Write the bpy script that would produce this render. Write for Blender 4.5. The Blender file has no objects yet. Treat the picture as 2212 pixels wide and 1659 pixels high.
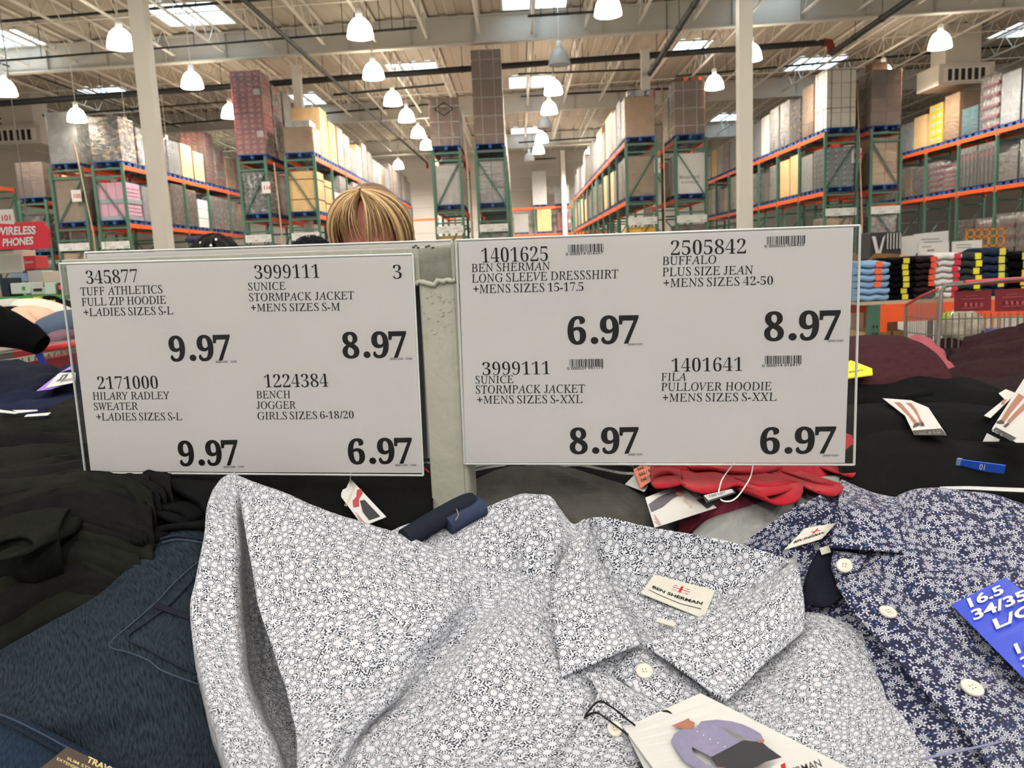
import bpy, bmesh, math, random
from math import sin, cos, pi, radians, tan, atan2, sqrt, hypot
from mathutils import Vector, Matrix
random.seed(7)
SC = bpy.context.scene
COL = SC.collection
# ------------------------------------------------------------------ camera
W, H, FPX = 2212, 1659, 1745.0
CAMZ = 1.32
PITCH, ROLL, YAW = radians(8.57), radians(2.61), radians(0.83)
F_ = Vector((-sin(YAW)*cos(PITCH), cos(YAW)*cos(PITCH), -sin(PITCH)))
R0 = Vector((cos(YAW), sin(YAW), 0)); U0 = R0.cross(F_)
R_ = R0*cos(ROLL) - U0*sin(ROLL); U_ = R0*sin(ROLL) + U0*cos(ROLL)
CAM = Vector((0, 0, CAMZ))
cd = bpy.data.cameras.new('camera'); cd.sensor_width = 36; cd.lens = FPX/W*36
cd.clip_start = .02; cd.clip_end = 300
cd.dof.use_dof = True; cd.dof.focus_distance = .66; cd.dof.aperture_fstop = 22
cam = bpy.data.objects.new('camera', cd); COL.objects.link(cam)
cam.matrix_world = Matrix((( R_.x, U_.x, -F_.x, CAM.x), (R_.y, U_.y, -F_.y, CAM.y), (R_.z, U_.z, -F_.z, CAM.z), (0, 0, 0, 1)))
SC.camera = cam
# ------------------------------------------------------------------ world, exposure
SC.view_settings.view_transform = 'Standard'; SC.view_settings.look = 'None'
SC.view_settings.gamma = 1; SC.view_settings.use_curve_mapping = False
SC.view_settings.exposure = 0.85
world = bpy.data.worlds.new('ambient_fill_world'); SC.world = world; world.use_nodes = True  # even ambient fill added to brighten the signs and clothes, not daylight
world.node_tree.nodes['Background'].inputs[0].default_value = (1.0, .99, .98, 1)
world.node_tree.nodes['Background'].inputs[1].default_value = .38
LAMP_W, SHADE_E, SKY_E = 900, 5.0, 1.6

# ------------------------------------------------------------------ pixel -> place helpers (photograph frame 2212x1659)
def ray(px, py): return F_ + R_*((px-W/2)/FPX) - U_*((py-H/2)/FPX)
def at(px, py, d): return CAM + ray(px, py)*d
def at_z(px, py, z):
    r = ray(px, py); return CAM + r*((z-CAMZ)/r.z)
def at_y(px, py, y):
    r = ray(px, py); return CAM + r*(y/r.y)
def on_plane(px, py, p, n):
    r = ray(px, py); return CAM + r*((p-CAM).dot(n)/r.dot(n))
def V(*a): return Vector(a)
def lerp(a, b, t): return a + (b-a)*t

# ------------------------------------------------------------------ materials
def s2l(c):
    c /= 255.0
    return c/12.92 if c <= .04045 else ((c+.055)/1.055)**2.4
def lin(c): return (s2l(c[0]), s2l(c[1]), s2l(c[2]), 1)
MATS = {}
def mat(name, col, rough=.6, spec=.3, noise=0, nscale=20, bump=0, bscale=60, metal=0, emit=None, estr=0, sheen=0, coords='Object', nstretch=None):
    if name in MATS: return MATS[name]
    m = bpy.data.materials.new(name); m.use_nodes = True; nt = m.node_tree; b = nt.nodes['Principled BSDF']
    b.inputs['Base Color'].default_value = lin(col); b.inputs['Roughness'].default_value = rough
    b.inputs['Specular IOR Level'].default_value = spec; b.inputs['Metallic'].default_value = metal
    if sheen: b.inputs['Sheen Weight'].default_value = sheen; b.inputs['Sheen Roughness'].default_value = .5
    tc = nt.nodes.new('ShaderNodeTexCoord')
    src = tc.outputs[coords]
    if nstretch:
        mp = nt.nodes.new('ShaderNodeMapping'); mp.inputs['Scale'].default_value = nstretch; nt.links.new(src, mp.inputs[0]); src = mp.outputs[0]
    if noise:
        n = nt.nodes.new('ShaderNodeTexNoise'); n.inputs['Scale'].default_value = nscale; n.inputs['Detail'].default_value = 4
        nt.links.new(src, n.inputs['Vector'])
        r = nt.nodes.new('ShaderNodeValToRGB'); l = lin(col)
        r.color_ramp.elements[0].color = tuple(max(0, v*(1-noise)) for v in l[:3])+(1,)
        r.color_ramp.elements[1].color = tuple(min(1, v*(1+noise)) for v in l[:3])+(1,)
        r.color_ramp.elements[0].position = .3; r.color_ramp.elements[1].position = .7
        nt.links.new(n.outputs['Fac'], r.inputs[0]); nt.links.new(r.outputs[0], b.inputs['Base Color'])
    if bump:
        n2 = nt.nodes.new('ShaderNodeTexNoise'); n2.inputs['Scale'].default_value = bscale; n2.inputs['Detail'].default_value = 3
        nt.links.new(src, n2.inputs['Vector'])
        bp = nt.nodes.new('ShaderNodeBump'); bp.inputs['Strength'].default_value = bump; bp.inputs['Distance'].default_value = .004
        nt.links.new(n2.outputs['Fac'], bp.inputs['Height']); nt.links.new(bp.outputs[0], b.inputs['Normal'])
    if emit: b.inputs['Emission Color'].default_value = lin(emit); b.inputs['Emission Strength'].default_value = estr
    MATS[name] = m; return m

# ------------------------------------------------------------------ mesh builder
class MB:
    def __init__(s): s.v = []; s.f = []; s.mi = []; s.uv = {}; s.sm = []
    def add(s, vs, fs, mi=0, smooth=False):
        k = len(s.v); s.v += [tuple(v) for v in vs]
        for f in fs: s.f.append(tuple(i+k for i in f)); s.mi.append(mi); s.sm.append(smooth)
    def box(s, a, b, mi=0):
        x0, y0, z0 = a; x1, y1, z1 = b
        s.add([(x0,y0,z0),(x1,y0,z0),(x1,y1,z0),(x0,y1,z0),(x0,y0,z1),(x1,y0,z1),(x1,y1,z1),(x0,y1,z1)],
              [(0,3,2,1),(4,5,6,7),(0,1,5,4),(1,2,6,5),(2,3,7,6),(3,0,4,7)], mi)
    def obox(s, c, ax, ay, az, mi=0):
        c = Vector(c); vs = [c+ax*i+ay*j+az*k for k in (-1,1) for (i,j) in ((-1,-1),(1,-1),(1,1),(-1,1))]
        s.add(vs, [(0,3,2,1),(4,5,6,7),(0,1,5,4),(1,2,6,5),(2,3,7,6),(3,0,4,7)], mi)
    def beam(s, p0, p1, w, h, mi=0, up=Vector((0,0,1))):
        p0 = Vector(p0); p1 = Vector(p1); d = (p1-p0); x = d.cross(up)
        if x.length < 1e-6: x = d.cross(Vector((0,1,0)))
        x.normalize(); y = x.cross(d).normalized()
        s.obox((p0+p1)/2, d/2, x*(w/2), y*(h/2), mi)
    def tube(s, pts, r, n=8, mi=0, cap=True, smooth=True):
        pts = [Vector(p) for p in pts]; k = len(pts); rs = r if isinstance(r, (list, tuple)) else [r]*k
        vs = []; nx = None
        for i, p in enumerate(pts):
            t = (pts[min(i+1,k-1)]-pts[max(i-1,0)]).normalized()
            if nx is None:
                nx = t.cross(Vector((0,0,1)))
                if nx.length < 1e-3: nx = t.cross(Vector((0,1,0)))
            nx = (nx - t*nx.dot(t)).normalized(); ny = t.cross(nx)
            for j in range(n):
                a = 2*pi*j/n; vs.append(p + nx*(cos(a)*rs[i]) + ny*(sin(a)*rs[i]))
        fs = [(i*n+j, i*n+(j+1)%n, (i+1)*n+(j+1)%n, (i+1)*n+j) for i in range(k-1) for j in range(n)]
        s.add(vs, fs, mi, smooth)
        if cap: s.add(vs[:n], [tuple(range(n-1,-1,-1))], mi); s.add(vs[-n:], [tuple(range(n))], mi)
    def lathe(s, c, prof, n=24, mi=0, axis=None):
        c = Vector(c); k = len(prof); vs = []
        for (r, z) in prof:
            for j in range(n): a = 2*pi*j/n; vs.append(c+Vector((cos(a)*r, sin(a)*r, z)))
        s.add(vs, [(i*n+j, i*n+(j+1)%n, (i+1)*n+(j+1)%n, (i+1)*n+j) for i in range(k-1) for j in range(n)], mi, True)
    def quad(s, a, b, c, d, mi=0): s.add([a,b,c,d], [(0,1,2,3)], mi)
    def mesh(s, name, mats):
        me = bpy.data.meshes.new(name); me.from_pydata(s.v, [], s.f)
        for m in (mats if isinstance(mats, (list, tuple)) else [mats]): me.materials.append(m)
        me.polygons.foreach_set('material_index', s.mi); me.polygons.foreach_set('use_smooth', s.sm)
        me.update(); return me
    def build(s, name, mats, parent=None, **kw): return link(name, s.mesh(name, mats), parent, **kw)

def link(name, data, parent=None, loc=None, **kw):
    o = bpy.data.objects.new(name, data); COL.objects.link(o)
    if parent is not None: o.parent = parent
    if loc is not None: o.location = loc
    if kw: tag(o, **kw)
    return o
def tag(o, label=None, cat=None, group=None, kind=None):
    if label: o['label'] = label
    if cat: o['category'] = cat
    if group: o['group'] = group
    if kind: o['kind'] = kind
    return o
def empty(name, loc=(0,0,0), **kw):
    o = bpy.data.objects.new(name, None); o.empty_display_size = .05; COL.objects.link(o); o.location = loc
    return tag(o, **kw)
def local(parent, pts):
    """world points -> the parent's frame (parents here carry a location only)"""
    l = parent.location; return [Vector(p)-l for p in pts]
def struct(o): o['kind'] = 'structure'; return o
def nth(i): return ['first','second','third','fourth','fifth','sixth','seventh','eighth','ninth','tenth','eleventh','twelfth','thirteenth','fourteenth','fifteenth','sixteenth','seventeenth','eighteenth','nineteenth','twentieth','twenty-first','twenty-second','twenty-third','twenty-fourth'][i]
def copy_tree(o, parent=None):
    c = o.copy(); COL.objects.link(c)
    if parent is not None: c.parent = parent
    for ch in [x for x in o.children]: copy_tree(ch, c)
    return c

# ------------------------------------------------------------------ setting
SK = .06                                  # the cross direction of the building is slightly skewed to the aisle
def ys(y0, x): return y0 - SK*x
DECK, XL, XR, YF, YB = 9.9, -30, 32, 9.0, 62.0
floor_m = mat('polished_concrete', (150,146,138), .35, .4, .12, 1.5)
white_steel = mat('white_painted_steel', (214,208,196), .5, .3)
girder_m = mat('white_girder_paint', (186,182,172), .55, .3)
deck_m = mat('white_roof_deck', (178,168,150), .7, .2)
wall_m = mat('pale_wall_panel', (196,190,180), .6, .2)
joist_m = mat('cream_joist_paint', (212,206,192), .55, .3)
b = MB(); b.box((XL, -14, -.1), (XR, YB+3, 0)); struct(b.build('floor', floor_m))
b = MB()                                   # ribbed roof deck
y = YF
pts = []
x = XL; 
while x < XR:
    for dx, dz in ((0, 0), (.30, 0), (.34, .05), (.58, .05)): pts.append((x+dx, DECK+dz))
    x += .62
vs = []; 
for (x, z) in pts: vs += [(x, YF, z), (x, YB+4, z)]
b.add(vs, [(2*i, 2*i+2, 2*i+3, 2*i+1) for i in range(len(pts)-1)])
b.box((XL, YF, DECK+.06), (XR, YB+4, DECK+.16))
struct(b.build('ceiling', deck_m))
b = MB()
for i in range(11):                        # horizontal metal panels with seams on the far wall
    z0 = i*.95; b.add([(XL, ys(YB,XL), z0), (XR, ys(YB,XR), z0), (XR, ys(YB,XR)-.0, z0+.91), (XL, ys(YB,XL)-.0, z0+.91),
        (XR, ys(YB,XR)+.05, z0+.95), (XL, ys(YB,XL)+.05, z0+.95)], [(0,1,2,3), (3,2,4,5)])
for x in (-13, -1.6, 3.6, 14, 24): b.box((x-.16, ys(YB,x)-.3, 0), (x+.16, ys(YB,x)-.02, DECK))
struct(b.build('wall_back', wall_m))
b = MB(); b.box((XL-.2, YF, 0), (XL, YB+4, DECK)); struct(b.build('wall_left', wall_m))
b = MB(); b.box((XR, YF, 0), (XR+.2, YB+4, DECK)); struct(b.build('wall_right', wall_m))
# girders
GY = [29.6, 43.2, 56.4]
for gy in GY:
    b = MB()
    for x0, x1 in ((XL, XR),):
        a = V(x0, ys(gy,x0), 0); c = V(x1, ys(gy,x1), 0)
        for z, w, h in ((DECK-.09, .3, .05), (DECK-.98, .3, .05), (DECK-.53, .03, .9)): b.beam(a+V(0,0,z), c+V(0,0,z), w, h)
        k = 14
        for i in range(k*2+1):
            p = a.lerp(c, i/(k*2)); b.box((p.x-.01, p.y-.13, DECK-.95), (p.x+.01, p.y+.13, DECK-.1))
    struct(b.build('ceiling_beam', girder_m))
# open-web joists running along the aisles between the girders
def joist_mesh(L):
    b = MB(); h = .72
    for z, w in ((-.05, .11), (-h, .09)): b.beam((0,0,z), (0,L,z), w, .05)
    n = int(L/.62); 
    for i in range(n):
        y0 = .2+i*(L-.4)/n; y1 = .2+(i+1)*(L-.4)/n
        za, zb = (-.05, -h) if i % 2 == 0 else (-h, -.05)
        b.tube([(0,y0,za), (0,y1,zb)], .018, 4, cap=False)
    return b.mesh('joist', joist_m)
gys = [16.0] + GY
for bay in range(len(gys)):
    y0 = gys[bay]; y1 = gys[bay+1] if bay+1 < len(gys) else 62.0
    me = joist_mesh(y1-y0)
    half = 17+8*bay
    x = -1.02 - 1.83*int(half/1.83)
    while x < half:
        if XL+.3 < x < XR-.3: struct(link('ceiling_joist', me, loc=(x, ys(y0, x), DECK)))
        x += 1.83
# cross bridging rods, white
b = MB()
for yy in (21, 25, 33.5, 38.5, 47, 52, 59):
    for z in (-.7,): b.tube([(XL, ys(yy,XL), DECK+z-.05), (XR, ys(yy,XR), DECK+z-.05)], .02, 5)
struct(b.build('ceiling_bridging', joist_m))
# columns
for i, (px, py, d, w) in enumerate(((330, 300, 16.6, .30), (1608, 250, 16.6, .27), (643, 190, 30.2, .3), (1393, 120, 30.2, .3), (1905, 160, 43.5, .3), (330, 200, 43.5, .3), (945, 300, 43.6, .3), (1215, 330, 56.8, .3))):
    p = at(px, py, d); top = DECK-1.0 if d > 20 else DECK-.2
    b = MB(); b.box((p.x-w/2, p.y-w/2, 0), (p.x+w/2, p.y+w/2, top)); b.box((p.x-.22, p.y-.22, 0), (p.x+.22, p.y+.22, .03)); b.box((p.x-.2, p.y-.2, top-.03), (p.x+.2, p.y+.2, top))
    struct(b.build('structural_column', white_steel))
# skylights (open wells with a lit pane)
sky_m = mat('daylit_skylight_pane', (225,240,255), .3, .3, emit=(205,232,255), estr=SKY_E)
n = 0
for (px, py, sx, sy) in ((410, 28, 2.3, 2.4), (8, 84, 2.3, 2.4), (228, 196, 2.3, 1.6), (664, 213, 1.4, 2.6), (890, 142, 2.2, 1.3), (1155, 0, 2.2, 1.6), (1146, 176, 2.1, 2.6), (1138, 282, 2.1, 2.8), (1492, 96, 1.6, 1.5), (1760, 136, 2.2, 2.6), (1576, 252, 2.0, 2.6), (2205, 62, 1.6, 2.4), (770, 312, 1.2, 2.4), (1660,-20,2.2,2)):
    p = at_z(px, py, DECK); n += 1
    o = struct(empty('window_%d' % n, (p.x, p.y, DECK)))
    b = MB(); b.box((-sx/2, -sy/2, -.025), (sx/2, sy/2, -.015)); b.build('pane', sky_m, o)
    b = MB()
    for x in (-sx/2, 0, sx/2): b.box((x-.03, -sy/2-.03, -.06), (x+.03, sy/2+.03, -.0))
    for yy in (-sy/2, sy/2): b.box((-sx/2, yy-.03, -.06), (sx/2, yy+.03, 0))
    b.build('window_frame', white_steel, o)
# ------------------------------------------------------------------ sprinkler pipes
pipe_m = mat('black_sprinkler_pipe', (38,40,40), .5, .4); red_m = mat('rust_red_fitting', (120,48,38), .6, .3)
def pipe(label, pts, r, hang=0, elbow=None, cat='pipe'):
    o = empty('sprinkler_pipe', pts[0], label=label, cat=cat)
    b = MB(); b.tube(local(o, pts), r, 10); b.build('pipe_run', pipe_m, o)
    a, c = Vector(pts[0]), Vector(pts[-1])
    for i in range(1, 7):
        b = MB(); p = a.lerp(c, i/7); b.tube(local(o, [p, (p.x, p.y, DECK-.02)]), .012, 5); b.tube(local(o, [p+(c-a).normalized()*.04, p-(c-a).normalized()*.04]), r*1.15, 10); b.build('hanger', pipe_m, o)
    if elbow:
        b = MB(); b.tube(local(o, elbow), r*1.35, 10); b.build('elbow', red_m, o)
    return o
A = at(-40, 227, 31.0); B2_ = at(1778, 92, 31.0)
pipe('thick black sprinkler main crossing the hall behind the first white girder', [A, B2_], .115, elbow=[B2_, B2_+V(.25,0,-.02), B2_+V(.3,-.05,-.3), B2_+V(.3,-.1,-.4)])
p = B2_+V(.3,-.1,-.42); pipe('black pipe running forward from the red elbow at right', [p, V(p.x-.2, 17, p.z)], .11)
p = at(1400, 165, 30.6); pipe('black pipe running forward to the right of the unlit pendant lamp', [p, V(p.x-.2, 17, p.z)], .09)
p = at(922, 352, 57); pipe('long dark pipe running down the aisle above the blonde person', [p, V(p.x-.9, 19.5, p.z)], .065, elbow=[p, p+V(0,.2,-.1), p+V(0,.3,-.3)])
p = at(500, 316, 50); pipe('thin dark pipe running back above the white left column', [p, V(p.x-1.2, 20, p.z)], .03)
for (a, c, d, r, lab) in (((-20,48),(600,-4),25,.045,'black branch pipe in the top left corner of the roof'), ((-20,133),(750,72),27,.035,'black branch pipe behind the large lit lamp by the left column'),
        ((-20,258),(505,219),36,.04,'black branch pipe over the grey wrapped load'), ((350,270),(520,256),40,.04,'short black branch pipe right of the left column'),
        ((715,75),(900,60),26,.04,'black branch pipe ending at a red head by the upper lamp'), ((1140,35),(1340,22),25,.04,'black branch pipe with white hose reel above the unlit lamp'),
        ((1120,160),(1385,150),34,.04,'black branch pipe behind the lit lamp over the right aisle'), ((1125,208),(1470,190),40,.05,'black branch pipe behind the second lit lamp over the right aisle'),
        ((720,205),(960,182),35,.05,'black branch pipe behind the lit lamp over the centre'), ((700,245),(970,222),41,.05,'lower black branch pipe behind the row of lamps'), ((1130,345),(1290,338),60,.05,'thin dark pipe along the back wall'),
        ((1460,165),(2230,95),36,.045,'black branch pipe above the white strapped load'), ((1480,195),(2230,128),42,.05,'black branch pipe behind the white strapped load'), ((1120,308),(1330,294),52,.05,'faint dark pipe far down the right aisle')):
    pipe(lab, [at(a[0],a[1],d), at(c[0],c[1],d)], r)
# ------------------------------------------------------------------ pendant lamps
shade_on = mat('lit_lamp_shade', (255,250,235), .4, .3, emit=(255,246,226), estr=SHADE_E)
def translucent(m, k):
    nt = m.node_tree; b_ = nt.nodes['Principled BSDF']; t = nt.nodes.new('ShaderNodeBsdfTransparent'); x = nt.nodes.new('ShaderNodeMixShader'); x.inputs[0].default_value = k
    nt.links.new(b_.outputs[0], x.inputs[1]); nt.links.new(t.outputs[0], x.inputs[2]); nt.links.new(x.outputs[0], nt.nodes['Material Output'].inputs[0])
translucent(shade_on, .10)
shade_off = mat('unlit_ribbed_lamp_shade', (196,200,200), .25, .5)
socket_m = mat('white_lamp_socket', (235,235,230), .4, .4)
prof = [(.292,-.24),(.300,-.222),(.290,-.17),(.278,-.10),(.250,.0),(.205,.085),(.14,.155),(.085,.18),(.075,.2)]
b = MB(); b.lathe((0,0,0), prof, 24); b.lathe((0,0,0), [(r-.008,z) for r, z in prof][::-1], 24); SHADE_ON = b.mesh('shade', shade_on)
b = MB(); b.lathe((0,0,0), prof, 24); b.lathe((0,0,0), [(r-.008,z) for r, z in prof][::-1], 24); SHADE_OFF = b.mesh('shade', shade_off)
b = MB(); b.lathe((0,0,0), [(.07,.19),(.075,.2),(.075,.36),(.05,.38),(.0,.38)], 16); SOCK = b.mesh('socket', socket_m)
b = MB(); b.lathe((0,0,0), [(.0,-.17),(.05,-.15),(.065,-.08),(.04,.02),(.03,.15)], 12); BULB = b.mesh('bulb', shade_on)
def lamp(p, label, on=True, watts=None, group='pendant lamps hanging from the roof', sc=None):
    o = empty('pendant_lamp', p, label=label, cat='lamp', group=group); sc = sc or LSC; o.scale = (sc,)*3
    link('shade', SHADE_ON if on else SHADE_OFF, o); link('socket', SOCK, o)
    b = MB(); b.tube([(0,0,.37), (0,0,(DECK-p[2]-.01)/sc)], .012, 6); b.build('suspension_cord', white_steel, o)
    if on:
        ld = bpy.data.lights.new('bulb_light', 'POINT'); ld.energy = watts or LAMP_W; ld.color = (1, .95, .88); ld.shadow_soft_size = .11
        lo = bpy.data.objects.new('bulb_light', ld); COL.objects.link(lo); lo.parent = o; lo.location = (0,0,-.12)
    return o
LZ, LSC = 8.25, 1.28
for (px, py, on, lab) in ((259,80,1,'large lit bell lamp just left of the left white column'),(414,170,1,'lit bell lamp just right of the left white column'),(10,186,1,'lit bell lamp cut by the left picture edge'),
    (165,246,1,'lit bell lamp above the grey wrapped load'),(272,276,1,'small lit bell lamp over the stacked brown cartons'),(360,312,1,'small lit bell lamp touching the right side of the left column'),
    (497,238,1,'lit bell lamp peeking from behind the red carton tower'),(490,355,1,'tiny lit bell lamp left of the red carton tower base'),(777,57,1,'lit bell lamp, largest of the receding row left of the middle tower'),(806,150,1,'second largest lit bell lamp of the receding row at the dark pipe'),
    (848,210,1,'third lit bell lamp down the receding centre row'),(878,247,1,'fourth lit bell lamp down the receding centre row'),(903,283,1,'fifth lit bell lamp down the receding centre row'),(921,310,1,'farthest lit bell lamp of the centre row beside the diamond-marked carton'),
    (860,354,1,'small lit bell lamp hanging low above the blonde person'),(1313,8,1,'lit bell lamp cut by the top edge of the picture'),(1208,120,0,'largest unlit grey bell lamp above the right aisle'),(1195,186,1,'lit bell lamp right below the large unlit lamp'),
    (1186,230,1,'second lit bell lamp below the large unlit lamp'),(1176,264,0,'small unlit grey bell lamp between lit lamps'),(1170,295,1,'third lit bell lamp down the right aisle row'),(1163,320,1,'farthest lit bell lamp of the right aisle row'),(1143,338,0,'tiny unlit bell lamp hanging from a curved cord'),
    (1543,175,1,'lit bell lamp left of the right white column'),(1622,110,1,'lit bell lamp half hidden by the right white column'),(2031,84,1,'large lit bell lamp at upper right'),(1908,152,1,'lit bell lamp partly behind the brown carton stack at right'),(1273,330,1,'small lit bell lamp above the far brown strapped carton')):
    lz = 7.0 if (px, py) in ((165,246),(272,276),(360,312)) else LZ; P_ = at_z(px, py, lz); o_ = lamp(P_, lab, bool(on), LAMP_W*(.03 if lz < 8 else max(.5, .55+(P_.y-21)/25)), sc=LSC*(lz-CAMZ)/(LZ-CAMZ))
for (x, y, w) in ((-5,5,45),(.6,5.2,45),(6,5,45),(-6,0,45),(0,-.5,45),(6,0,45),(-5.5,-5,400),(0,-5.5,400),(5.5,-5,400),(-5,-10,560),(0,-10.5,560),(5,-10,560),(-9.5,11.5,150),(-3.7,12,150),(2.3,12,150),(8.3,11.5,150),   # unseen lamps added along the hall grid to light signs, clothes and racks
    (17.3,22.5,0),(-19,22,0),(22,27,0)):
    lamp((x, y, LZ), 'added unseen bell lamp lighting the hall, behind racks or outside the frame', True, w or LAMP_W*1.6, 'added unseen lamps that fill the hall with light')
# ================================================================== pallet racks
green_m = mat('green_rack_steel', (62,98,80), .5, .4); orange_m = mat('orange_rack_beam', (226,88,38), .45, .4)
blue_m = mat('blue_pallet_wood', (44,78,128), .7, .2, .25, 6); strapw_m = mat('white_plastic_strap', (214,206,196), .4, .4); strapb_m = mat('black_plastic_strap', (40,38,36), .4, .4)
card_m = mat('white_price_card', (196,194,188), .5, .3); ink_m = mat('black_ink', (24,22,22), .6, .2); redink_m = mat('red_ink', (190,50,48), .6, .2)
kraft = [mat('kraft_cardboard', (176,140,98), .75, .15, .1, 3), mat('pale_kraft_cardboard', (196,164,118), .75, .15, .1, 3), mat('brown_cardboard', (140,106,84), .75, .15, .1, 3), mat('dark_brown_cardboard', (112,82,64), .75, .15, .12, 3), mat('olive_cardboard', (150,122,84), .75, .15, .1, 3)]
def pmat(name, base, blobs, scale=6, rough=.55, stretch=(1,1,1), thr=.0, bands=None):
    """printed carton: cells of a few print colours"""
    if name in MATS: return MATS[name]
    m = bpy.data.materials.new(name); m.use_nodes = True; nt = m.node_tree; bs = nt.nodes['Principled BSDF']; bs.inputs['Roughness'].default_value = rough
    tc = nt.nodes.new('ShaderNodeTexCoord'); mp = nt.nodes.new('ShaderNodeMapping'); mp.inputs['Scale'].default_value = stretch; nt.links.new(tc.outputs['Object'], mp.inputs[0])
    v = nt.nodes.new('ShaderNodeTexVoronoi'); v.inputs['Scale'].default_value = scale; v.distance = 'CHEBYCHEV'; v.inputs['Randomness'].default_value = .55; nt.links.new(mp.outputs[0], v.inputs['Vector'])
    r = nt.nodes.new('ShaderNodeValToRGB'); r.color_ramp.interpolation = 'CONSTANT'
    cols = [base]+blobs
    while len(r.color_ramp.elements) < len(cols): r.color_ramp.elements.new(.5)
    for i, c in enumerate(cols): r.color_ramp.elements[i].position = 0 if i == 0 else .42+.5*(i-1)/max(1,len(blobs)); r.color_ramp.elements[i].color = lin(c)
    sp = nt.nodes.new('ShaderNodeSeparateColor'); nt.links.new(v.outputs['Color'], sp.inputs[0]); nt.links.new(sp.outputs[0], r.inputs[0]); nt.links.new(r.outputs[0], bs.inputs['Base Color'])
    MATS[name] = m; return m
redbox_m = pmat('red_printed_carton', (168,52,62), [(186,70,74),(150,44,56),(206,150,120),(120,70,60)], 9, stretch=(1,1,1.2))
pinkbox_m = mat('pink_carton', (184,144,158), .6, .2, .05, 4); pinkprint_m = pmat('pink_printed_carton', (206,168,180), [(206,168,180),(206,168,180),(110,70,80)], 7, stretch=(1,1,1.5))
whitebox_m = mat('white_carton', (186,183,177), .55, .25, .05, 3); whiteprint_m = pmat('white_printed_carton', (186,183,179), [(186,183,179),(174,172,170),(120,118,122),(170,160,160)], 5)
tealbox_m = mat('teal_carton', (58,128,136), .5, .3, .1, 3); yellowbox_m = mat('golden_carton', (214,160,64), .6, .2, .06, 3); bluedot_m = mat('blue_print_mark', (110,160,190), .6, .2)
dotbox_m = mat('slate_carton', (108,122,126), .55, .25, .06, 3); dotlight_m = mat('pale_print_dot', (176,190,192), .6, .2)
darkprint_m = pmat('dark_printed_carton', (66,58,56), [(96,84,78),(130,112,98),(60,50,50),(110,92,84),(196,158,70),(150,128,118)], 7, stretch=(1,1,1.6))
foodprint_m = pmat('brown_printed_carton', (140,104,84), [(166,128,100),(196,170,150),(120,72,60),(150,116,96)], 10)
greyprint_m = pmat('grey_printed_carton', (150,142,138), [(180,172,168),(120,112,110),(200,190,186),(150,110,96)], 10)
bottle_m = pmat('clear_and_dark_bottle_pack', (96,104,96), [(60,64,60),(150,158,148),(196,196,186),(44,46,44)], 12, .25)
blackset_m = mat('black_display_pack', (52,50,52), .5, .3); redband_m = mat('red_print_band', (196,60,66), .5, .3); pinktray_m = mat('pink_tray', (196,96,116), .5, .3); clearjug_m = mat('pale_clear_jug', (206,196,190), .2, .5)
greywrapbox_m = pmat('dim_wrapped_carton', (104,104,102), [(96,96,94),(118,116,112),(134,130,124)], 5, .4)
def wrap_mat(name, tint, alpha, bump=.6):
    if name in MATS: return MATS[name]
    m = bpy.data.materials.new(name); m.use_nodes = True; nt = m.node_tree; nt.nodes.remove(nt.nodes['Principled BSDF'])
    tr = nt.nodes.new('ShaderNodeBsdfTransparent'); g = nt.nodes.new('ShaderNodeBsdfGlossy'); d = nt.nodes.new('ShaderNodeBsdfDiffuse'); g.inputs['Roughness'].default_value = .16; g.inputs['Color'].default_value = (.9,.9,.9,1)
    d.inputs['Color'].default_value = lin(tint)
    tc = nt.nodes.new('ShaderNodeTexCoord'); mp = nt.nodes.new('ShaderNodeMapping'); mp.inputs['Scale'].default_value = (1,1,2.6); nt.links.new(tc.outputs['Object'], mp.inputs[0])
    n = nt.nodes.new('ShaderNodeTexNoise'); n.inputs['Scale'].default_value = 5; n.inputs['Detail'].default_value = 3; nt.links.new(mp.outputs[0], n.inputs['Vector'])
    bp = nt.nodes.new('ShaderNodeBump'); bp.inputs['Strength'].default_value = bump; bp.inputs['Distance'].default_value = .12; nt.links.new(n.outputs['Fac'], bp.inputs['Height']); nt.links.new(bp.outputs[0], g.inputs['Normal'])
    m1 = nt.nodes.new('ShaderNodeMixShader'); m1.inputs[0].default_value = alpha; nt.links.new(tr.outputs[0], m1.inputs[1]); nt.links.new(d.outputs[0], m1.inputs[2])
    m2 = nt.nodes.new('ShaderNodeMixShader'); fr = nt.nodes.new('ShaderNodeFresnel'); fr.inputs['IOR'].default_value = 1.55; nt.links.new(bp.outputs[0], fr.inputs['Normal'])
    nt.links.new(fr.outputs[0], m2.inputs[0]); nt.links.new(m1.outputs[0], m2.inputs[1]); nt.links.new(g.outputs[0], m2.inputs[2]); nt.links.new(m2.outputs[0], nt.nodes['Material Output'].inputs[0])
    MATS[name] = m; return m
wrap_m = wrap_mat('clear_stretch_film', (210,206,200), .12); hazewrap_m = wrap_mat('hazy_stretch_film', (190,190,190), .38)
b = MB()
for i in range(7): y = -.56+i*.187; b.box((-.5, y-.06, .12), (.5, y+.06, .142))
for x in (-.45, 0, .45): 
    b.box((x-.05, -.58, .02), (x+.05, -.34, .12)); b.box((x-.05, -.12, .02), (x+.05, .12, .12)); b.box((x-.05, .34, .02), (x+.05, .58, .12)); b.box((x-.05, -.58, .0), (x+.05, .58, .022))
PALLET = b.mesh('pallet', blue_m)
LOADS = {}
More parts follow.
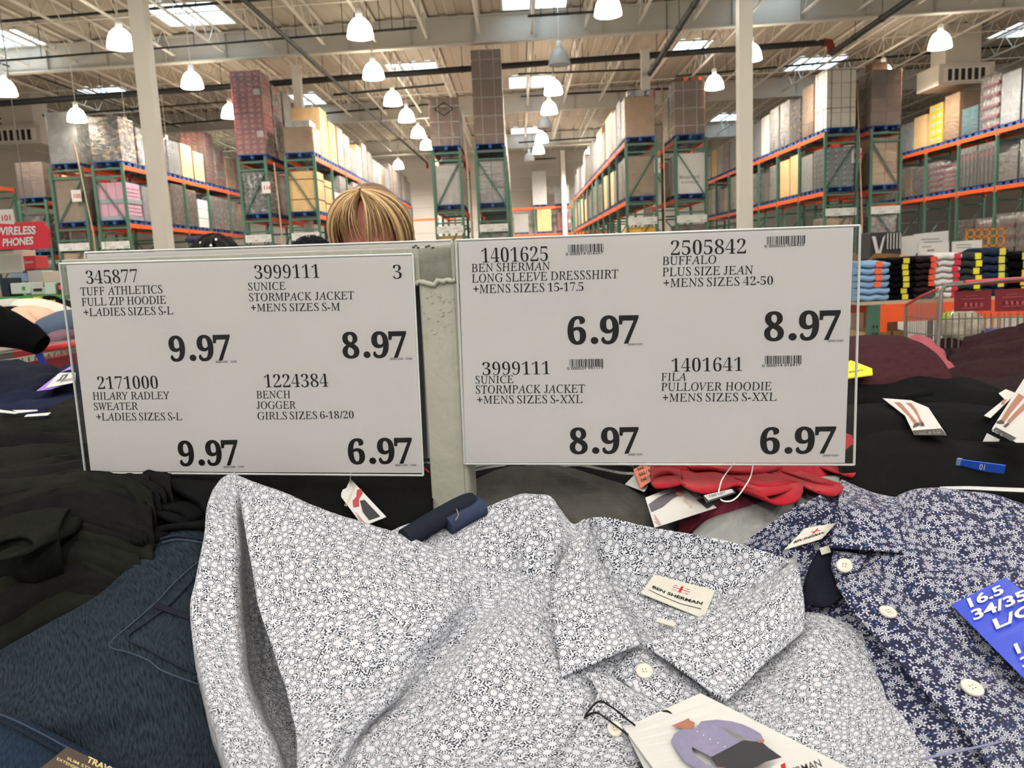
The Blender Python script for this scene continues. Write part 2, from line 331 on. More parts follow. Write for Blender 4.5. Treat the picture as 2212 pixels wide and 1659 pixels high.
def cartons(nx, ny, h, nz, mats, w=1.02, d=1.12, gap=.008, seed=0, jit=0):
    rnd = random.Random(seed); b = MB()
    for k in range(nz):
        for i in range(nx):
            for j in range(ny):
                x0 = -w/2+i*w/nx; y0 = -d/2+j*d/ny; z0 = k*h/nz; g = gap
                q = rnd.uniform(-jit, jit)
                b.box((x0+g+q, y0+g+q, z0+g*.6), (x0+w/nx-g+q, y0+d/ny-g+q, z0+h/nz-g*.6), rnd.randrange(len(mats)))
    return b
def load_parts(kind, h):
    """mesh pieces of one palletised load: (part name, mesh)"""
    key = (kind, round(h, 2))
    if key in LOADS: return LOADS[key]
    P = []; seed = hash(key) % 997
    def shell(m, g=.012):
        b = MB(); b.box((-.51-g, -.56-g, .0), (.51+g, .56+g, h+g)); return ('stretch_film', b.mesh('stretch_film', m))
    def straps(m, xs, zs, w=.03, ys_=()):
        b = MB(); e = .006
        for x in xs: b.box((x-w/2, -.56-e, 0), (x+w/2, .56+e, h+e))
        for y in ys_: b.box((-.51-e, y-w/2, 0), (.51+e, y+w/2, h+e))
        for z in zs: b.box((-.51-e, -.56-e, z-w/2), (.51+e, .56+e, z+w/2))
        return ('strap', b.mesh('strap', m))
    if kind == 'kraft': P = [('carton_stack', cartons(2,2,h,max(2,int(h/.4)),[kraft[0],kraft[1]],seed=seed).mesh('cartons', kraft[:2])), shell(wrap_m)]
    elif kind == 'brown': P = [('carton_stack', cartons(2,2,h,max(2,int(h/.45)),0 or [1,2],seed=seed).mesh('cartons', [kraft[2],kraft[3]])), shell(wrap_m)]
    elif kind == 'bigkraft': P = [('carton', cartons(1,1,h,1,[1],seed=seed).mesh('carton', [kraft[1]])), ]
    elif kind == 'bigolive': P = [('carton', cartons(1,1,h,1,[1],seed=seed).mesh('carton', [kraft[4]])), shell(wrap_m)]
    elif kind == 'bigbrown': P = [('carton', cartons(1,1,h,1,[1],seed=seed).mesh('carton', [kraft[0]])), shell(wrap_m)]
    elif kind == 'strapkraft': P = [('carton', cartons(1,1,h,1,[1]).mesh('carton', [kraft[1]])), straps(strapb_m, (), (h*.3, h*.8), .02)]
    elif kind == 'strapbrown': P = [('carton_stack', cartons(1,1,h,max(1,round(h/1.0)),[1]).mesh('cartons', [kraft[2]])), straps(strapw_m, (-.22,.24), [h*(i+.5)/max(2,round(h/.62)) for i in range(max(2,round(h/.62)))], .022, (-.25,.25)), shell(wrap_m)]
    elif kind == 'strapwhite': P = [('carton_stack', cartons(2,1,h,4,[1]).mesh('cartons', [mat('off_white_carton',(190,184,170),.6,.2,.05,3)])), straps(mat('dark_green_strap',(72,84,70),.4,.4), (-.34,.32), (h*.33,h*.97), .018, (-.3,.3))]
    elif kind == 'red': 
        nz = max(3,int(h/.17)); b = cartons(4,4,h,nz,[1,2,3],gap=.010,seed=seed)
        for k in range(nz):
            for i in range(4):
                z = (k+.5)*h/nz; x = -.5+(i+.5)*.255-.01; y = -.56+(i+.5)*.28; b.box((x-.05,-.556,z-.03),(x+.03,-.549,z+.02),3); b.box((.499,y-.06,z-.03),(.506,y+.04,z+.02),3); b.box((x+.1,-.553,z-.08),(x+.135,-.55,z+.08),4)
        b.box((.24,-.562,h*.42),(.46,-.556,h*.56),5); P = [('carton_stack', b.mesh('cartons', [mat('red_carton',(172,54,64),.55),mat('deep_red_carton',(150,44,56),.55),mat('rose_red_carton',(186,76,80),.55),mat('tan_print',(190,130,104),.6),mat('dark_print',(84,58,54),.6),card_m])), shell(wrap_m)]
    elif kind == 'redwhite': P = [('carton_stack', cartons(3,3,h,5,[1,2],seed=seed).mesh('cartons', [redbox_m, greyprint_m])), shell(wrap_m)]
    elif kind == 'pink':
        b = cartons(3,2,h,2,[1],seed=seed); rnd = random.Random(4)
        for z in (.1,.2,.3,.62,.72,.82):
            for q in range(9):
                y = -.5+q*.115; b.box((.502,y,h*z),(.507,y+.05+.04*rnd.random(),h*z+.045),1)
        P = [('carton_stack', b.mesh('cartons', [pinkbox_m, mat('plum_print',(110,76,88),.6)]))]
        b = MB(); b.box((-.53,-.58,h*.44),(.53,.58,h*.56)); b.box((-.53,-.58,0),(.53,.58,h*.1)); P += [('grey_band', b.mesh('grey_band', mat('grey_band_film',(132,138,140),.35,.4)))]
    elif kind == 'white': P = [('carton_stack', cartons(2,2,h,3,[1,2],seed=seed).mesh('cartons', [whitebox_m, whiteprint_m])), shell(wrap_m)]
    elif kind == 'bigwhite': P = [('carton', cartons(1,1,h,1,[1]).mesh('carton', [whitebox_m]))]
    elif kind == 'rolls':
        b = MB()
        for k in range(3): b.box((-.5,-.55,k*h/3+.01),(.5,.55,(k+1)*h/3-.01))
        P = [('wrapped_bundle', b.mesh('bundle', mat('white_poly_bundle',(226,224,222),.35,.4,0,5,.5,6)))]
    elif kind == 'teal': P = [('carton_stack', cartons(1,2,h,2,[1]).mesh('cartons', [tealbox_m])), shell(wrap_m)]
    elif kind == 'yellow':
        b = cartons(2,2,h,5,[1]); mi = 1
        for k in range(5):
            for j in (-.28,.28):
                z = (k+.5)*h/5
                for sx in (-1,1): b.box((sx*.508-.006, j-.1, z-.05), (sx*.508+.006, j+.1, z+.05), 1)
        P = [('carton_stack', b.mesh('cartons', [yellowbox_m, bluedot_m]))]
    elif kind == 'dots':
        b = cartons(3,3,h,7,[1])
        for k in range(7):
            for i in range(4):
                x = -.45+i*.3; z = (k+.5)*h/7
                b.box((x-.03, -.563, z-.03), (x+.03, -.557, z+.03), 1); b.box((-.515, x-.03, z-.03), (-.508, x+.03, z+.03), 1)
        P = [('carton_stack', b.mesh('cartons', [dotbox_m, dotlight_m])), shell(wrap_m)]
    elif kind == 'dark': P = [('carton_stack', cartons(3,3,h,6,[1],seed=seed).mesh('cartons', [darkprint_m])), shell(wrap_m)]
    elif kind == 'food': P = [('carton_stack', cartons(3,3,h,6,[1],seed=seed).mesh('cartons', [foodprint_m])), shell(wrap_m)]
    elif kind == 'grey': P = [('carton_stack', cartons(3,3,h,6,[1],seed=seed).mesh('cartons', [greyprint_m])), shell(wrap_m)]
    elif kind == 'bottles':
        b = MB()
        for k in range(5):
            for i in range(5):
                for j in range(5): b.lathe((-.4+i*.2,-.44+j*.22,k*h/5), [(.085,0),(.085,h/5*.7),(.04,h/5*.85),(.04,h/5*.96)], 7)
        P = [('bottle_pack', b.mesh('bottles', bottle_m)), shell(wrap_m)]
    elif kind == 'pinktray':
        b = MB(); n = 5
        for k in range(n):
            z = k*h/n; b.box((-.5,-.55,z),(.5,.55,z+.07), 0)
            for i in range(4):
                for j in range(5): b.lathe((-.37+i*.25,-.44+j*.22,z+.07), [(.095,0),(.1,h/n*.35),(.05,h/n*.55),(.04,h/n*.66),(0,h/n*.66)], 8, 1)
        P = [('tray_stack', b.mesh('trays', [pinktray_m, clearjug_m])), shell(wrap_m)]
    elif kind == 'sets':
        b = MB()
        for j in range(4):
            y = -.56+j*.28; b.box((-.48,y+.005,0),(.48,y+.275,h*.86),0); b.box((-.49,y+.005,h*.7),(.49,y+.275,h*.8),1); b.box((-.5,y+.0,0),(.5,y+.08,h),2); b.box((-.5,y+.0,h*.86),(.5,y+.28,h),2)
        P = [('display_pack_row', b.mesh('packs', [blackset_m, redband_m, whitebox_m])), shell(wrap_m)]
    elif kind == 'greywrap': P = [('carton_stack', cartons(2,2,h,5,[1],seed=seed).mesh('cartons', [greywrapbox_m])), shell(hazewrap_m)]
    elif kind == 'beige': P = [('carton', cartons(1,1,h,1,[1]).mesh('carton', [mat('beige_carton',(190,172,146),.6,.2,.06,3)])), shell(hazewrap_m)]
    LOADS[key] = P; return P
DESC = {'kraft':'tan carton stack','brown':'brown carton stack','bigkraft':'large pale kraft box','bigolive':'large olive brown box','bigbrown':'large brown box','strapkraft':'black-strapped kraft box','strapbrown':'brown box with white straps','strapwhite':'off-white carton stack with dark straps','red':'red printed carton stack','redwhite':'red and grey carton stack','pink':'pink carton stack with grey band','white':'white carton stack','bigwhite':'large white box','rolls':'white poly-wrapped bundle stack','teal':'teal carton pair','yellow':'golden yellow carton stack with blue marks','dots':'slate carton stack with pale dots','dark':'dark printed carton stack','food':'brown printed carton stack','grey':'grey printed carton stack','bottles':'clear bottle pack stack','pinktray':'pink trays of clear jugs','sets':'black and white boxed sets','greywrap':'grey hazy-wrapped load','beige':'beige wrapped load'}
def place_load(kind, h, p, where, extra=None, sy=1.0, rz=0, on='pallet'):
    pal = link('wooden_pallet', PALLET, None, p, label='blue pallet, '+where, cat='pallet', group='blue pallets on the racks'); pal.rotation_euler.z = rz; pal.scale.y = sy
    if not where.startswith('on the floor'): pass
    o = empty('pallet_load', (p[0], p[1], p[2]+.145), label=(DESC[kind]+', '+where), cat='load', group='pallet loads on the racks'); o.rotation_euler.z = rz; o.scale.y = sy
    for nm, me in load_parts(kind, h): link(nm, me, o)
    return o
LV = (3.28, 5.3)                        # heights of the two load-beam levels
POST, BAY = .095, 2.62
def rack_mesh_parts(o, x0, x1, y0, nbays, front_only=False, levels=LV, top=None, both=True):
    top = top or levels[-1]+.02; w = x1-x0
    for i in range(nbays+1):
        y = i*BAY
        for x in (x0, x1):
            b = MB(); b.box((x-POST/2, y-.04, 0), (x+POST/2, y+.04, top)); b.box((x-.08, y-.07, 0), (x+.08, y+.07, .02)); b.build('upright', green_m, o)
        for z in (levels[0]-.5, levels[0]-.13, levels[1]-.38, levels[1]-.12, .3, 1.3):
            b = MB(); b.box((x0+.03, y-.02, z-.03), (x1-.03, y+.02, z+.03)); b.build('cross_strut', green_m, o)
        s = 1 if front_only else -1
        za, zb = levels[0]+.05, levels[1]-.42
        b = MB(); b.tube([(x0+.04, y, za if s>0 else zb), (x1-.04, y, zb if s>0 else za)], .025, 5); b.build('diagonal_brace', green_m, o)
        b = MB(); b.tube([(x0+.04, y, levels[0]-.55 if s<0 else 1.4), (x1-.04, y, 1.4 if s<0 else levels[0]-.55)], .025, 5); b.build('diagonal_brace', green_m, o)
    for j in range(nbays):
        for z in levels:
            for x in (x0, x1):
                b = MB(); b.box((x-.03, j*BAY+.045, z-.14), (x+.03, (j+1)*BAY-.045, z)); 
                for yy in (j*BAY+.045, (j+1)*BAY-.045): b.box((x-.036, yy-.06, z-.2), (x+.036, yy+.06, z+.03))
                b.build('load_beam', orange_m, o)
            b = MB(); b.box((x0+.5, j*BAY+.39, z-.045), (x0+.52, j*BAY+2.21, z-.012))
            for q in range(4): yy = j*BAY+.4+q*.6; b.box((x0+.03, yy-.03, z-.05), (x1-.03, yy+.03, z-.01))
            b.build('pallet_support', mat('grey_galvanised_bar',(120,116,112),.4,.5,metal=.4), o)
def price_cards(p, w, label, left, right):
    o = empty('shelf_price_sign', p, label=label, cat='price sign', group='white price signs on the rack ends')
    b = MB(); b.box((-w/2, -.012, -.13), (w/2, .006, .13)); b.build('sign_board', card_m, o)
    b = MB(); b.box((-.004, -.016, -.12), (.004, -.012, .12)); b.build('divider', mat('grey_line',(150,150,150),.5), o)
    for tx, xx in ((left, -.17), (right, w/2-.16)):
        t = text_mesh(tx, .085, 'sans'); m = link('price_text', t, o, (xx-.06, -.0135, -.1)); m.rotation_euler.x = pi/2; t.materials.append(ink_m)
        b = MB()
        for k in range(3): b.box((xx-.2, -.0135, .07-k*.03), (xx+.05, -.0125, .078-k*.03))
        b.build('printed_line', mat('pale_print',(140,138,138),.6), o)
    return o
_tc = {}
def text_mesh(s, size, style='sans', space=1.0):
    """a string as a flat mesh in the xy plane, baseline at the origin"""
    c = bpy.data.curves.new('t', 'FONT'); c.size = size; c.space_character = space; c.resolution_u = 6
    def mp(ch):
        if style == 'bold':
            if ch.isdigit(): return chr(0x1D7CE+int(ch))
            if 'A' <= ch <= 'Z': return chr(0x1D400+ord(ch)-65)
        if style == 'serif':
            if ch.isdigit(): return chr(0x1D7CE+int(ch))
            if 'A' <= ch <= 'Z': return chr(0x1D434+ord(ch)-65)
        if style == 'script':
            if 'A' <= ch <= 'Z': return chr(0x1D434+ord(ch)-65)
            if 'a' <= ch <= 'z' and ch != 'h': return chr(0x1D44E+ord(ch)-97)
        return ch
    c.body = ''.join(mp(ch) for ch in s)
    if style == 'bold': c.offset = size*.013
    if style == 'heavy': c.offset = size*.028
    if style == 'semi': c.offset = size*.012
    if style == 'serif': 
        if any(ch.isdigit() for ch in s): c.offset = -.016*size
        else: c.shear = -.2
    o = bpy.data.objects.new('t', c)
    me = bpy.data.meshes.new_from_object(o)
    bpy.data.objects.remove(o); bpy.data.curves.remove(c); me.materials.clear()
    return me
RD = 28.4
# (name in words, px of left post, px of right post, bays, which loads)
#   ends: kind,h for lower / upper ;  side: lists of further loads running back
RK = [
 dict(n='grey load rack', l=112, r=180, bays=2, lo=[('bigolive',1.55)], hi=[('greywrap',1.72)], card=('4.69','13.99')),
 dict(n='pink carton rack', l=205, r=268, bays=5, lo=[('pink',1.3),('greywrap',1.25),('white',1.3),('food',1.6),('food',1.5),('rolls',1.2),('grey',1.45),('grey',1.45),('redwhite',1.4),('kraft',1.3)], hi=[('dark',1.5),('dark',1.35),('food',1.3),('greywrap',1.3),('bigkraft',1.35),('bigkraft',1.2),('red',2.2),('redwhite',1.7),('kraft',1.4),('red',1.5)], card=('12.99','20.99')),
 dict(n='red tower rack', l=520, r=578, bays=2, lo=[('bottles',1.45),('white',1.4)], hi=[('red',1.4),('redwhite',1.4),('white',1.4)], card=('11.99','11.99')),
 dict(n='rack behind the blonde person', l=621, r=683, bays=10, lo=[('strapkraft',1.38),('strapkraft',1.2),('rolls',.9)], hi=[('bigbrown',.85),('bigkraft',1.75),('bigkraft',1.5),('kraft',1.5),('kraft',1.4),('grey',1.0),('bigkraft',1.35)], card=('15.99','15.99')),
 dict(n='diamond box rack', l=938, r=997, bays=2, lo=[('beige',1.35),('kraft',1.4)], hi=[('strapbrown',1.6),('brown',1.5)], card=('14.99','16.99')),
 dict(n='tall brown tower rack', l=1031, r=1094, bays=10, lo=[('white',1.45),('grey',1.4)], hi=[('strapbrown',3.12),('beige',2.0),('bigwhite',1.4)], card=('29.99','29.99')),
 dict(n='olive box rack', l=1354, r=1418, bays=10, lo=[('bigolive',1.36),('beige',1.35),('beige',1.2),('bigkraft',1.3),('beige',1.3)], hi=[('bigbrown',1.34),('greywrap',1.5),('beige',1.4),('kraft',1.55),('bigkraft',1.6)], card=('19.90','23.99')),
 dict(n='white printed box rack', l=1460, r=1526, bays=2, lo=[('bigwhite',1.38),('white',1.3)], hi=[('strapbrown',1.78),('brown',1.5)], card=('69.99','87.99')),
 dict(n='slate carton rack', l=1782, r=1850, bays=7, lo=[('dots',1.34),('beige',1.3),('bigkraft',1.5),('bigkraft',1.45),('white',1.4),('brown',1.2),('grey',1.3)], hi=[('strapwhite',1.98),('kraft',1.75),('dark',1.5),('white',1.7),('white',1.7),('bigwhite',1.6),('greywrap',1.5),('white',1.5),('bigkraft',1.5)], card=('24.99','34.99')),
 dict(n='brown stack rack', l=1880, r=1944, bays=2, lo=[('kraft',1.6),('kraft',1.4)], hi=[('brown',1.85),('brown',1.8)], card=('44.99','54.99')),
]
back_kinds = ['kraft','bigkraft','brown','white','grey','beige','food','greywrap']
for ri, k in enumerate(RK):
    a = at(k['l'], 400, RD); c = at(k['r'], 400, RD); y0 = (a.y+c.y)/2; x0, x1 = a.x, c.x
    o = empty('pallet_rack', ((x0+x1)/2, y0, 0), label='green and orange pallet rack, '+k['n'], cat='rack', group='pallet racks running down the hall')
    hw = (x1-x0)/2
    rack_mesh_parts(o, -hw, hw, y0, k['bays'], front_only=(ri in (0,2,4,6,8)))
    rnd = random.Random(ri)
    for li, key in ((0,'lo'), (1,'hi')):
        L = list(k[key])
        n = k['bays']*2 if k['bays'] > 2 else len(L)
        for i in range(n):
            kind, h = L[i] if i < len(L) else (rnd.choice(back_kinds), rnd.choice((1.2,1.4,1.6)))
            y = y0 + .62 + (i//2)*BAY + (i % 2)*1.28
            where = (('lower','upper')[li]+' shelf of the '+k['n']+', '+('end pallet' if i == 0 else nth(i)+' pallet back'))
            lo_ = place_load(kind, h, ((x0+x1)/2, y, LV[li]+.005), where)
            if i == 0 and ri == 2 and li == 1:   # the second red stack that stands on the first
                o2 = empty('pallet_load', ((x0+x1)/2, y+.0, LV[1]+.15+1.42), label='upper of two red carton stacks on the rack with the red carton tower', cat='load', group='pallet loads on the racks')
                for nm, me in load_parts('red', 1.38): link(nm, me, o2)
                for q in (1,2):
                    o3 = empty('pallet_load', ((x0+x1)/2, y+(1.28,2.62)[q-1], LV[1]+.15+1.42), label=nth(q)+' pale wrapped load behind the red carton tower top', cat='load', group='pallet loads on the racks')
                    for nm, me in load_parts('redwhite' if q == 1 else 'white', 1.2): link(nm, me, o3)
    p = V((x0+x1)/2, y0-.06, 2.55); price_cards((p.x, p.y, p.z), (x1-x0)-.02, 'white two-card price sign on the '+k['n'], *k['card'])
    # floor loads under the lowest beams
    for i in range(min(4, k['bays'])):
        kind = ['kraft','pink','bottles','kraft','bigkraft','grey','yellow','brown','kraft','grey'][ri] if i == 0 else rnd.choice(back_kinds)
        place_load(kind, 2.2 if i == 0 else 1.6, ((x0+x1)/2, y0+.62+i*1.28, .005), 'floor level of the '+k['n']+', '+('end pallet' if i == 0 else nth(i)+' pallet back'))
# extra goods seen on the racks
def goods(name, label, p, boxes, mats, cat='carton', part='carton_body'):
    o = empty(name, p, label=label, cat=cat); b = MB()
    for (a, c, mi) in boxes: b.box(a, c, mi)
    b.build(part, mats, o); return o
p = at(1385, 220, RD+.6)
for i, (dx, w, m) in enumerate(((-.38,.26,greyprint_m),(-.08,.3,whiteprint_m),(.3,.34,greyprint_m))):
    goods('small_carton', ('small grey','small white','small grey and red')[i]+' carton on top of the olive box rack load', (p.x+dx, p.y, LV[1]+.15+1.36), [((-w/2,-.2,0),(w/2,.2,.36),0)]+([((w/2-.05,-.205,0),(w/2+.004,.2,.36),1)] if i == 2 else []), [m, redband_m])
p = at(1490, 200, RD+.6)
for i in (0,1): goods('small_carton', ('left','right')[i]+' of two brown cartons on the white-strapped brown box', (p.x-.3+i*.52, p.y, LV[1]+.15+1.81), [((-.24,-.2,0),(.24,.2,.28),0),((.05,-.205,.08),(.16,-.19,.28),1)], [kraft[3], orange_m])
p = at(1905, 170, RD+.6); goods('small_carton', 'single brown carton on top of the brown carton stack at right', (p.x-.2, p.y, LV[1]+.15+1.87), [((-.28,-.3,0),(.28,.3,.42),0)], [kraft[3]])
p = at(655, 285, RD+.5); goods('wrapped_bundle', 'clear wrapped bundle on the low brown box behind the blonde person', (p.x-.05, p.y, LV[1]+.15+.87), [((-.46,-.4,0),(.4,.4,.26),0)], [mat('clear_wrapped_goods',(170,166,160),.2,.5,.2,8)], 'bundle', 'bundle_body')
# printing on the big white box and the diamond mark on the brown one
p = at(1460, 400, RD); c = at(1526, 400, RD); xm = (p.x+c.x)/2; yb = (p.y+c.y)/2+.62-.562
def sticker(name, me, loc, m, rx=pi/2, parent=None, label=None, cat=None):
    me.materials.append(m); o = link(name, me, parent, loc); o.rotation_euler.x = rx
    if label: tag(o, label, cat)
    return o
def load_named(s): return next(o for o in COL.objects if o.get('label') and o.get('category') == 'load' and s in o['label'])
w = load_named('lower shelf of the white printed box rack, end')
sticker('printed_script', text_mesh('Beautyrest', .17, 'script'), (-.4, -.563, .52), mat('grey_print',(96,96,98),.6), parent=w)
sticker('printed_text', text_mesh('PLATINUM', .11, 'sans', 1.25), (-.33, -.563, .35), mat('grey_print',(96,96,98),.6), parent=w)
w = load_named('upper shelf of the diamond box rack, end')
b = MB(); m_ = [(0,.3),(.32,.08),(0,-.14),(-.32,.08)]
for i in range(4):
    a, c = m_[i], m_[(i+1)%4]; b.beam((a[0],-.585,1.15+a[1]),(c[0],-.585,1.15+c[1]),.03,.004,up=Vector((0,1,0)))
b.build('diamond_mark', ink_m, w)
sticker('printed_text', text_mesh('CVC', .13, 'sans', 1.3), (-.17, -.586, 1.18), ink_m, parent=w)
# rack-end aisle number plates
def plate(px, py, d, tx, label, w=.3, h=.42):
    p = at(px, py, d); o = empty('aisle_number_plate', p, label=label, cat='sign'); b = MB(); b.box((-w/2,-.01,-h/2),(w/2,.01,h/2)); b.build('plate', card_m, o)
    sticker('number_text', text_mesh(tx, h*.48, 'heavy'), (-w*.36, -.0125, -h*.18), redink_m, parent=o)
plate(165, 423, RD-.08, '105', 'white plate with red 105 on the green post of the leftmost double rack', .34, .4)
plate(575, 405, RD-.08, '116', 'white plate with red 116 on the rack with the red carton tower', .3, .4)
plate(1850, 336, RD-.1, '125', 'white plate with red 125 on the rack right of the right column', .34, .5)
plate(1420, 358, RD-.08, '120', 'white plate with red 120 on the rack left of the right column', .22, .5)
# slender tan standpipes between the back-to-back racks
tan_m = mat('tan_conduit', (168,140,112), .5, .4)
for (a, c, lab) in (((150,262),(201,500),'leftmost double rack'),((592,352),(612,540),'red carton tower rack'),((1004,290),(1020,512),'middle double rack'),((1430,190),(1437,500),'rack left of the right column'),((1851,180),(1862,480),'rack right of the right column')):
    b = MB(); p0, p1 = at(*a, RD-.15), at(*c, RD-.15); b.tube([p0, p0.lerp(p1,.5)+V(.01,0,0), p1, (p1.x,p1.y,0)], .026, 6); tag(b.build('standpipe', tan_m), 'tan standpipe between the two halves of the '+lab, 'pipe')
# ------------------------------------------------------------------ rack at far right (its aisle face) and at far left
a = at(2204, 400, RD); xr = a.x; 
def side_rack(name_w, xface, into, y0, bays, lo, hi, floor_l, ytop=None, levels=LV):
    x0, x1 = (xface, xface+1.07) if into > 0 else (xface-1.07, xface)
    o = empty('pallet_rack', ((x0+x1)/2, y0, 0), label='green and orange pallet rack, '+name_w, cat='rack', group='pallet racks running down the hall')
    rack_mesh_parts(o, -.535, .535, y0, bays, True, levels)
    for li, L in ((0, lo), (1, hi), (2, floor_l)):
        for i, (kind, h) in enumerate(L):
            y = y0+.68+(i//2)*BAY+(i%2)*1.27
            place_load(kind, h, ((x0+x1)/2, y, (levels[li]+.005) if li < 2 else .005), ('lower shelf','upper shelf','floor level')[li]+' of the '+name_w+', '+nth(i)+' pallet')
side_rack('far right rack', xr, 1, 22.9, 7,
  lo=[('white',1.2),('grey',1.1),('white',1.2),('white',1.1),('white',1.3),('white',1.0),('sets',1.5),('sets',1.5),('pinktray',.9),('pinktray',1.25),('grey',1.2),('kraft',1.3),('white',1.2),('brown',1.3),('kraft',1.3)],
  hi=[('greywrap',1.5),('kraft',1.4),('greywrap',1.5),('red',1.6),('greywrap',1.9),('greywrap',1.75),('pinktray',1.95),('teal',1.0),('bigbrown',1.75),('yellow',1.6),('bigkraft',1.35),('greywrap',1.2),('kraft',1.3),('white',1.2)],
  floor_l=[('brown',1.9),('dark',1.6),('kraft',2.0),('grey',2.1),('pinktray',2.1),('pinktray',2.1),('pinktray',2.0),('dark',2.0)])
a = at(-175, 420, RD)
side_rack('red sign rack', a.x, -1, 24.0, 4, lo=[('white',1.2),('grey',1.2),('beige',1.3)], hi=[('teal',1.4),('teal',1.6),('teal',1.4),('bigwhite',1.6)], floor_l=[])
a = at(42, 440, 31); c = at(100, 440, 31)
o = empty('pallet_rack', ((a.x+c.x)/2, a.y, 0), label='lower green pallet rack end behind the red wireless phones sign', cat='rack', group='pallet racks running down the hall')
rack_mesh_parts(o, -(c.x-a.x)/2, (c.x-a.x)/2, a.y, 2, True, (2.4, 4.45))
place_load('brown', 1.3, ((a.x+c.x)/2, a.y+.62, 4.46), 'on the lower green rack end behind the red sign')
place_load('bigkraft', 1.25, ((a.x+c.x)/2+.2, a.y+1.9, 4.46), 'on the lower green rack, second pallet back')
place_load('dark', 1.4, ((a.x+c.x)/2, a.y+.62, 2.41), 'on the lower beams of the lower green rack'); place_load('white', 1.4, ((a.x+c.x)/2+.1, a.y+1.9, 2.41), 'on the lower beams of the lower green rack, second back')
place_load('grey', 1.9, ((a.x+c.x)/2, a.y+.62, .005), 'on the floor under the lower green rack')
# back wall rack
yb = 59.3
p0, p1 = at_y(1100, 460, yb), at_y(1290, 455, yb)
o = empty('pallet_rack', (p0.x, yb, 0), label='orange-beamed rack against the back wall at the end of the right aisle', cat='rack')
for z in (3.25, 5.15):
    for y in (0, 1.1): b = MB(); b.box((-1, y-.04, z-.15), (7.2, y+.04, z)); b.build('load_beam', orange_m, o)
for x in (-1, 1.8, 4.6, 7.2):
    for y in (0, 1.1): b = MB(); b.box((x-.05, y-.05, 0), (x+.05, y+.05, 5.2)); b.build('upright', green_m, o)
for (px, z, kind, h, lab) in ((1167,5.16,'bigwhite',2.35,'tall glossy white box'),(1215,5.16,'white',1.3,'white printed cartons'),(1125,3.26,'beige',1.3,'beige wrapped load'),(1175,3.26,'bigkraft',1.6,'kraft box'),(1218,3.26,'red',1.3,'red load')):
    x = at_y(px, 455, yb).x; place_load(kind, h, (x, yb+.55, z), ('upper' if z > 4 else 'lower')+' shelf of the back wall rack, at the '+lab)
p0 = at_y(905, 470, yb); o = empty('pallet_rack', (p0.x, yb, 0), label='orange-beamed rack against the back wall left of the middle rack', cat='rack')
for z in (3.0, 4.7):
    b = MB(); b.box((-1.5, -.04, z-.16), (2.6, .04, z)); b.build('load_beam', orange_m, o)
for x in (-1.5, 2.6): b = MB(); b.box((x-.05, -.05, 0), (x+.05, .05, 4.75)); b.build('upright', green_m, o)
place_load('kraft', 1.6, (p0.x+.3, yb+.62, 2.9-1.6), 'on the back wall rack left of the middle rack')
# air handling units under the roof
vent_m = mat('pale_air_unit', (196,188,174), .5, .3); slot_m = mat('dark_vent_slot', (40,38,36), .7)
for (px, py, d, lab) in ((2062, 172, 33, 'pale ceiling air unit with a dark grille at upper right'), (60, 300, 36, 'ceiling air unit with a grille at the far left')):
    p = at(px, py, d); o = empty('ceiling_air_unit', p, label=lab, cat='air unit')
    b = MB(); b.box((-1.1,-.9,-.35),(1.1,.9,.45)); b.box((-.7,-.6,.45),(.7,.6,DECK-p.z)); b.build('duct', vent_m, o)
    b = MB(); b.box((-.9,-.93,-.25),(.9,-.9,.3)); b.build('grille_frame', white_steel, o)
    b = MB()
    for i in range(6): b.box((-.75+i*.26,-.945,-.2),(-.6+i*.26,-.93,.24))
    b.build('grille_slot', slot_m, o)
# ================================================================== price signs on their steel stand
paper_m = mat('white_sign_paper', (192,189,189), .75, .2, .02, 12)
print_m = mat('printed_black', (20,18,18), .6, .2)
stand_m = mat('sage_grey_paint', (150,150,137), .38, .45, .05, 30, .25, 90)
edge_m = mat('clear_plastic_edge', (196,198,196), .15, .5)
def acrylic(name, wav=.25):
    m = bpy.data.materials.new(name); m.use_nodes = True; nt = m.node_tree; nt.nodes.remove(nt.nodes['Principled BSDF'])
    tr = nt.nodes.new('ShaderNodeBsdfTransparent'); tr.inputs[0].default_value = (.97,.975,.97,1); g = nt.nodes.new('ShaderNodeBsdfGlossy'); g.inputs['Roughness'].default_value = .05
    tc = nt.nodes.new('ShaderNodeTexCoord'); mp = nt.nodes.new('ShaderNodeMapping'); mp.inputs['Scale'].default_value = (20,20,60); nt.links.new(tc.outputs['Object'], mp.inputs[0])
    n = nt.nodes.new('ShaderNodeTexNoise'); n.inputs['Scale'].default_value = 1.0; n.inputs['Detail'].default_value = 2; nt.links.new(mp.outputs[0], n.inputs['Vector'])
    bp = nt.nodes.new('ShaderNodeBump'); bp.inputs['Strength'].default_value = wav; bp.inputs['Distance'].default_value = .003; nt.links.new(n.outputs['Fac'], bp.inputs['Height'])
    nt.links.new(bp.outputs[0], g.inputs['Normal']); fr = nt.nodes.new('ShaderNodeFresnel'); fr.inputs['IOR'].default_value = 1.2
    mx = nt.nodes.new('ShaderNodeMixShader'); nt.links.new(fr.outputs[0], mx.inputs[0]); nt.links.new(tr.outputs[0], mx.inputs[1]); nt.links.new(g.outputs[0], mx.inputs[2]); nt.links.new(mx.outputs[0], nt.nodes['Material Output'].inputs[0])
    return m
acr_m = acrylic('clear_acrylic')
SP0 = at(1845, 745, .66); SP1 = at(165, 800, .761)
sh = (SP0-SP1); sh.z = 0; sh.normalize(); SN = sh.cross(Vector((0,0,1)))       # faces the photographer
if SN.dot(CAM-SP0) < 0: SN = -SN
def sp(px, py, off=0): return on_plane(px, py, SP0+SN*off, SN)
CAPS = {}
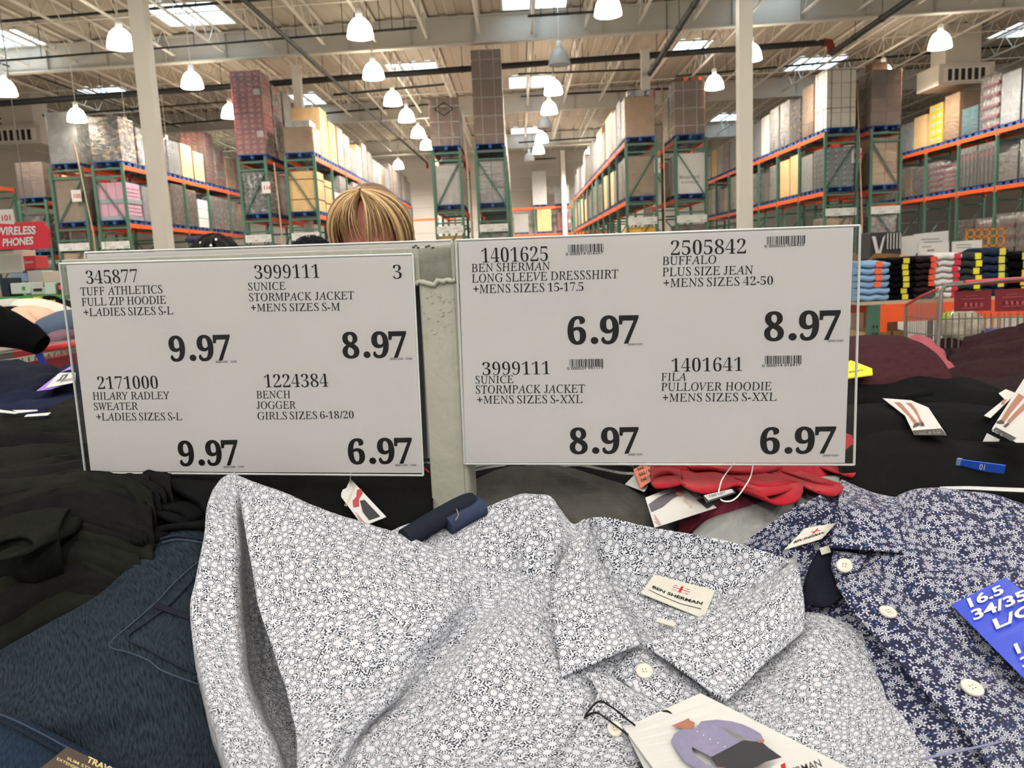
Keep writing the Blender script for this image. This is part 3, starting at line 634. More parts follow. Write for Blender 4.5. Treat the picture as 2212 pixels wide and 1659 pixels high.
def glyph_run(s, style):
    me = text_mesh(s, 1.0, style); vs = [v.co.copy() for v in me.vertices]; fs = [tuple(p.vertices) for p in me.polygons]; bpy.data.meshes.remove(me); return vs, fs
def compose(s, style):
    """lay out a line of print at size 1; digits and letters come from different runs"""
    if style == 'bold' and len(s) == 4 and s[1] == '.':          # prices: wide-set bold figures round a full stop
        V_, F2 = [], []
        for ch, x0, x1 in ((s[0],0,.262),(s[2],.458,.722),(s[3],.724,1.0)):
            vs, fs = glyph_run(ch, 'bold'); mn = min(v.x for v in vs); mx = max(v.x for v in vs); b0 = len(V_)
            V_ += [Vector((1.75*(x0+(x1-x0)*(v.x-mn)/(mx-mn)), v.y, 0)) for v in vs]; F2 += [tuple(i+b0 for i in f) for f in fs]
        b0 = len(V_); r = .094; V_ += [Vector((1.75*.377+r*cos(2*pi*k/24), r+r*sin(2*pi*k/24)-.012, 0)) for k in range(24)]; F2.append(tuple(b0+k for k in range(24))); return V_, F2
    if style != 'serif': return glyph_run(s, style)
    runs = []; cur = ''
    def cls(c): return 'd' if c.isdigit() else ('a' if c.isalpha() else ('s' if c == ' ' else 'o'))
    for c in s:
        if cur and cls(c) == cls(cur[-1]): cur += c
        else:
            if cur: runs.append(cur)
            cur = c
    runs.append(cur); V_, F2 = [], []; x = 0
    for r in runs:
        k = cls(r[0])
        if k == 's': x += .24*len(r); continue
        vs, fs = glyph_run(r, 'serif' if k in 'da' else 'sans')
        mn = min(v.x for v in vs); mx = max(v.x for v in vs); b0 = len(V_)
        V_ += [Vector((v.x-mn+x, v.y, 0)) for v in vs]; F2 += [tuple(i+b0 for i in f) for f in fs]; x += mx-mn+.075
    return V_, F2
for st, ch in (('serif','H'),('serifd','1'),('bold','7'),('sans','H'),('semi','H'),('heavy','H')):
    vs, _ = glyph_run(ch, 'serif' if st == 'serifd' else st); CAPS[st] = max(v.y for v in vs)
def print_line(parent, name, s, style, ax, ay, bx, by, hpx, off=.0002):
    """a printed line whose baseline runs between two photograph pixels on the sign plane"""
    vs, fs = compose(s, style); mn = min(v.x for v in vs); mx = max(v.x for v in vs)
    A, B = sp(ax, ay, off), sp(bx, by, off); U = sp(ax, ay-hpx, off)-A; U = Vector((0,0,1))*U.length
    cap = CAPS['serifd' if style == 'serif' and s[0].isdigit() else style]
    pts = [A+(B-A)*((v.x-mn)/(mx-mn))+U*(v.y/cap) for v in vs]
    b = MB(); b.add(local(parent.parent, pts), fs); return b.build(name, print_m, parent)
def sleeve(name_label, corners, paper, off, lines, barcodes, zx, group='price signs on the steel stand'):
    c3 = [sp(x, y, off) for x, y in corners]; o = empty('price_sign', c3[3], label=name_label, cat='price sign', group=group)
    def slab(pts, t0, t1, nm, m, par):
        L = local(o, pts); b = MB(); f = [p+SN*t1 for p in L]; k = [p+SN*t0 for p in L]
        b.add(k+f, [(0,1,2,3),(7,6,5,4),(0,4,5,1),(1,5,6,2),(2,6,7,3),(3,7,4,0)]); return b.build(nm, m, par)
    p3 = [sp(x, y, off) for x, y in paper]
    ps = slab(p3, -.0006, .0, 'paper_sheet', paper_m, o)
    slab(c3, .0012, .0022, 'front_pane', acr_m, o); slab(c3, -.0030, -.0018, 'back_pane', acr_m, o)
    b = MB(); L = local(o, c3)
    for i in range(4): b.tube([L[i]-SN*.0002, L[(i+1)%4]-SN*.0002], .0011, 6)
    b.build('sleeve_rim', edge_m, o)
    for (nm, s, st, ax, ay, bx, by, h) in lines:
        (X0, Y0, S) = zx; print_line(ps, nm, s, st, X0+ax/S, Y0+ay/S, X0+bx/S, Y0+by/S, h/S, off+.0003)
    for (ax, ay, bx, by, h, ds, seed) in barcodes:
        X0, Y0, S = zx; rnd = random.Random(seed); b = MB(); n = 0; t = 0; A, B = sp(X0+ax/S, Y0+ay/S, off+.0003), sp(X0+bx/S, Y0+by/S, off+.0003); Hh = Vector((0,0,1))*(sp(X0+ax/S, Y0+(ay-h)/S, off)-sp(X0+ax/S, Y0+ay/S, off)).length
        ws = []
        while t < 95: a = rnd.choice((1,1,2,3)); g = rnd.choice((1,1,2,2,3)); ws.append((t, a)); t += a+g
        for i, (q, a) in enumerate(ws):
            e = 0 if i in (0,1,len(ws)//2,len(ws)-1) else .0
            p = A.lerp(B, q/t); r = A.lerp(B, min(1,(q+a)/t)); b.quad(*local(o, [p, r, r+Hh, p+Hh]))
        b.build('barcode', print_m, ps)
        print_line(ps, 'barcode_digits', ds, 'sans', X0+(ax-13)/S, Y0+(ay+15)/S, X0+(bx-5)/S, Y0+(by+12)/S, 13/S, off+.0003)
    return o
num, des, pri, dat = 'item_number', 'description_text', 'price_text', 'date_text'
sleeve('clear-sleeved four-item price sign left of the post, with 345877 at top left', [(128,570),(891,549),(914,1027),(184,1021)], [(143,572),(890,551),(912,1022),(196,1018)], 0, [
 (num,'345877','serif',178,352,470,343,76),(des,'TUFF ATHLETICS','serif',145,417,608,403,45),(des,'FULL ZIP HOODIE','serif',150,476,628,463,44),(des,'+LADIES SIZES S-L','serif',163,535,670,524,44),(pri,'9.97','bold',652,790,1003,783,142),(dat,'2020/12/01   CHG','sans',910,800,1030,798,11),
 (num,'3999111','serif',1135,323,1503,317,78),(num,'3','serif',1922,323,1970,322,80),(des,'SUNICE','serif',1097,388,1308,383,43),(des,'STORMPACK JACKET','serif',1102,449,1700,438,44),(des,'+MENS SIZES S-M','serif',1113,508,1620,502,43),(pri,'8.97','bold',1635,772,2003,767,146),(dat,'2020/12/01   CHG','sans',1903,783,2027,781,11),
 (num,'2171000','serif',243,950,585,947,72),(des,'HILARY RADLEY','serif',213,1010,650,1006,42),(des,'SWEATER','serif',220,1069,470,1066,41),(des,'+LADIES SIZES S-L','serif',235,1128,720,1126,42),(pri,'9.97','bold',705,1385,1047,1380,140),(dat,'2020/12/01   CHG','sans',955,1398,1072,1396,11),
 (num,'1224384','serif',1190,941,1552,937,75),(des,'BENCH','serif',1143,1002,1338,1001,42),(des,'JOGGER','serif',1145,1062,1368,1060,42),(des,'GIRLS SIZES 6-18/20','serif',1150,1123,1697,1116,42),(pri,'6.97','bold',1668,1375,2035,1370,143),(dat,'2020/12/01   CHG','sans',1932,1388,2053,1387,11),
 ('print_mark','`','sans',314,392,326,394,52)], [], (120,480,2.6333))
sleeve('clear-sleeved four-item price sign right of the post, with barcodes and 1401625', [(985,519),(1858,487),(1845,1004),(1004,1002)], [(990,521),(1844,490),(1825,1000),(1006,999)], 0, [
 (num,'1401625','serif',190,230,527,221,75),(des,'BEN SHERMAN','serif',138,277,538,266,41),(des,'LONG SLEEVE DRESSSHIRT','serif',140,331,885,308,43),(des,'+MENS SIZES 15-17.5','serif',148,385,707,372,43),(pri,'6.97','bold',628,643,990,637,140),(dat,'2020/12/01','sans',932,650,1008,648,10),
 (num,'2505842','serif',1152,192,1533,183,75),(des,'BUFFALO','serif',1108,241,1382,233,42),(des,'PLUS SIZE JEAN','serif',1108,298,1570,287,43),(des,'+MENS SIZES 42-50','serif',1115,354,1670,341,43),(pri,'8.97','bold',1625,625,2013,618,146),(dat,'2020/12/01','sans',1948,632,2028,630,10),
 (num,'3999111','serif',195,802,537,797,67),(des,'SUNICE','serif',158,844,352,841,38),(des,'STORMPACK JACKET','serif',160,895,715,890,41),(des,'+MENS SIZES S-XXL','serif',168,946,703,942,40),(pri,'8.97','bold',638,1200,990,1197,131),(dat,'2020/12/01','sans',934,1210,1008,1208,10),
 (num,'1401641','serif',1155,785,1515,780,70),(des,'FILA','serif',1102,830,1230,828,39),(des,'PULLOVER HOODIE','serif',1102,881,1663,877,41),(des,'+MENS SIZES S-XXL','serif',1110,936,1688,931,41),(pri,'6.97','bold',1605,1200,1990,1196,133),(dat,'2020/12/01','sans',1925,1215,2003,1213,10)],
 [(630,178,812,172,40,'0 000014 016257',1),(1640,138,1835,131,41,'0 000025 058420',2),(637,759,812,757,39,'0 000039 991119',3),(1628,745,1816,742,42,'0 000014 016417',4)], (960,470,2.3532))
# the back of a third sign seen edge-on above the left one
sleeve('back of a further clear-sleeved sign showing just above the left price sign', [(183,546),(975,519),(1000,1000),(235,1000)], [(187,549),(972,522),(995,990),(240,990)], -.034, [], [], (0,0,1))
# stand
o = empty('sign_stand', (sp(960,1000).x, sp(960,1000).y, .8), label='sage grey welded steel sign stand between the two price signs', cat='sign stand')
def stand_slab(pts, t0, t1, nm, m=stand_m, bev=.0012):
    L = local(o, pts); b = MB(); f = [p+SN*t1 for p in L]; k = [p+SN*t0 for p in L]
    b.add(k+f, [(0,1,2,3),(7,6,5,4),(0,4,5,1),(1,5,6,2),(2,6,7,3),(3,7,4,0)]); ob = b.build(nm, m, o)
    if bev: md = ob.modifiers.new('b', 'BEVEL'); md.width = bev; md.segments = 3
    return ob
# post: front plate plus the folded right flange
def vdrop(px, py, off, zbot=.8):
    p = sp(px, py, off); return p, Vector((p.x, p.y, zbot))
pl, plb = vdrop(899, 533, -.005); pr, prb = vdrop(977, 524, -.005)
stand_slab([pl, pr, prb, plb], -.004, 0, 'post', bev=.0015)
pr2, pr2b = vdrop(976, 524, -.004); e = sh*.009
b = MB(); vs = []
for k in range(7):
    a = k/6*pi/2; q = sh*(.0042*sin(a)) - SN*(.0042*(1-cos(a)))
    vs += [pr2+q, pr2b+q]
vs += [pr2+sh*.0042-SN*.03, pr2b+sh*.0042-SN*.03]
b.add(local(o, vs), [(2*i, 2*i+1, 2*i+3, 2*i+2) for i in range(7)], 0, True); b.build('post_flange', stand_m, o)
stand_slab([sp(132,561,-.005), sp(1838,500,-.005), sp(1838,590,-.005), sp(132,640,-.005)], -.005, 0, 'crossbar')
stand_slab([sp(132,561,-.005), sp(1838,500,-.005), sp(1838,507,-.005), sp(132,568,-.005)], -.026, -.004, 'crossbar_lip')
b = MB(); pts = []
for i in range(15):
    t = i/14; p = sp(893+t*92, 611+2.2*sin(i*2.1)+ (6 if 4 < i < 8 else 0)-t*6, -.004); pts.append(p)
b.tube(local(o, pts), [.0018+.0010*abs(sin(i*1.7)) for i in range(15)], 8)
rnd = random.Random(3)
for i in range(40):
    p = sp(895+rnd.random()*88, 630+abs(rnd.gauss(0,50)), -.0048); r = .0004+.0006*rnd.random(); b.lathe(local(o,[p])[0], [(r,-r*.6),(r,0),(r*.6,r*.6),(0,r*.8)], 6)
b.build('weld_bead', stand_m, o)
b = MB()
for (x, y) in ((893,534),(898,531),(903,535),(921,533),(926,531),(935,535)): 
    p = sp(x, y, -.0047); b.obox(local(o,[p])[0], sh*.0012, SN*.0002, Vector((0,0,.0007)))
b.build('paint_chip', mat('bare_dark_steel', (60,54,48), .6), o)
for (a, c, nm) in (((700,1024),(760,1026),'x'),): pass
# ================================================================== cloth tools
from mathutils import noise as NZ
D0T = [(1800,.36),(1659,.42),(1450,.50),(1250,.58),(1070,.66),(1040,.72),(1000,.81),(900,1.0),(800,1.25),(725,1.45),(650,1.6)]
def D0(py):
    if py >= D0T[0][0]: return D0T[0][1]
    for (a, da), (c, dc) in zip(D0T, D0T[1:]):
        if a >= py >= c: return da+(dc-da)*(a-py)/(a-c)
    return D0T[-1][1]
def G(p):
    if isinstance(p, Vector): return p
    return at(p[0], p[1], D0(p[1])+(p[2] if len(p) > 2 else 0))
def cr(p0, p1, p2, p3, t):
    return .5*((2*p1)+(p2-p0)*t+(2*p0-5*p1+4*p2-p3)*t*t+(3*p1-p0-3*p2+p3)*t*t*t)
def spline(P, n):
    out = []; k = len(P)
    for i in range(k-1):
        a = P[i-1] if i > 0 else P[0]*2-P[1]; d = P[i+2] if i+2 < k else P[k-1]*2-P[k-2]
        for j in range(n): out.append(cr(a, P[i], P[i+1], d, j/n))
    out.append(P[-1]); return out
def sheet(name, rows, m, parent, n=8, thick=.0012, wr=None, skirt='', sr=.012, sh_=.08, dd=0, uvo=(0,0), uvs=1, smoothw=0, creases=(), post=None):
    """a piece of cloth through a net of control points (rows from the far edge to the near edge)"""
    P = [[G((q[0], q[1], (q[2] if len(q) > 2 else 0)+dd)) if not isinstance(q, Vector) else q for q in r] for r in rows]
    Rw = [spline(r, n) for r in P]
    cols = [spline([r[i] for r in Rw], n) for i in range(len(Rw[0]))]
    g = [[cols[i][j] for i in range(len(cols))] for j in range(len(cols[0]))]
    nr, nc = len(g), len(g[0])
    def nrm(g, i, j):
        a = g[i][min(j+1, len(g[i])-1)]-g[i][max(j-1, 0)]; c = g[min(i+1, len(g)-1)][j]-g[max(i-1, 0)][j]
        v = a.cross(c)
        if v.length < 1e-9: return Vector((0,0,1))
        v.normalize(); return v if v.dot(CAM-g[i][j]) > 0 else -v
    # cloth lengths for the print
    U = [[0]*nc for _ in range(nr)]; Vv = [[0]*nc for _ in range(nr)]; mid = nc//2
    for i in range(nr):
        for j in range(mid+1, nc): U[i][j] = U[i][j-1]+(g[i][j]-g[i][j-1]).length
        for j in range(mid-1, -1, -1): U[i][j] = U[i][j+1]-(g[i][j]-g[i][j+1]).length
    for j in range(nc):
        for i in range(1, nr): Vv[i][j] = Vv[i-1][j]-(g[i][j]-g[i-1][j]).length
    for i in range(nr):
        av = sum(Vv[i])/nc; Vv[i] = [av]*nc
    if wr or creases:
        g2 = [list(r) for r in g]
        for i in range(nr):
            for j in range(nc):
                d = 0
                if wr:
                    amp, sc, sd = wr[:3]; ax = wr[3] if len(wr) > 3 else 1
                    q = Vector((U[i][j]*sc, Vv[i][j]*sc*ax, sd)); d += amp*(NZ.noise(q)+.5*NZ.noise(q*2.1)+.22*NZ.noise(q*4.7))
                for (u0, v0, u1, v1, w, a) in creases:      # ridges (+) or valleys (-) along a line in grid fractions
                    x, y = j/(nc-1), i/(nr-1); dx, dy = u1-u0, v1-v0; t = max(0, min(1, ((x-u0)*dx+(y-v0)*dy)/(dx*dx+dy*dy)))
                    e = hypot(x-u0-dx*t, y-v0-dy*t)/w; d += a*math.exp(-e*e)*sin(pi*min(1, max(.0, .15+.7*t)))
                g2[i][j] = g[i][j]+nrm(g, i, j)*d
        g = g2
    def ext(row, inner, urow, vrow, axis):
        """rows added past an edge: the cloth rolls over and falls"""
        outs = []; k = len(row)
        for (a, dz) in ((.35,0),(.7,0),(1.1,0),(1.57,0),(1.57,sh_*.4),(1.57,sh_)):
            new = []
            for q in range(k):
                o = row[q]-inner[q]; o.z = 0
                if o.length < 1e-7: o = Vector((0,-1,0))
                o.normalize(); new.append(row[q]+o*(sr*sin(a))-Vector((0,0,sr*(1-cos(a))+dz)))
            outs.append(new)
        return outs
    if 'f' in skirt:
        e = ext(g[-1], g[-2], None, None, 0); base = Vv[-1]
        for k, r in enumerate(e): g.append(r); U.append(list(U[nr-1])); Vv.append([v-sr*.4*(k+1) for v in base])
    if 'b' in skirt:
        e = ext(g[0], g[1], None, None, 0); u0 = list(U[0]); v0 = list(Vv[0])
        for k, r in enumerate(e): g.insert(0, r); U.insert(0, u0); Vv.insert(0, [v+sr*.4*(k+1) for v in v0])
    if 'r' in skirt:
        c0 = [r[-1] for r in g]; c1 = [r[-2] for r in g]
        for k, c in enumerate(ext(c0, c1, None, None, 1)):
            for i in range(len(g)): g[i].append(c[i]); U[i] = U[i]+[U[i][-1]+sr*.4]; Vv[i] = Vv[i]+[Vv[i][-1]]
    if 'l' in skirt:
        c0 = [r[0] for r in g]; c1 = [r[1] for r in g]
        for k, c in enumerate(ext(c0, c1, None, None, 1)):
            for i in range(len(g)): g[i].insert(0, c[i]); U[i] = [U[i][0]-sr*.4]+U[i]; Vv[i] = [Vv[i][0]]+Vv[i]
    nr, nc = len(g), len(g[0]); off = parent.location if parent else Vector((0,0,0))
    vs = [p-off for r in g for p in r]; fs = []
    for i in range(nr-1):
        for j in range(nc-1): fs.append((i*nc+j, (i+1)*nc+j, (i+1)*nc+j+1, i*nc+j+1))
    me = bpy.data.meshes.new(name); me.from_pydata(vs, [], fs); me.materials.append(m)
    uvl = me.uv_layers.new(name='cloth'); fu = [(U[i][j]*uvs+uvo[0], Vv[i][j]*uvs+uvo[1]) for i in range(nr) for j in range(nc)]
    for lp in me.loops: uvl.data[lp.index].uv = fu[lp.vertex_index]
    me.polygons.foreach_set('use_smooth', [True]*len(me.polygons)); me.update()
    ob = link(name, me, parent)
    # face the viewer
    c = me.polygons[len(me.polygons)//2]
    if c.normal.dot(CAM-off-c.center) < 0: me.flip_normals()
    if thick:
        md = ob.modifiers.new('thickness', 'SOLIDIFY'); md.thickness = thick; md.offset = -1
    return ob
def foldstrip(name, path, ext_, m, parent, n=6, thick=.003, dd=0, wr=None, z_away=True, depthfun=None):
    """a doubled-over strip seen on edge: a curled line in view, running away from the viewer"""
    P = [G((q[0], q[1], (q[2] if len(q) > 2 else 0)+dd)) for q in path]; ln = spline(P, n); off = parent.location
    ev = Vector(ext_); vs = []; k = len(ln); seg = 6
    for s in range(seg+1):
        for i, p in enumerate(ln):
            q = p+ev*(s/seg)
            if wr: q += Vector((0,0,wr*NZ.noise(Vector((i*.15, s*.4, len(path))))))*(s/seg)
            vs.append(q-off)
    fs = [(s*k+i, s*k+i+1, (s+1)*k+i+1, (s+1)*k+i) for s in range(seg) for i in range(k-1)]
    me = bpy.data.meshes.new(name); me.from_pydata(vs, [], fs); me.materials.append(m)
    me.polygons.foreach_set('use_smooth', [True]*len(me.polygons)); ob = link(name, me, parent)
    uvl = me.uv_layers.new(name='cloth')
    for lp in me.loops: uvl.data[lp.index].uv = ((lp.vertex_index % k)*.004, (lp.vertex_index//k)*.01)
    md = ob.modifiers.new('thickness', 'SOLIDIFY'); md.thickness = thick; md.offset = 0
    return ob
def thread(name, path, r, m, parent, dd=0, n=6, ns=6):
    P = spline([G((q[0], q[1], (q[2] if len(q) > 2 else 0)+dd)) for q in path], n); b = MB(); b.tube(local(parent, P), r, ns); return b.build(name, m, parent)
# ------------------------------------------------------------------ fabrics
def cloth(name, col, rough=.85, weave=900, wstr=.25, noise=.18, sheen=.3, streak=None, ribs=None):
    if name in MATS: return MATS[name]
    m = bpy.data.materials.new(name); m.use_nodes = True; nt = m.node_tree; b = nt.nodes['Principled BSDF']; L = nt.links.new
    b.inputs['Roughness'].default_value = rough; dk = max(col) < 90; b.inputs['Specular IOR Level'].default_value = .04 if dk else .2; b.inputs['Sheen Weight'].default_value = 0 if dk else sheen*.12; b.inputs['Sheen Roughness'].default_value = .6
    tc = nt.nodes.new('ShaderNodeTexCoord'); uv = tc.outputs['UV']
    n = nt.nodes.new('ShaderNodeTexNoise'); n.inputs['Scale'].default_value = 60; n.inputs['Detail'].default_value = 6; src = uv
    if streak:
        mp = nt.nodes.new('ShaderNodeMapping'); mp.inputs['Rotation'].default_value = (0,0,streak[0]); mp.inputs['Scale'].default_value = (streak[1], streak[2], 1); L(uv, mp.inputs[0]); src = mp.outputs[0]; n.inputs['Scale'].default_value = 1
    L(src, n.inputs['Vector']); r = nt.nodes.new('ShaderNodeValToRGB'); l = lin(col)
    r.color_ramp.elements[0].position = .32; r.color_ramp.elements[1].position = .7
    r.color_ramp.elements[0].color = tuple(v*(1-noise) for v in l[:3])+(1,); r.color_ramp.elements[1].color = tuple(min(1,v*(1+noise*1.4)) for v in l[:3])+(1,)
    L(n.outputs['Fac'], r.inputs[0]); L(r.outputs[0], b.inputs['Base Color'])
    if ribs:
        w = nt.nodes.new('ShaderNodeTexVoronoi'); w.distance = 'CHEBYCHEV'; w.inputs['Randomness'].default_value = .05; w.inputs['Scale'].default_value = ribs
        mp2 = nt.nodes.new('ShaderNodeMapping'); mp2.inputs['Scale'].default_value = (1,.6,1); L(uv, mp2.inputs[0]); L(mp2.outputs[0], w.inputs['Vector']); h = w.outputs['Distance']
    else:
        w = nt.nodes.new('ShaderNodeTexNoise'); w.inputs['Scale'].default_value = weave; L(uv, w.inputs['Vector']); h = w.outputs['Fac']
    bp = nt.nodes.new('ShaderNodeBump'); bp.inputs['Strength'].default_value = wstr; bp.inputs['Distance'].default_value = .001; L(h, bp.inputs['Height']); L(bp.outputs[0], b.inputs['Normal'])
    MATS[name] = m; return m
class NT:
    """small helper to write node maths"""
    def __init__(s, m): s.t = m.node_tree; s.L = s.t.links.new
    def m(s, op, a, c=None, d=None):
        n = s.t.nodes.new('ShaderNodeMath'); n.operation = op
        for i, v in enumerate((a, c, d)):
            if v is None: continue
            if isinstance(v, (int, float)): n.inputs[i].default_value = v
            else: s.L(v, n.inputs[i])
        return n.outputs[0]
    def vor(s, vec, scale, rnd, dims='2D'):
        v = s.t.nodes.new('ShaderNodeTexVoronoi'); v.voronoi_dimensions = dims; v.inputs['Scale'].default_value = scale; v.inputs['Randomness'].default_value = rnd; s.L(vec, v.inputs['Vector'])
        sb = s.t.nodes.new('ShaderNodeVectorMath'); sb.operation = 'SUBTRACT'; s.L(vec, sb.inputs[0]); s.L(v.outputs['Position'], sb.inputs[1])
        sc = s.t.nodes.new('ShaderNodeVectorMath'); sc.operation = 'SCALE'; s.L(sb.outputs[0], sc.inputs[0]); sc.inputs['Scale'].default_value = scale
        sx = s.t.nodes.new('ShaderNodeSeparateXYZ'); s.L(sc.outputs[0], sx.inputs[0])
        r = s.m('SQRT', s.m('ADD', s.m('MULTIPLY', sx.outputs[0], sx.outputs[0]), s.m('MULTIPLY', sx.outputs[1], sx.outputs[1])))
        a = s.m('ARCTAN2', sx.outputs[1], sx.outputs[0]); sp_ = s.t.nodes.new('ShaderNodeSeparateColor'); s.L(v.outputs['Color'], sp_.inputs[0])
        return r, a, sp_.outputs[0], sp_.outputs[1], v
    def mix(s, f, a, c):
        n = s.t.nodes.new('ShaderNodeMix'); n.data_type = 'RGBA'; s.L(f, n.inputs['Factor'])
        for k, v in (('A', a), ('B', c)):
            i = [q for q in n.inputs if q.name == k and q.type == 'RGBA'][0]
            if isinstance(v, tuple): i.default_value = lin(v)
            else: s.L(v, i)
        return [q for q in n.outputs if q.type == 'RGBA'][0]
def floral_white(S=138):
    m = bpy.data.materials.new('white_cotton_with_navy_daisies'); m.use_nodes = True; h = NT(m); b = m.node_tree.nodes['Principled BSDF']; b.inputs['Roughness'].default_value = .8; b.inputs['Specular IOR Level'].default_value = .25; b.inputs['Sheen Weight'].default_value = .15
    uv = m.node_tree.nodes.new('ShaderNodeTexCoord').outputs['UV']
    r, a, c1, c2, v = h.vor(uv, S, .75)
    k = h.m('ADD', 12, h.m('FLOOR', h.m('MULTIPLY', c1, 5)))
    pet = h.m('COSINE', h.m('ADD', h.m('MULTIPLY', a, k), h.m('MULTIPLY', c2, 6)))
    rin = h.m('ADD', .22, h.m('MULTIPLY', c2, .09))
    ring = h.m('MULTIPLY', h.m('GREATER_THAN', r, rin), h.m('LESS_THAN', r, h.m('ADD', rin, h.m('ADD', .09, h.m('MULTIPLY', pet, .16)))))
    dash = h.m('MULTIPLY', ring, h.m('GREATER_THAN', pet, -.22))
    # small loose dashes between the daisies
    r2, a2, d1, d2, v2 = h.vor(uv, S*3.6, .85)
    el = h.m('ADD', 1, h.m('MULTIPLY', h.m('COSINE', h.m('ADD', h.m('MULTIPLY', a2, 2), h.m('MULTIPLY', d1, 6.28))), .45))
    dots = h.m('MULTIPLY', h.m('LESS_THAN', r2, h.m('MULTIPLY', el, .37)), h.m('GREATER_THAN', r, h.m('ADD', rin, .22)))
    fac = h.m('MAXIMUM', dash, dots)
    col = h.mix(fac, (186,189,196), (18,22,36))
    cen = h.m('MULTIPLY', h.m('LESS_THAN', r, .055), h.m('GREATER_THAN', c1, .8)); col = h.mix(cen, col, (190,140,130))
    h.L(col, b.inputs['Base Color']); MATS[m.name] = m; return m
def floral_navy(S=142):
    m = bpy.data.materials.new('navy_cotton_with_white_flowers'); m.use_nodes = True; h = NT(m); b = m.node_tree.nodes['Principled BSDF']; b.inputs['Roughness'].default_value = .8; b.inputs['Specular IOR Level'].default_value = .25; b.inputs['Sheen Weight'].default_value = .1
    uv = m.node_tree.nodes.new('ShaderNodeTexCoord').outputs['UV']
    r, a, c1, c2, v = h.vor(uv, S, .9)
    k = h.m('ADD', 5, h.m('FLOOR', h.m('MULTIPLY', c1, 5)))
    pet = h.m('COSINE', h.m('ADD', h.m('MULTIPLY', a, k), h.m('MULTIPLY', c2, 6)))
    fl = h.m('MULTIPLY', h.m('MULTIPLY', h.m('GREATER_THAN', r, .10), h.m('LESS_THAN', r, h.m('ADD', .29, h.m('MULTIPLY', pet, .15)))), h.m('GREATER_THAN', pet, -.55))
    fl = h.m('MULTIPLY', fl, h.m('GREATER_THAN', c2, .12)); fl = h.m('MAXIMUM', fl, h.m('LESS_THAN', r, .06))
    r2, a2, d1, d2, v2 = h.vor(uv, S*2.6, .95)
    el = h.m('ADD', 1, h.m('MULTIPLY', h.m('COSINE', h.m('ADD', h.m('MULTIPLY', a2, 2), h.m('MULTIPLY', d1, 6.28))), .35))
    sm = h.m('MULTIPLY', h.m('LESS_THAN', r2, h.m('MULTIPLY', el, .30)), h.m('GREATER_THAN', r, .44)); sm = h.m('MULTIPLY', sm, h.m('GREATER_THAN', d2, .2))
    c = h.mix(h.m('GREATER_THAN', d1, .62), (172,172,186), (58,96,150)); c = h.mix(h.m('GREATER_THAN', d1, .80), c, (146,134,168))
    col = h.mix(sm, (20,23,54), c); col = h.mix(fl, col, (180,182,190))
    h.L(col, b.inputs['Base Color']); MATS[m.name] = m; return m
white_f = floral_white(); navy_f = floral_navy()
denim = cloth('dark_teal_denim', (28,35,42), .9, 1400, .5, .60, .25, streak=(.5, 900, 120)); denim2 = cloth('blue_denim', (28,39,54), .9, 1400, .5, .5, .25, streak=(.9, 900, 120))
olive = cloth('dark_olive_knit', (20,21,18), .95, 700, .3, .2, .35); olive2 = cloth('charcoal_knit', (16,16,16), .95, 700, .3, .2, .35); black_c = cloth('black_jersey', (8,9,10), .9, 700, .2, .15, .35); black2 = cloth('black_fleece', (12,13,14), .95, 500, .3, .2, .5)
waffle = cloth('dark_grey_waffle_weave', (64,63,60), .9, 700, .7, .12, .3, ribs=420); maroon = cloth('maroon_rib_knit', (54,29,33), .95, 700, .6, .15, .4, ribs=500); maroon2 = cloth('dark_maroon_knit', (38,23,25), .95, 700, .3, .2, .4)
red_c = cloth('red_waffle_knit', (150,12,28), .85, 700, .4, .08, .3, ribs=700); lightgrey = cloth('light_grey_waffle', (140,142,139), .9, 700, .5, .06, .3, ribs=500); burgundy = cloth('burgundy_knit', (96,26,44), .9, 700, .3, .1, .3); navy_c = cloth('navy_jersey', (20,25,44), .9, 700, .25, .15, .4); pink_c = cloth('dusty_red_fleece', (138,52,66), .95, 500, .3, .12, .5)
inside_m = cloth('dark_navy_lining', (20,21,30), .9, 900, .2, .2, .1)
label_m = mat('ivory_woven_label', (194,191,180), .8, .2, .03, 200, .2, 900); button_m = mat('pearl_button', (200,194,182), .2, .5); cardw_m = mat('white_card', (200,199,196), .45, .35)
lav_m = mat('printed_lavender', (126,122,150), .5, .3, .08, 300); skin_p = mat('printed_skin', (156,102,82), .5, .3); trouser_p = mat('printed_charcoal', (46,46,50), .5, .3); cord_m = mat('black_cord', (20,20,20), .8, .2); logo_red = mat('label_red', (176,40,44), .7, .2)
stitch_d = mat('dark_stitching', (24,30,40), .9, .1); stitch_l = mat('pale_denim_seam', (50,60,72), .9, .1)
# ------------------------------------------------------------------ the table under it all
tz = .80
tbl = empty('display_table', (0,1.0,0), label='low display table hidden under the heap of clothing', cat='table'); wood_m = mat('table_laminate', (150,140,126), .5, .3)
b = MB(); b.box((-1.5,-.95,tz-.04),(1.6,.62,tz)); b.build('table_top', wood_m, tbl)
for sx in (-1.35,1.45):
    for sy in (-.85,.52): b = MB(); b.box((sx-.03,sy-.03,0),(sx+.03,sy+.03,tz-.04)); b.build('leg', wood_m, tbl)
def garment(name, label, p, cat='garment', group=None): 
    return empty(name, G(p), label=label, cat=cat, group=group)
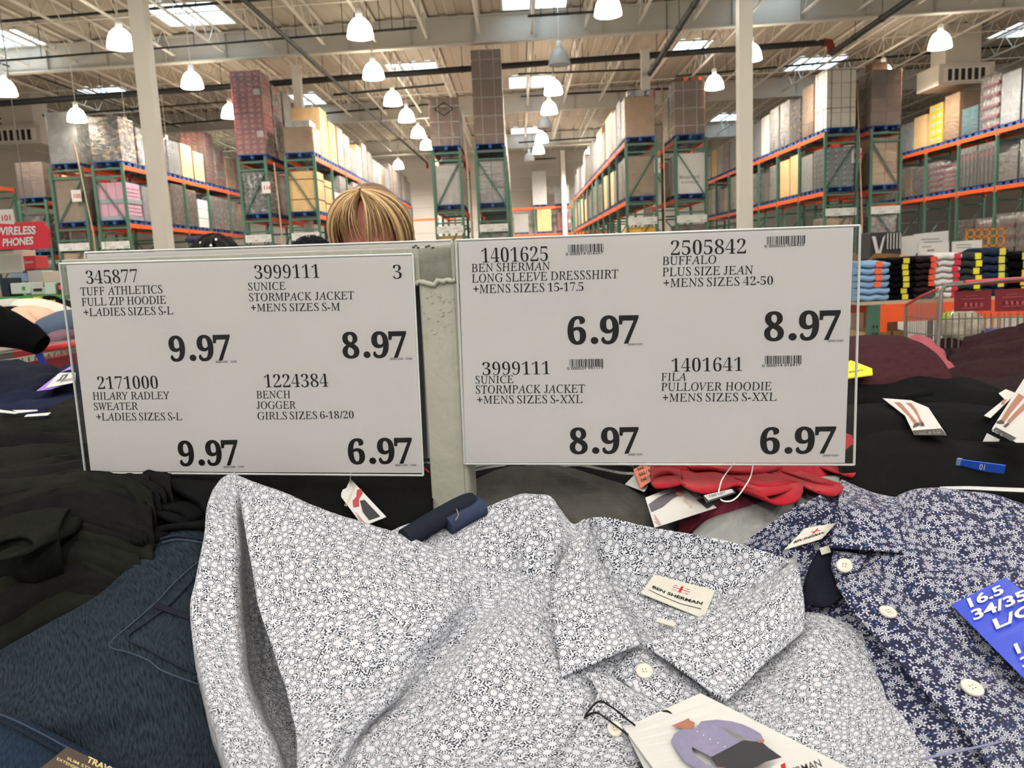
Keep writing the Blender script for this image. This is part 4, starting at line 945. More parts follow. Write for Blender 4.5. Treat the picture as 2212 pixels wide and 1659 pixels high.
# a flat printed card / label fixed between four pixels
class Card:
    def __init__(s, name, corners, m, parent, dd=0, th=.0006, bend=0):
        s.par = parent; s.c = [G((q[0], q[1], (q[2] if len(q) > 2 else 0)+dd)) for q in corners]      # TL TR BR BL in the card's own reading
        nrm = (s.c[1]-s.c[0]).cross(s.c[3]-s.c[0]).normalized(); s.n = nrm if nrm.dot(CAM-s.c[0]) > 0 else -nrm; s.bend = bend
        N = 10; vs = []
        for i in range(N+1):
            for j in range(2): vs.append(s.uv(j, i/N))
        L = local(parent, vs); k = len(L); b = MB(); b.add(L+[v-s.n*th for v in L], [(2*i,2*i+1,2*i+3,2*i+2) for i in range(N)]+[(k+2*i+2,k+2*i+3,k+2*i+1,k+2*i) for i in range(N)]+[(2*i,2*i+2,k+2*i+2,k+2*i) for i in range(N)]+[(2*i+1,k+2*i+1,k+2*i+3,2*i+3) for i in range(N)]+[(0,k,k+1,1),(2*N,2*N+1,k+2*N+1,k+2*N)])
        s.o = b.build(name, m, parent)
    def uv(s, u, v, h=0):
        p = lerp(lerp(s.c[0], s.c[1], u), lerp(s.c[3], s.c[2], u), v); return p+s.n*(h+s.bend*sin(pi*v))
    def poly(s, name, pts, m, h=.0003, parent=None):
        b = MB(); par = parent or s.o; N = len(pts); b.add([p-s.par.location for p in [s.uv(u, v, h) for u, v in pts]], [tuple(range(N))]); return b.build(name, m, par)
    def text(s, name, tx, style, u0, v0, u1, v1, m, h=.0004, cap=None, arc=0):
        """baseline from (u0,v0) to (u1,v1); cap = cap height as a share of v"""
        vs, fs = glyph_run(tx, style); mn = min(v.x for v in vs); mx = max(v.x for v in vs); ch = CAPS.get(style, .7); P = []
        W_ = (s.c[1]-s.c[0]).length; H_ = (s.c[3]-s.c[0]).length; du, dv = (u1-u0)*W_, (v1-v0)*H_; ln = hypot(du, dv)
        for q in vs:
            t = (q.x-mn)/(mx-mn); e = q.y/ch*cap*H_; x = u0*W_+du*t+e*dv/ln; y = v0*H_+dv*t-e*du/ln+arc*H_*4*t*(1-t); P.append(s.uv(x/W_, y/H_, h)-s.par.location)
        b = MB(); b.add(P, fs); return b.build(name, m, s.o)
def button(px, py, rpx, parent, dd, n=None, holes=4):
    c = G((px, py, dd)); d = (c-CAM).dot(F_); r = rpx*d/FPX; nrm = n or Vector((0,-.45,.9)); nrm.normalize(); q = nrm.to_track_quat('Z','Y').to_matrix()
    b = MB(); b.lathe((0,0,0), [(0,-.0012),(r*.9,-.0012),(r,0),(r*.97,.0010),(r*.8,.0016),(r*.62,.0011),(r*.3,.0009),(0,.0009)], 28)
    o = b.build('button', button_m, parent); o.matrix_local = Matrix.Translation(c-parent.location) @ q.to_4x4()
    b = MB()
    for k in range(4):
        a = pi/4+k*pi/2; b.lathe((cos(a)*r*.24, sin(a)*r*.24, .0010), [(r*.09,0),(0,.0001)], 8)
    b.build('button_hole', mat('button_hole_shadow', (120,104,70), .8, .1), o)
    return o
# ================================================================== white floral shirt
W_ = garment('dress_shirt', 'white dress shirt with small navy daisy print and open collar, lying in front', (1200,1450), 'shirt')
sheet('shirt_front', [
 [(509,1024,-.060),(622,1067,-.010),(738,1113,-.006),(857,1150,-.004),(950,1188,0),(1040,1228,.006),(1112,1236,.012),(1190,1250,-.004),(1400,1330,.02),(1600,1400,.02),(1742,1330,.012),(1838,1348,.012)],
 [(537,1190,.0),(650,1190,-.012),(770,1210,-.014),(880,1240,-.010),(975,1270,-.002),(1050,1296,.012),(1110,1300,.010),(1200,1340,-.004),(1400,1400,.012),(1600,1450,.012),(1785,1400,-.006),(1873,1420,.010)],
 [(556,1300,.0),(665,1300,-.014),(780,1310,-.018),(880,1330,-.012),(960,1345,-.002),(1030,1340,.016),(1100,1365,-.012),(1210,1440,-.002),(1380,1480,.008),(1580,1530,.006),(1785,1490,-.010),(1889,1495,.010)],
 [(587,1400,.0),(685,1405,-.013),(780,1410,-.017),(842,1418,-.010),(898,1424,.0),(952,1427,.018),(1050,1440,-.014),(1190,1500,-.006),(1350,1545,.002),(1560,1590,.002),(1785,1560,-.010),(1928,1543,.010)],
 [(620,1500,.0),(690,1500,-.012),(755,1505,-.014),(808,1506,-.008),(852,1505,.0),(895,1500,.018),(1000,1530,-.014),(1150,1570,-.008),(1310,1610,.0),(1540,1650,.0),(1795,1625,-.008),(1980,1603,.010)],
 [(638,1600,.002),(680,1600,-.008),(712,1600,-.010),(738,1598,-.004),(765,1597,.002),(795,1590,.016),(930,1630,-.012),(1100,1650,-.008),(1280,1680,0),(1530,1710,0),(1800,1700,-.006),(2022,1672,.010)],
 [(655,1730,.004),(672,1730,0),(690,1730,0),(705,1730,0),(720,1730,.004),(745,1730,.012),(900,1740,-.008),(1080,1740,-.006),(1270,1750,0),(1530,1780,0),(1800,1780,-.004),(2060,1740,.010)]],
 white_f, W_, n=10, wr=(.0024, 22, 1.3), skirt='r', sr=.012, sh_=.05,
 creases=((.40,.0,.30,.55,.035,.004),(.52,.25,.45,1,.03,.004),(.62,.45,.55,1,.03,-.004),(.9,.0,.86,.9,.03,.005),(.18,.65,.36,.5,.04,-.006),(.60,.0,.64,.28,.015,-.006)))
sheet('back_yoke', [
 [(838,1152,.006),(892,1132,.012),(950,1146,.014),(1042,1099,.012),(1110,1075,.010),(1150,1068,.008),(1190,1077,.010),(1233,1133,.012),(1264,1122,.004)],
 [(850,1172,.008),(915,1168,.012),(970,1180,.014),(1050,1160,.008),(1112,1150,.0),(1160,1145,-.004),(1202,1155,.0),(1238,1175,.006),(1262,1180,.004)],
 [(860,1195,.010),(925,1200,.014),(985,1215,.016),(1060,1225,.012),(1110,1230,.008),(1150,1225,.0),(1185,1215,-.002),(1220,1222,.006),(1262,1240,.014)],
 [(870,1240,.03),(935,1245,.03),(1000,1260,.03),(1065,1280,.03),(1115,1290,.03),(1160,1290,.024),(1195,1285,.016),(1230,1290,.02),(1270,1300,.03)]],
 white_f, W_, n=8, wr=(.0016, 26, 4.1), skirt='b', sr=.006, sh_=.05, uvo=(.31,.17), creases=((.55,.0,.62,.9,.06,.004),(.42,.1,.5,.9,.05,-.005),(.75,.0,.8,1,.04,.003)))
sheet('sleeve_inner', [
 [(506,1023,-.056),(508,1023,-.056),(510,1023,-.056),(512,1025,-.054),(520,1030,-.050)],
 [(471,1048,.000),(490,1058,.003),(506,1062,.006),(516,1066,.012),(545,1078,.026)],
 [(458,1087,.004),(482,1100,.008),(506,1110,.012),(522,1115,.028),(560,1120,.050)],
 [(453,1147,.004),(484,1160,.008),(514,1170,.014),(530,1172,.07),(580,1175,.095)],
 [(436,1246,.004),(474,1250,.008),(514,1258,.014),(534,1262,.085),(600,1264,.11)],
 [(426,1294,.004),(468,1300,.008),(514,1308,.014),(536,1312,.09),(612,1314,.12)],
 [(432,1369,.004),(478,1375,.008),(518,1380,.014),(540,1384,.09),(632,1386,.12)],
 [(448,1441,.004),(500,1455,.008),(530,1476,.014),(556,1482,.08),(652,1482,.11)],
 [(467,1516,.004),(520,1530,.008),(562,1560,.012),(588,1568,.065),(684,1570,.09)],
 [(495,1596,.004),(550,1606,.006),(592,1624,.010),(614,1632,.05),(704,1640,.07)],
 [(540,1760,.004),(590,1760,.006),(625,1760,.008),(650,1760,.03),(724,1760,.05)]], white_f, W_, n=8, wr=(.0014, 30, 8.2), skirt='l', sr=.004, sh_=.02, uvo=(.7,.4))
# collar
IB = [[(1268,1123,-.016),(1290,1118,-.018),(1325,1120,-.018),(1389,1136,-.018),(1474,1151,-.018),(1560,1167,-.018),(1626,1184,-.018),(1690,1203,-.018),(1712,1217,-.016)],
 [(1268,1136,-.006),(1288,1165,.004),(1315,1178,.006),(1386,1190,.006),(1464,1203,.006),(1542,1218,.006),(1604,1235,.004),(1668,1230,-.006),(1706,1220,-.010)],
 [(1272,1160,.004),(1290,1216,.022),(1308,1245,.026),(1380,1250,.028),(1450,1260,.028),(1520,1276,.028),(1582,1298,.022),(1644,1270,.006),(1702,1226,.0)]]
sheet('collar_band', IB, white_f, W_, n=8, thick=.0015, wr=(.0006,40,2), uvo=(.2,.9))
sheet('inner_yoke', [[(1292,1215,.020),(1380,1245,.026),(1450,1255,.026),(1520,1270,.026),(1600,1280,.02)],[(1330,1290,.018),(1390,1310,.022),(1440,1318,.022),(1500,1320,.022),(1560,1320,.016)],[(1372,1378,.014),(1400,1392,.016),(1425,1398,.016),(1455,1395,.016),(1490,1390,.012)]], white_f, W_, n=8, wr=(.0006,40,3), uvo=(.5,.8))
sheet('collar_leaf', [[(1270,1121,-.018),(1268,1124,-.020),(1262,1130,-.018)],[(1286,1185,-.014),(1258,1178,-.026),(1226,1186,-.018)],[(1310,1240,-.010),(1252,1245,-.026),(1193,1262,-.014)],[(1348,1320,-.008),(1272,1340,-.020),(1196,1352,-.010)],[(1386,1388,-.010),(1300,1424,-.014),(1213,1459,-.008)]], white_f, W_, n=10, thick=.0016, wr=(.0007,30,5), uvo=(.12,.33))
sheet('collar_leaf', [[(1710,1216,-.018),(1724,1230,-.026),(1737,1300,-.020),(1738,1363,-.010)],[(1655,1252,-.010),(1680,1285,-.024),(1700,1340,-.020),(1697,1397,-.008)],[(1580,1298,-.006),(1610,1345,-.018),(1635,1395,-.016),(1651,1435,-.006)],[(1470,1352,-.004),(1525,1395,-.012),(1575,1440,-.012),(1609,1477,-.006)],[(1389,1388,-.010),(1450,1431,-.012),(1515,1477,-.011),(1566,1515,-.008)]], white_f, W_, n=9, thick=.0016, wr=(.0007,30,6), uvo=(.42,.63))
sheet('collar_stand', [[(1384,1388,.002),(1440,1428,.002),(1530,1495,.004)],[(1350,1420,.000),(1420,1465,-.002),(1500,1520,.002)],[(1322,1452,.004),(1385,1500,.000),(1450,1540,.002)]], white_f, W_, n=8, wr=(.0005,40,7), uvo=(.05,.7))
sheet('placket', [[(1262,1452,-.006),(1318,1462,-.009),(1390,1502,-.009),(1456,1530,-.006)],[(1290,1500,-.010),(1340,1520,-.013),(1390,1545,-.012),(1440,1560,-.008)],[(1250,1570,-.012),(1300,1590,-.014),(1350,1600,-.013),(1400,1610,-.008)],[(1180,1690,-.012),(1240,1700,-.014),(1300,1710,-.013),(1360,1720,-.008)]], white_f, W_, n=8, thick=.0014, wr=(.0012,24,9), uvo=(.85,.2))
lb = Card('neck_label', [(1413,1241,.021),(1545,1275,.021),(1520,1336,.018),(1384,1281,.018)], label_m, W_)
lb.text('label_text', 'BEN SHERMAN', 'heavy', .10, .62, .90, .62, ink_m, cap=.105, arc=.06)
lb.poly('label_underline', [(.08,.74),(.3,.80),(.6,.82),(.92,.74),(.92,.76),(.6,.84),(.3,.82),(.08,.76)], ink_m)
for (a, c, e, f, m_) in ((.37,.22,.65,.43,cardw_m),(.49,.20,.53,.45,logo_red),(.37,.315,.65,.345,logo_red),(.38,.24,.45,.26,ink_m),(.57,.24,.64,.26,ink_m),(.38,.395,.45,.41,logo_red),(.57,.395,.64,.41,logo_red)):
    lb.poly('label_mark', [(a,c),(e,c),(e,f),(a,f)], m_, .0005+(.0001 if m_ is not cardw_m else 0))
Card('size_tab', [(1420,1333,.010),(1461,1345,.010),(1457,1354,.010),(1418,1342,.010)], label_m, W_)
button(1392,1450,19,W_,-.004); button(1328,1575,17,W_,-.017,Vector((.2,-.6,.75)))
thread('buttonhole_stitch', [(1410,1441,-.002),(1425,1437,-.002),(1436,1440,-.002),(1428,1450,-.002),(1412,1448,-.002)], .0004, mat('pale_thread',(190,192,198),.8), W_)
# ------------------------------------------------------------------ its hang tag
T_ = garment('hang_tag', 'white folded hang tag with a lavender-shirted model, tied to the white floral shirt', (1500,1580,-.03), 'tag')
tg = Card('tag_card', [(1347,1572,-.016),(1513,1497,-.016),(1935,1710,-.03),(1470,1740,-.03)], cardw_m, T_, th=.0004)
Card('tag_back_leaf', [(1349,1573,-.0135),(1500,1510,-.012),(1700,1760,-.02),(1440,1760,-.02)], cardw_m, T_, th=.0004)
def onplane_card(px, py, h=.0004): return on_plane(px, py, tg.c[0]+tg.n*h, tg.n)
def zp(pts, X0=1050, Y0=1100, S=2.949): return [(X0+x/S, Y0+y/S) for x, y in pts]
def pxpoly(name, pts, m, h=.0004): 
    b = MB(); b.add(local(T_, [onplane_card(x, y, h) for x, y in pts]), [tuple(range(len(pts)))]); return b.build(name, m, tg.o)
pxpoly('printed_model_shirt', zp([(1245,1400),(1340,1390),(1370,1350),(1470,1340),(1560,1350),(1640,1372),(1700,1400),(1750,1430),(1770,1470),(1745,1490),(1700,1475),(1640,1450),(1560,1410),(1510,1380),(1500,1390),(1560,1440),(1640,1480),(1540,1530),(1440,1580),(1390,1555),(1310,1515),(1320,1560),(1400,1620),(1470,1645),(1420,1665),(1340,1650),(1270,1610),(1230,1560),(1200,1510),(1178,1470),(1200,1430)]), lav_m)
pxpoly('printed_model_face', zp([(1180,1380),(1260,1345),(1290,1330),(1300,1345),(1330,1360),(1325,1395),(1270,1402),(1245,1395)]), skin_p, .0005)
pxpoly('printed_model_trousers', zp([(1640,1470),(1680,1475),(1760,1485),(1800,1520),(1885,1580),(1780,1610),(1650,1680),(1560,1680),(1470,1640),(1430,1580)]), trouser_p, .0005)
pxpoly('printed_model_hand', zp([(1730,1470),(1775,1468),(1770,1485),(1735,1488)]), skin_p, .0006); pxpoly('printed_model_hand', zp([(1460,1640),(1520,1645),(1530,1665),(1480,1665)]), skin_p, .0006)
for (x, y) in ((1345,1415),(1385,1440),(1428,1465),(1478,1488),(1520,1512)): pxpoly('printed_button', zp([(x-4,y-4),(x+4,y-4),(x+4,y+4),(x-4,y+4)]), cardw_m, .0006)
pxpoly('printed_logo', [(1668,1655),(1690,1643),(1712,1652),(1712,1672),(1668,1672)], cardw_m, .0006); pxpoly('printed_logo_bar', [(1686,1652),(1696,1647),(1700,1672),(1690,1672)], logo_red, .0007)
vs, fs = glyph_run('SHERMAN', 'semi'); mn = min(v.x for v in vs); mx = max(v.x for v in vs); A0, B0 = onplane_card(1690,1684,.0006), onplane_card(1776,1655,.0006); up = (onplane_card(1684,1666,.0006)-A0)
b = MB(); b.add(local(T_, [A0+(B0-A0)*((v.x-mn)/(mx-mn))+up*(v.y/CAPS['semi'])*.9 for v in vs]), fs); b.build('printed_name', ink_m, tg.o)
thread('tag_cord', [(1262,1552,-.012),(1272,1535,-.017),(1294,1515,-.020),(1321,1527,-.022),(1355,1554,-.022),(1372,1567,-.018)], .0006, cord_m, T_)
thread('tag_cord', [(1264,1548,-.012),(1287,1539,-.018),(1308,1551,-.022),(1335,1571,-.022),(1358,1588,-.018)], .0006, cord_m, T_)
thread('tag_cord', [(1418,1541,-.013),(1440,1536,-.018),(1453,1545,-.017)], .0006, cord_m, T_)
# ================================================================== navy floral shirt
N_ = garment('dress_shirt', 'navy dress shirt with white flower print and blue size sticker', (1950,1350), 'shirt')
sheet('shirt_front', [
 [(1690,1195,.034),(1785,1180,.026),(1870,1130,.008),(1938,1074,-.002),(1997,1055,-.004),(2077,1060,-.006),(2156,1071,-.006),(2270,1112,0)],
 [(1690,1270,.040),(1790,1262,.026),(1880,1215,.004),(1950,1182,-.004),(2030,1172,-.008),(2110,1170,-.010),(2180,1172,-.008),(2280,1190,0)],
 [(1720,1345,.040),(1820,1335,.014),(1910,1310,.0),(1990,1290,-.008),(2070,1280,-.010),(2140,1270,-.010),(2200,1270,-.008),(2300,1280,0)],
 [(1800,1440,.034),(1890,1432,.010),(1980,1420,-.002),(2060,1400,-.008),(2130,1390,-.010),(2190,1380,-.010),(2250,1380,-.008),(2330,1380,0)],
 [(1880,1560,.034),(1960,1552,.008),(2050,1540,-.002),(2120,1520,-.006),(2180,1505,-.008),(2240,1492,-.008),(2290,1490,-.006),(2360,1480,0)],
 [(1950,1690,.034),(2040,1672,.008),(2120,1650,0),(2180,1640,-.004),(2240,1622,-.006),(2290,1610,-.006),(2350,1600,-.004),(2410,1590,0)],
 [(2000,1800,.034),(2090,1790,.008),(2170,1770,0),(2230,1760,-.004),(2290,1740,-.004),(2340,1730,-.004),(2400,1720,-.004),(2450,1710,0)]],
 navy_f, N_, n=9, wr=(.0018,20,2.2), skirt='b', sr=.01, sh_=.06, creases=((.42,.05,.5,.45,.04,.004),(.5,.1,.75,.3,.05,-.005),(.3,.4,.5,.9,.025,-.003),(.65,.3,.95,.45,.05,.003)))
sheet('collar_band', [[(1606,1174,.0),(1650,1143,-.006),(1700,1107,-.008),(1760,1076,-.010),(1814,1043,-.012)],[(1640,1190,.012),(1690,1165,.012),(1730,1140,.010),(1775,1115,.006),(1812,1090,-.004)],[(1680,1205,.026),(1725,1195,.026),(1760,1180,.024),(1790,1160,.016),(1808,1130,.002)],[(1690,1270,.044),(1735,1265,.042),(1775,1240,.04),(1800,1210,.03),(1815,1180,.01)]], navy_f, N_, n=8, wr=(.0006,40,1), uvo=(.3,.2))
sheet('collar_leaf', [[(1814,1042,-.014),(1822,1037,-.018),(1880,1062,-.014),(1938,1075,-.008)],[(1811,1085,-.014),(1840,1095,-.022),(1900,1110,-.018),(1952,1118,-.010)],[(1806,1130,-.010),(1845,1140,-.018),(1905,1150,-.016),(1966,1160,-.010)],[(1791,1180,-.008),(1850,1184,-.013),(1915,1189,-.013),(1978,1194,-.010)]], navy_f, N_, n=9, thick=.0016, wr=(.0007,30,3), uvo=(.7,.1))
sheet('inner_lining', [[(1765,1190,.012),(1800,1184,.010),(1900,1192,.008)],[(1742,1240,.014),(1800,1235,.010),(1862,1225,.006)],[(1728,1300,.016),(1780,1310,.010),(1815,1290,.004)]], inside_m, N_, n=6)
sheet('collar_stand', [[(1800,1190,.004),(1830,1192,.0),(1872,1200,.0)],[(1795,1225,.004),(1825,1222,-.004),(1860,1225,-.002)],[(1808,1262,.004),(1830,1258,-.002),(1850,1250,-.002)]], navy_f, N_, n=6, uvo=(.1,.5))
sheet('placket', [[(1806,1262,-.004),(1850,1240,-.010),(1900,1228,-.006)],[(1850,1330,-.008),(1905,1305,-.014),(1965,1290,-.010)],[(1925,1410,-.010),(1985,1385,-.017),(2050,1365,-.012)],[(2005,1500,-.012),(2070,1470,-.018),(2140,1440,-.012)],[(2090,1590,-.010),(2160,1550,-.016),(2230,1520,-.012)],[(2200,1740,-.01),(2270,1700,-.014),(2340,1660,-.010)]], navy_f, N_, n=8, thick=.0014, wr=(.0012,22,4), uvo=(.5,.6))
lb = Card('neck_label', [(1739,1141,.004),(1808,1129,.0),(1775,1164,.008),(1693,1188,.014)], label_m, N_)
lb.text('label_text', 'BEN SHERMAN', 'heavy', .12, .78, .88, .62, ink_m, cap=.16)
for (a, c, e, f, m_) in ((.38,.2,.62,.45,cardw_m),(.47,.18,.53,.46,logo_red),(.38,.3,.62,.36,logo_red)): lb.poly('label_mark', [(a,c),(e,c),(e,f),(a,f)], m_, .0006+(.0001 if m_ is logo_red else 0))
Card('size_tab', [(1770,1184,.006),(1790,1178,.004),(1795,1192,.004),(1775,1198,.006)], label_m, N_)
button(1824,1222,17,N_,-.012,Vector((-.3,-.6,.7))); button(1918,1322,19,N_,-.018,Vector((.1,-.25,.9))); button(2100,1486,24,N_,-.021,Vector((.1,-.25,.9)))
sk = Card('size_sticker', [(2055,1306,-.021),(2172,1247,-.019),(2400,1420,-.022),(2290,1545,-.024)], mat('blue_size_sticker',(26,54,176),.35,.4), N_, th=.0003)
def skt(tx, x0, y0, x1, y1, h, st='heavy'):
    vs, fs = glyph_run(tx, st); mn = min(v.x for v in vs); mx = max(v.x for v in vs); nn = sk.n; P0 = sk.c[0]+nn*.0006
    A = on_plane(x0,y0,P0,nn); d = on_plane(x1,y1,P0,nn)-A; q = hypot(x1-x0,y1-y0); u = on_plane(x0+(y1-y0)/q*h, y0-(x1-x0)/q*h, P0, nn)-A
    b = MB(); b.add(local(N_, [A+d*((v.x-mn)/(mx-mn))+u*(v.y/CAPS[st]) for v in vs]), fs); b.build('sticker_text', cardw_m, sk.o)
skt('16.5', 2096,1312, 2170,1280, 20); skt('34/35', 2104,1340, 2222,1292, 22); skt('L/G', 2152,1359, 2236,1322, 22); skt('16.5', 2198,1412, 2275,1378, 22); skt('34/35', 2210,1442, 2330,1392, 22)
thread('hem_seam', [(1990,1640,-.004),(2060,1625,-.010),(2130,1610,-.014),(2230,1588,-.016)], .0007, mat('pale_navy_seam',(120,122,150),.8), N_)
# ================================================================== jeans at the left
J_ = garment('jeans', 'dark teal jeans lying flat with a back pocket showing, beside the white shirt sleeve', (300,1400,.03), 'jeans')
JR = [
 [(-40,1430,.04),(50,1378,.04),(135,1333,.04),(215,1287,.04),(290,1217,.04),(345,1157,.04),(398,1130,.04),(455,1127,.045),(500,1130,.09)],
 [(-40,1500,.032),(70,1440,.03),(165,1380,.03),(248,1330,.03),(325,1278,.03),(388,1228,.03),(440,1198,.034),(480,1190,.06),(520,1190,.14)],
 [(-40,1560,.034),(80,1508,.032),(180,1458,.030),(268,1410,.030),(348,1366,.030),(410,1328,.030),(450,1302,.034),(490,1296,.08),(540,1295,.18)],
 [(-40,1600,.044),(90,1568,.040),(200,1536,.036),(300,1500,.034),(380,1468,.034),(430,1444,.034),(470,1428,.04),(510,1418,.09),(560,1415,.18)],
 [(-40,1640,.066),(100,1632,.062),(220,1612,.058),(320,1592,.056),(400,1572,.054),(450,1556,.054),(495,1540,.06),(530,1530,.10),(580,1525,.16)],
 [(-40,1730,.060),(100,1730,.058),(220,1722,.054),(320,1712,.052),(400,1700,.05),(460,1694,.05),(520,1686,.05),(570,1680,.09),(620,1676,.14)]]
sheet('denim_body', JR, denim, J_, n=9, wr=(.0014,16,5.5), skirt='b', sr=.012, sh_=.12)
pk = sheet('back_pocket', [[(440,1206,.033),(452,1209,.035),(466,1213,.038)],[(371,1266,.029),(410,1280,.029),(458,1296,.033)],[(322,1318,.029),(385,1345,.028),(455,1375,.033)],[(240,1392,.031),(330,1425,.031),(455,1484,.036)]], denim, J_, n=8, thick=.002, wr=(.0005,60,2), uvo=(.4,.3))
for nm, pth, m_, r in (('pocket_seam', [(440,1204,.0275),(404,1234,.0265),(371,1265,.0255),(340,1299,.0255),(290,1343,.027),(236,1393,.029),(280,1410,.0275),(323,1428,.0275),(347,1447,.028),(400,1468,.030),(458,1488,.033)], stitch_l, .0006),
  ('pocket_stitching', [(438,1230,.0275),(404,1266,.0265),(371,1302,.026),(325,1338,.026),(276,1377,.0275),(320,1402,.027),(357,1424,.027),(405,1447,.028),(456,1468,.032)], stitch_d, .0008),
  ('yoke_seam', [(345,1165,.034),(375,1158,.034),(410,1160,.034),(440,1165,.035),(455,1166,.038)], stitch_d, .0012), ('yoke_seam', [(350,1172,.033),(378,1166,.033),(410,1168,.033),(440,1173,.035),(455,1174,.038)], stitch_l, .0007)):
    thread(nm, pth, r, m_, J_)
sheet('pocket_arc_band', [[(337,1300,.0245),(380,1315,.025),(425,1329,.028),(448,1334,.030)],[(333,1312,.0245),(378,1328,.025),(423,1343,.028),(446,1348,.030)]], cloth('black_denim_band',(26,28,36),.9,1400,.3,.2,.2), J_, n=6, thick=.0006)
b = MB()
for k in range(7): p = G((425+k*5, 1131+2*sin(k*2), .036)); b.lathe(local(J_,[p])[0], [(.0013,-.001),(.0013,.0008),(0,.0018)], 6)
b.build('belt_loop_tack', stitch_d, J_)
K_ = garment('jeans', 'blue jeans with a brown waistband patch, cut off at the bottom left corner', (100,1640,.0), 'jeans')
KR = [[(-60,1512,.035),(20,1541,.035),(95,1577,.035),(165,1615,.035),(235,1652,.035),(300,1688,.035),(380,1740,.04)],
 [(-70,1560,.020),(10,1592,.020),(80,1626,.020),(148,1660,.020),(215,1694,.020),(280,1730,.020),(360,1775,.03)],
 [(-80,1640,.014),(-5,1668,.014),(60,1698,.014),(125,1730,.014),(190,1762,.014),(255,1790,.014),(330,1830,.02)],
 [(-90,1740,.014),(-20,1760,.014),(40,1790,.014),(105,1820,.014),(170,1850,.014),(235,1880,.014),(310,1910,.02)]]
sheet('denim_body', KR, denim2, K_, n=8, wr=(.0008,24,3.5), skirt='b', sr=.01, sh_=.12)
thread('waistband_stitching', [(-40,1545,.022),(20,1566,.022),(80,1598,.022),(135,1628,.021)], .0009, stitch_d, K_); thread('waistband_stitching', [(-40,1530,.026),(20,1551,.026),(90,1585,.026),(150,1618,.026)], .0006, stitch_l, K_)
pc = Card('waist_patch', [(146,1612,.020),(294,1686,.020),(215,1760,.008),(62,1680,.008)], mat('brown_leatherette_patch',(70,58,52),.6,.3), K_)
gold_m = mat('gold_print', (206,190,132), .5, .4)
def ppt(card, par, tx, x0, y0, x1, y1, h, st, m_, nm='patch_text'):
    vs, fs = glyph_run(tx, st); mn = min(v.x for v in vs); mx = max(v.x for v in vs); nn = card.n; P0 = card.c[0]+nn*.0006
    A = on_plane(x0,y0,P0,nn); d = on_plane(x1,y1,P0,nn)-A; s = hypot(x1-x0,y1-y0); u = on_plane(x0+(y1-y0)/s*h, y0-(x1-x0)/s*h, P0, nn)-A
    b = MB(); b.add(local(par, [A+d*((v.x-mn)/(mx-mn))+u*(v.y/CAPS[st]) for v in vs]), fs); b.build(nm, m_, card.o)
ppt(pc, K_, 'TRAVIS-X', 186, 1645, 268, 1684, 13, 'heavy', gold_m); ppt(pc, K_, 'SLIM STRAIGHT FIT', 144, 1640, 262, 1698, 6, 'semi', gold_m); ppt(pc, K_, 'EXTENSIBLE JAMBE DROITE', 122, 1641, 258, 1708, 6, 'semi', gold_m)
# ================================================================== dark pile at the left
def layer(name, label, back, front, m, amp=.005, sc=14, seed=0, r=.012, hh=.10, dd=0, cat='garment', lift=.0, group=None, mids=2, par=None, skirt='f', creases=(), n=7):
    """one folded garment of a heap: its visible front edge follows a line of pixels and rolls over"""
    o = par or garment(name, label, front[len(front)//2], cat, group); rows = []
    k = len(front)
    B_ = [G((q[0],q[1],(q[2] if len(q)>2 else 0)+dd)) for q in back]; F2 = [G((q[0],q[1],(q[2] if len(q)>2 else 0)+dd)) for q in front]
    rows = [[lerp(B_[i], F2[i], t/(mids+1))+Vector((0,0,lift*sin(pi*t/(mids+1)))) for i in range(k)] for t in range(mids+2)]
    sheet('cloth_body', rows, m, o, n=n, wr=(amp, sc, seed), skirt=skirt, sr=r, sh_=hh, creases=creases); return o
L5 = lambda ys_, x0=-60, x1=330, dd=0: [(x0+(x1-x0)*i/(len(ys_)-1), y, dd) for i, y in enumerate(ys_)]
pile = [  # back line, front line, fabric, what it is
 ([895,893,896,905,915,925], [930,926,930,925,935,955], olive, 'dark olive trousers, top of the left pile under the navy tops', -60, 330, .0),
 ([935,932,935,940,945,955], [968,962,958,962,962,985], olive2, 'charcoal trousers, second from the top of the left pile', -60, 340, .012),
 ([965,962,960,965,965,985], [1004,1010,1000,985,992,1020], olive, 'dark olive trousers, third down the left pile with a pinched fold', -60, 350, .012),
 ([1000,1000,995,990,1000,1025], [1052,1046,1030,1012,1022,1060], olive2, 'charcoal trousers, fourth down the left pile', -60, 370, .016),
 ([1045,1040,1030,1020,1030,1065], [1120,1090,1064,1046,1052,1090], olive, 'dark olive trousers, fifth down the left pile', -60, 330, .022),
 ([1110,1085,1065,1055,1060,1095], [1172,1130,1108,1100,1112,1140], olive2, 'charcoal trousers, sixth down the left pile', -60, 330, .022),
 ([1170,1130,1115,1110,1125,1150], [1220,1176,1152,1140,1160,1190], olive, 'dark olive trousers, seventh down the left pile above the curled cuff', -60, 330, .034),
 ([1215,1180,1160,1150,1170,1200], [1290,1240,1204,1185,1196,1230], olive, 'dark olive trousers, eighth down the left pile', -60, 300, .046),
 ([1290,1240,1210,1200,1210,1240], [1350,1310,1262,1236,1240,1262], olive2, 'charcoal trousers, ninth down the left pile', -60, 290, .056),
 ([1340,1305,1270,1245,1250,1270], [1410,1370,1320,1290,1280,1300], olive, 'dark olive trousers, lowest of the left pile against the jeans', -60, 280, .066)]
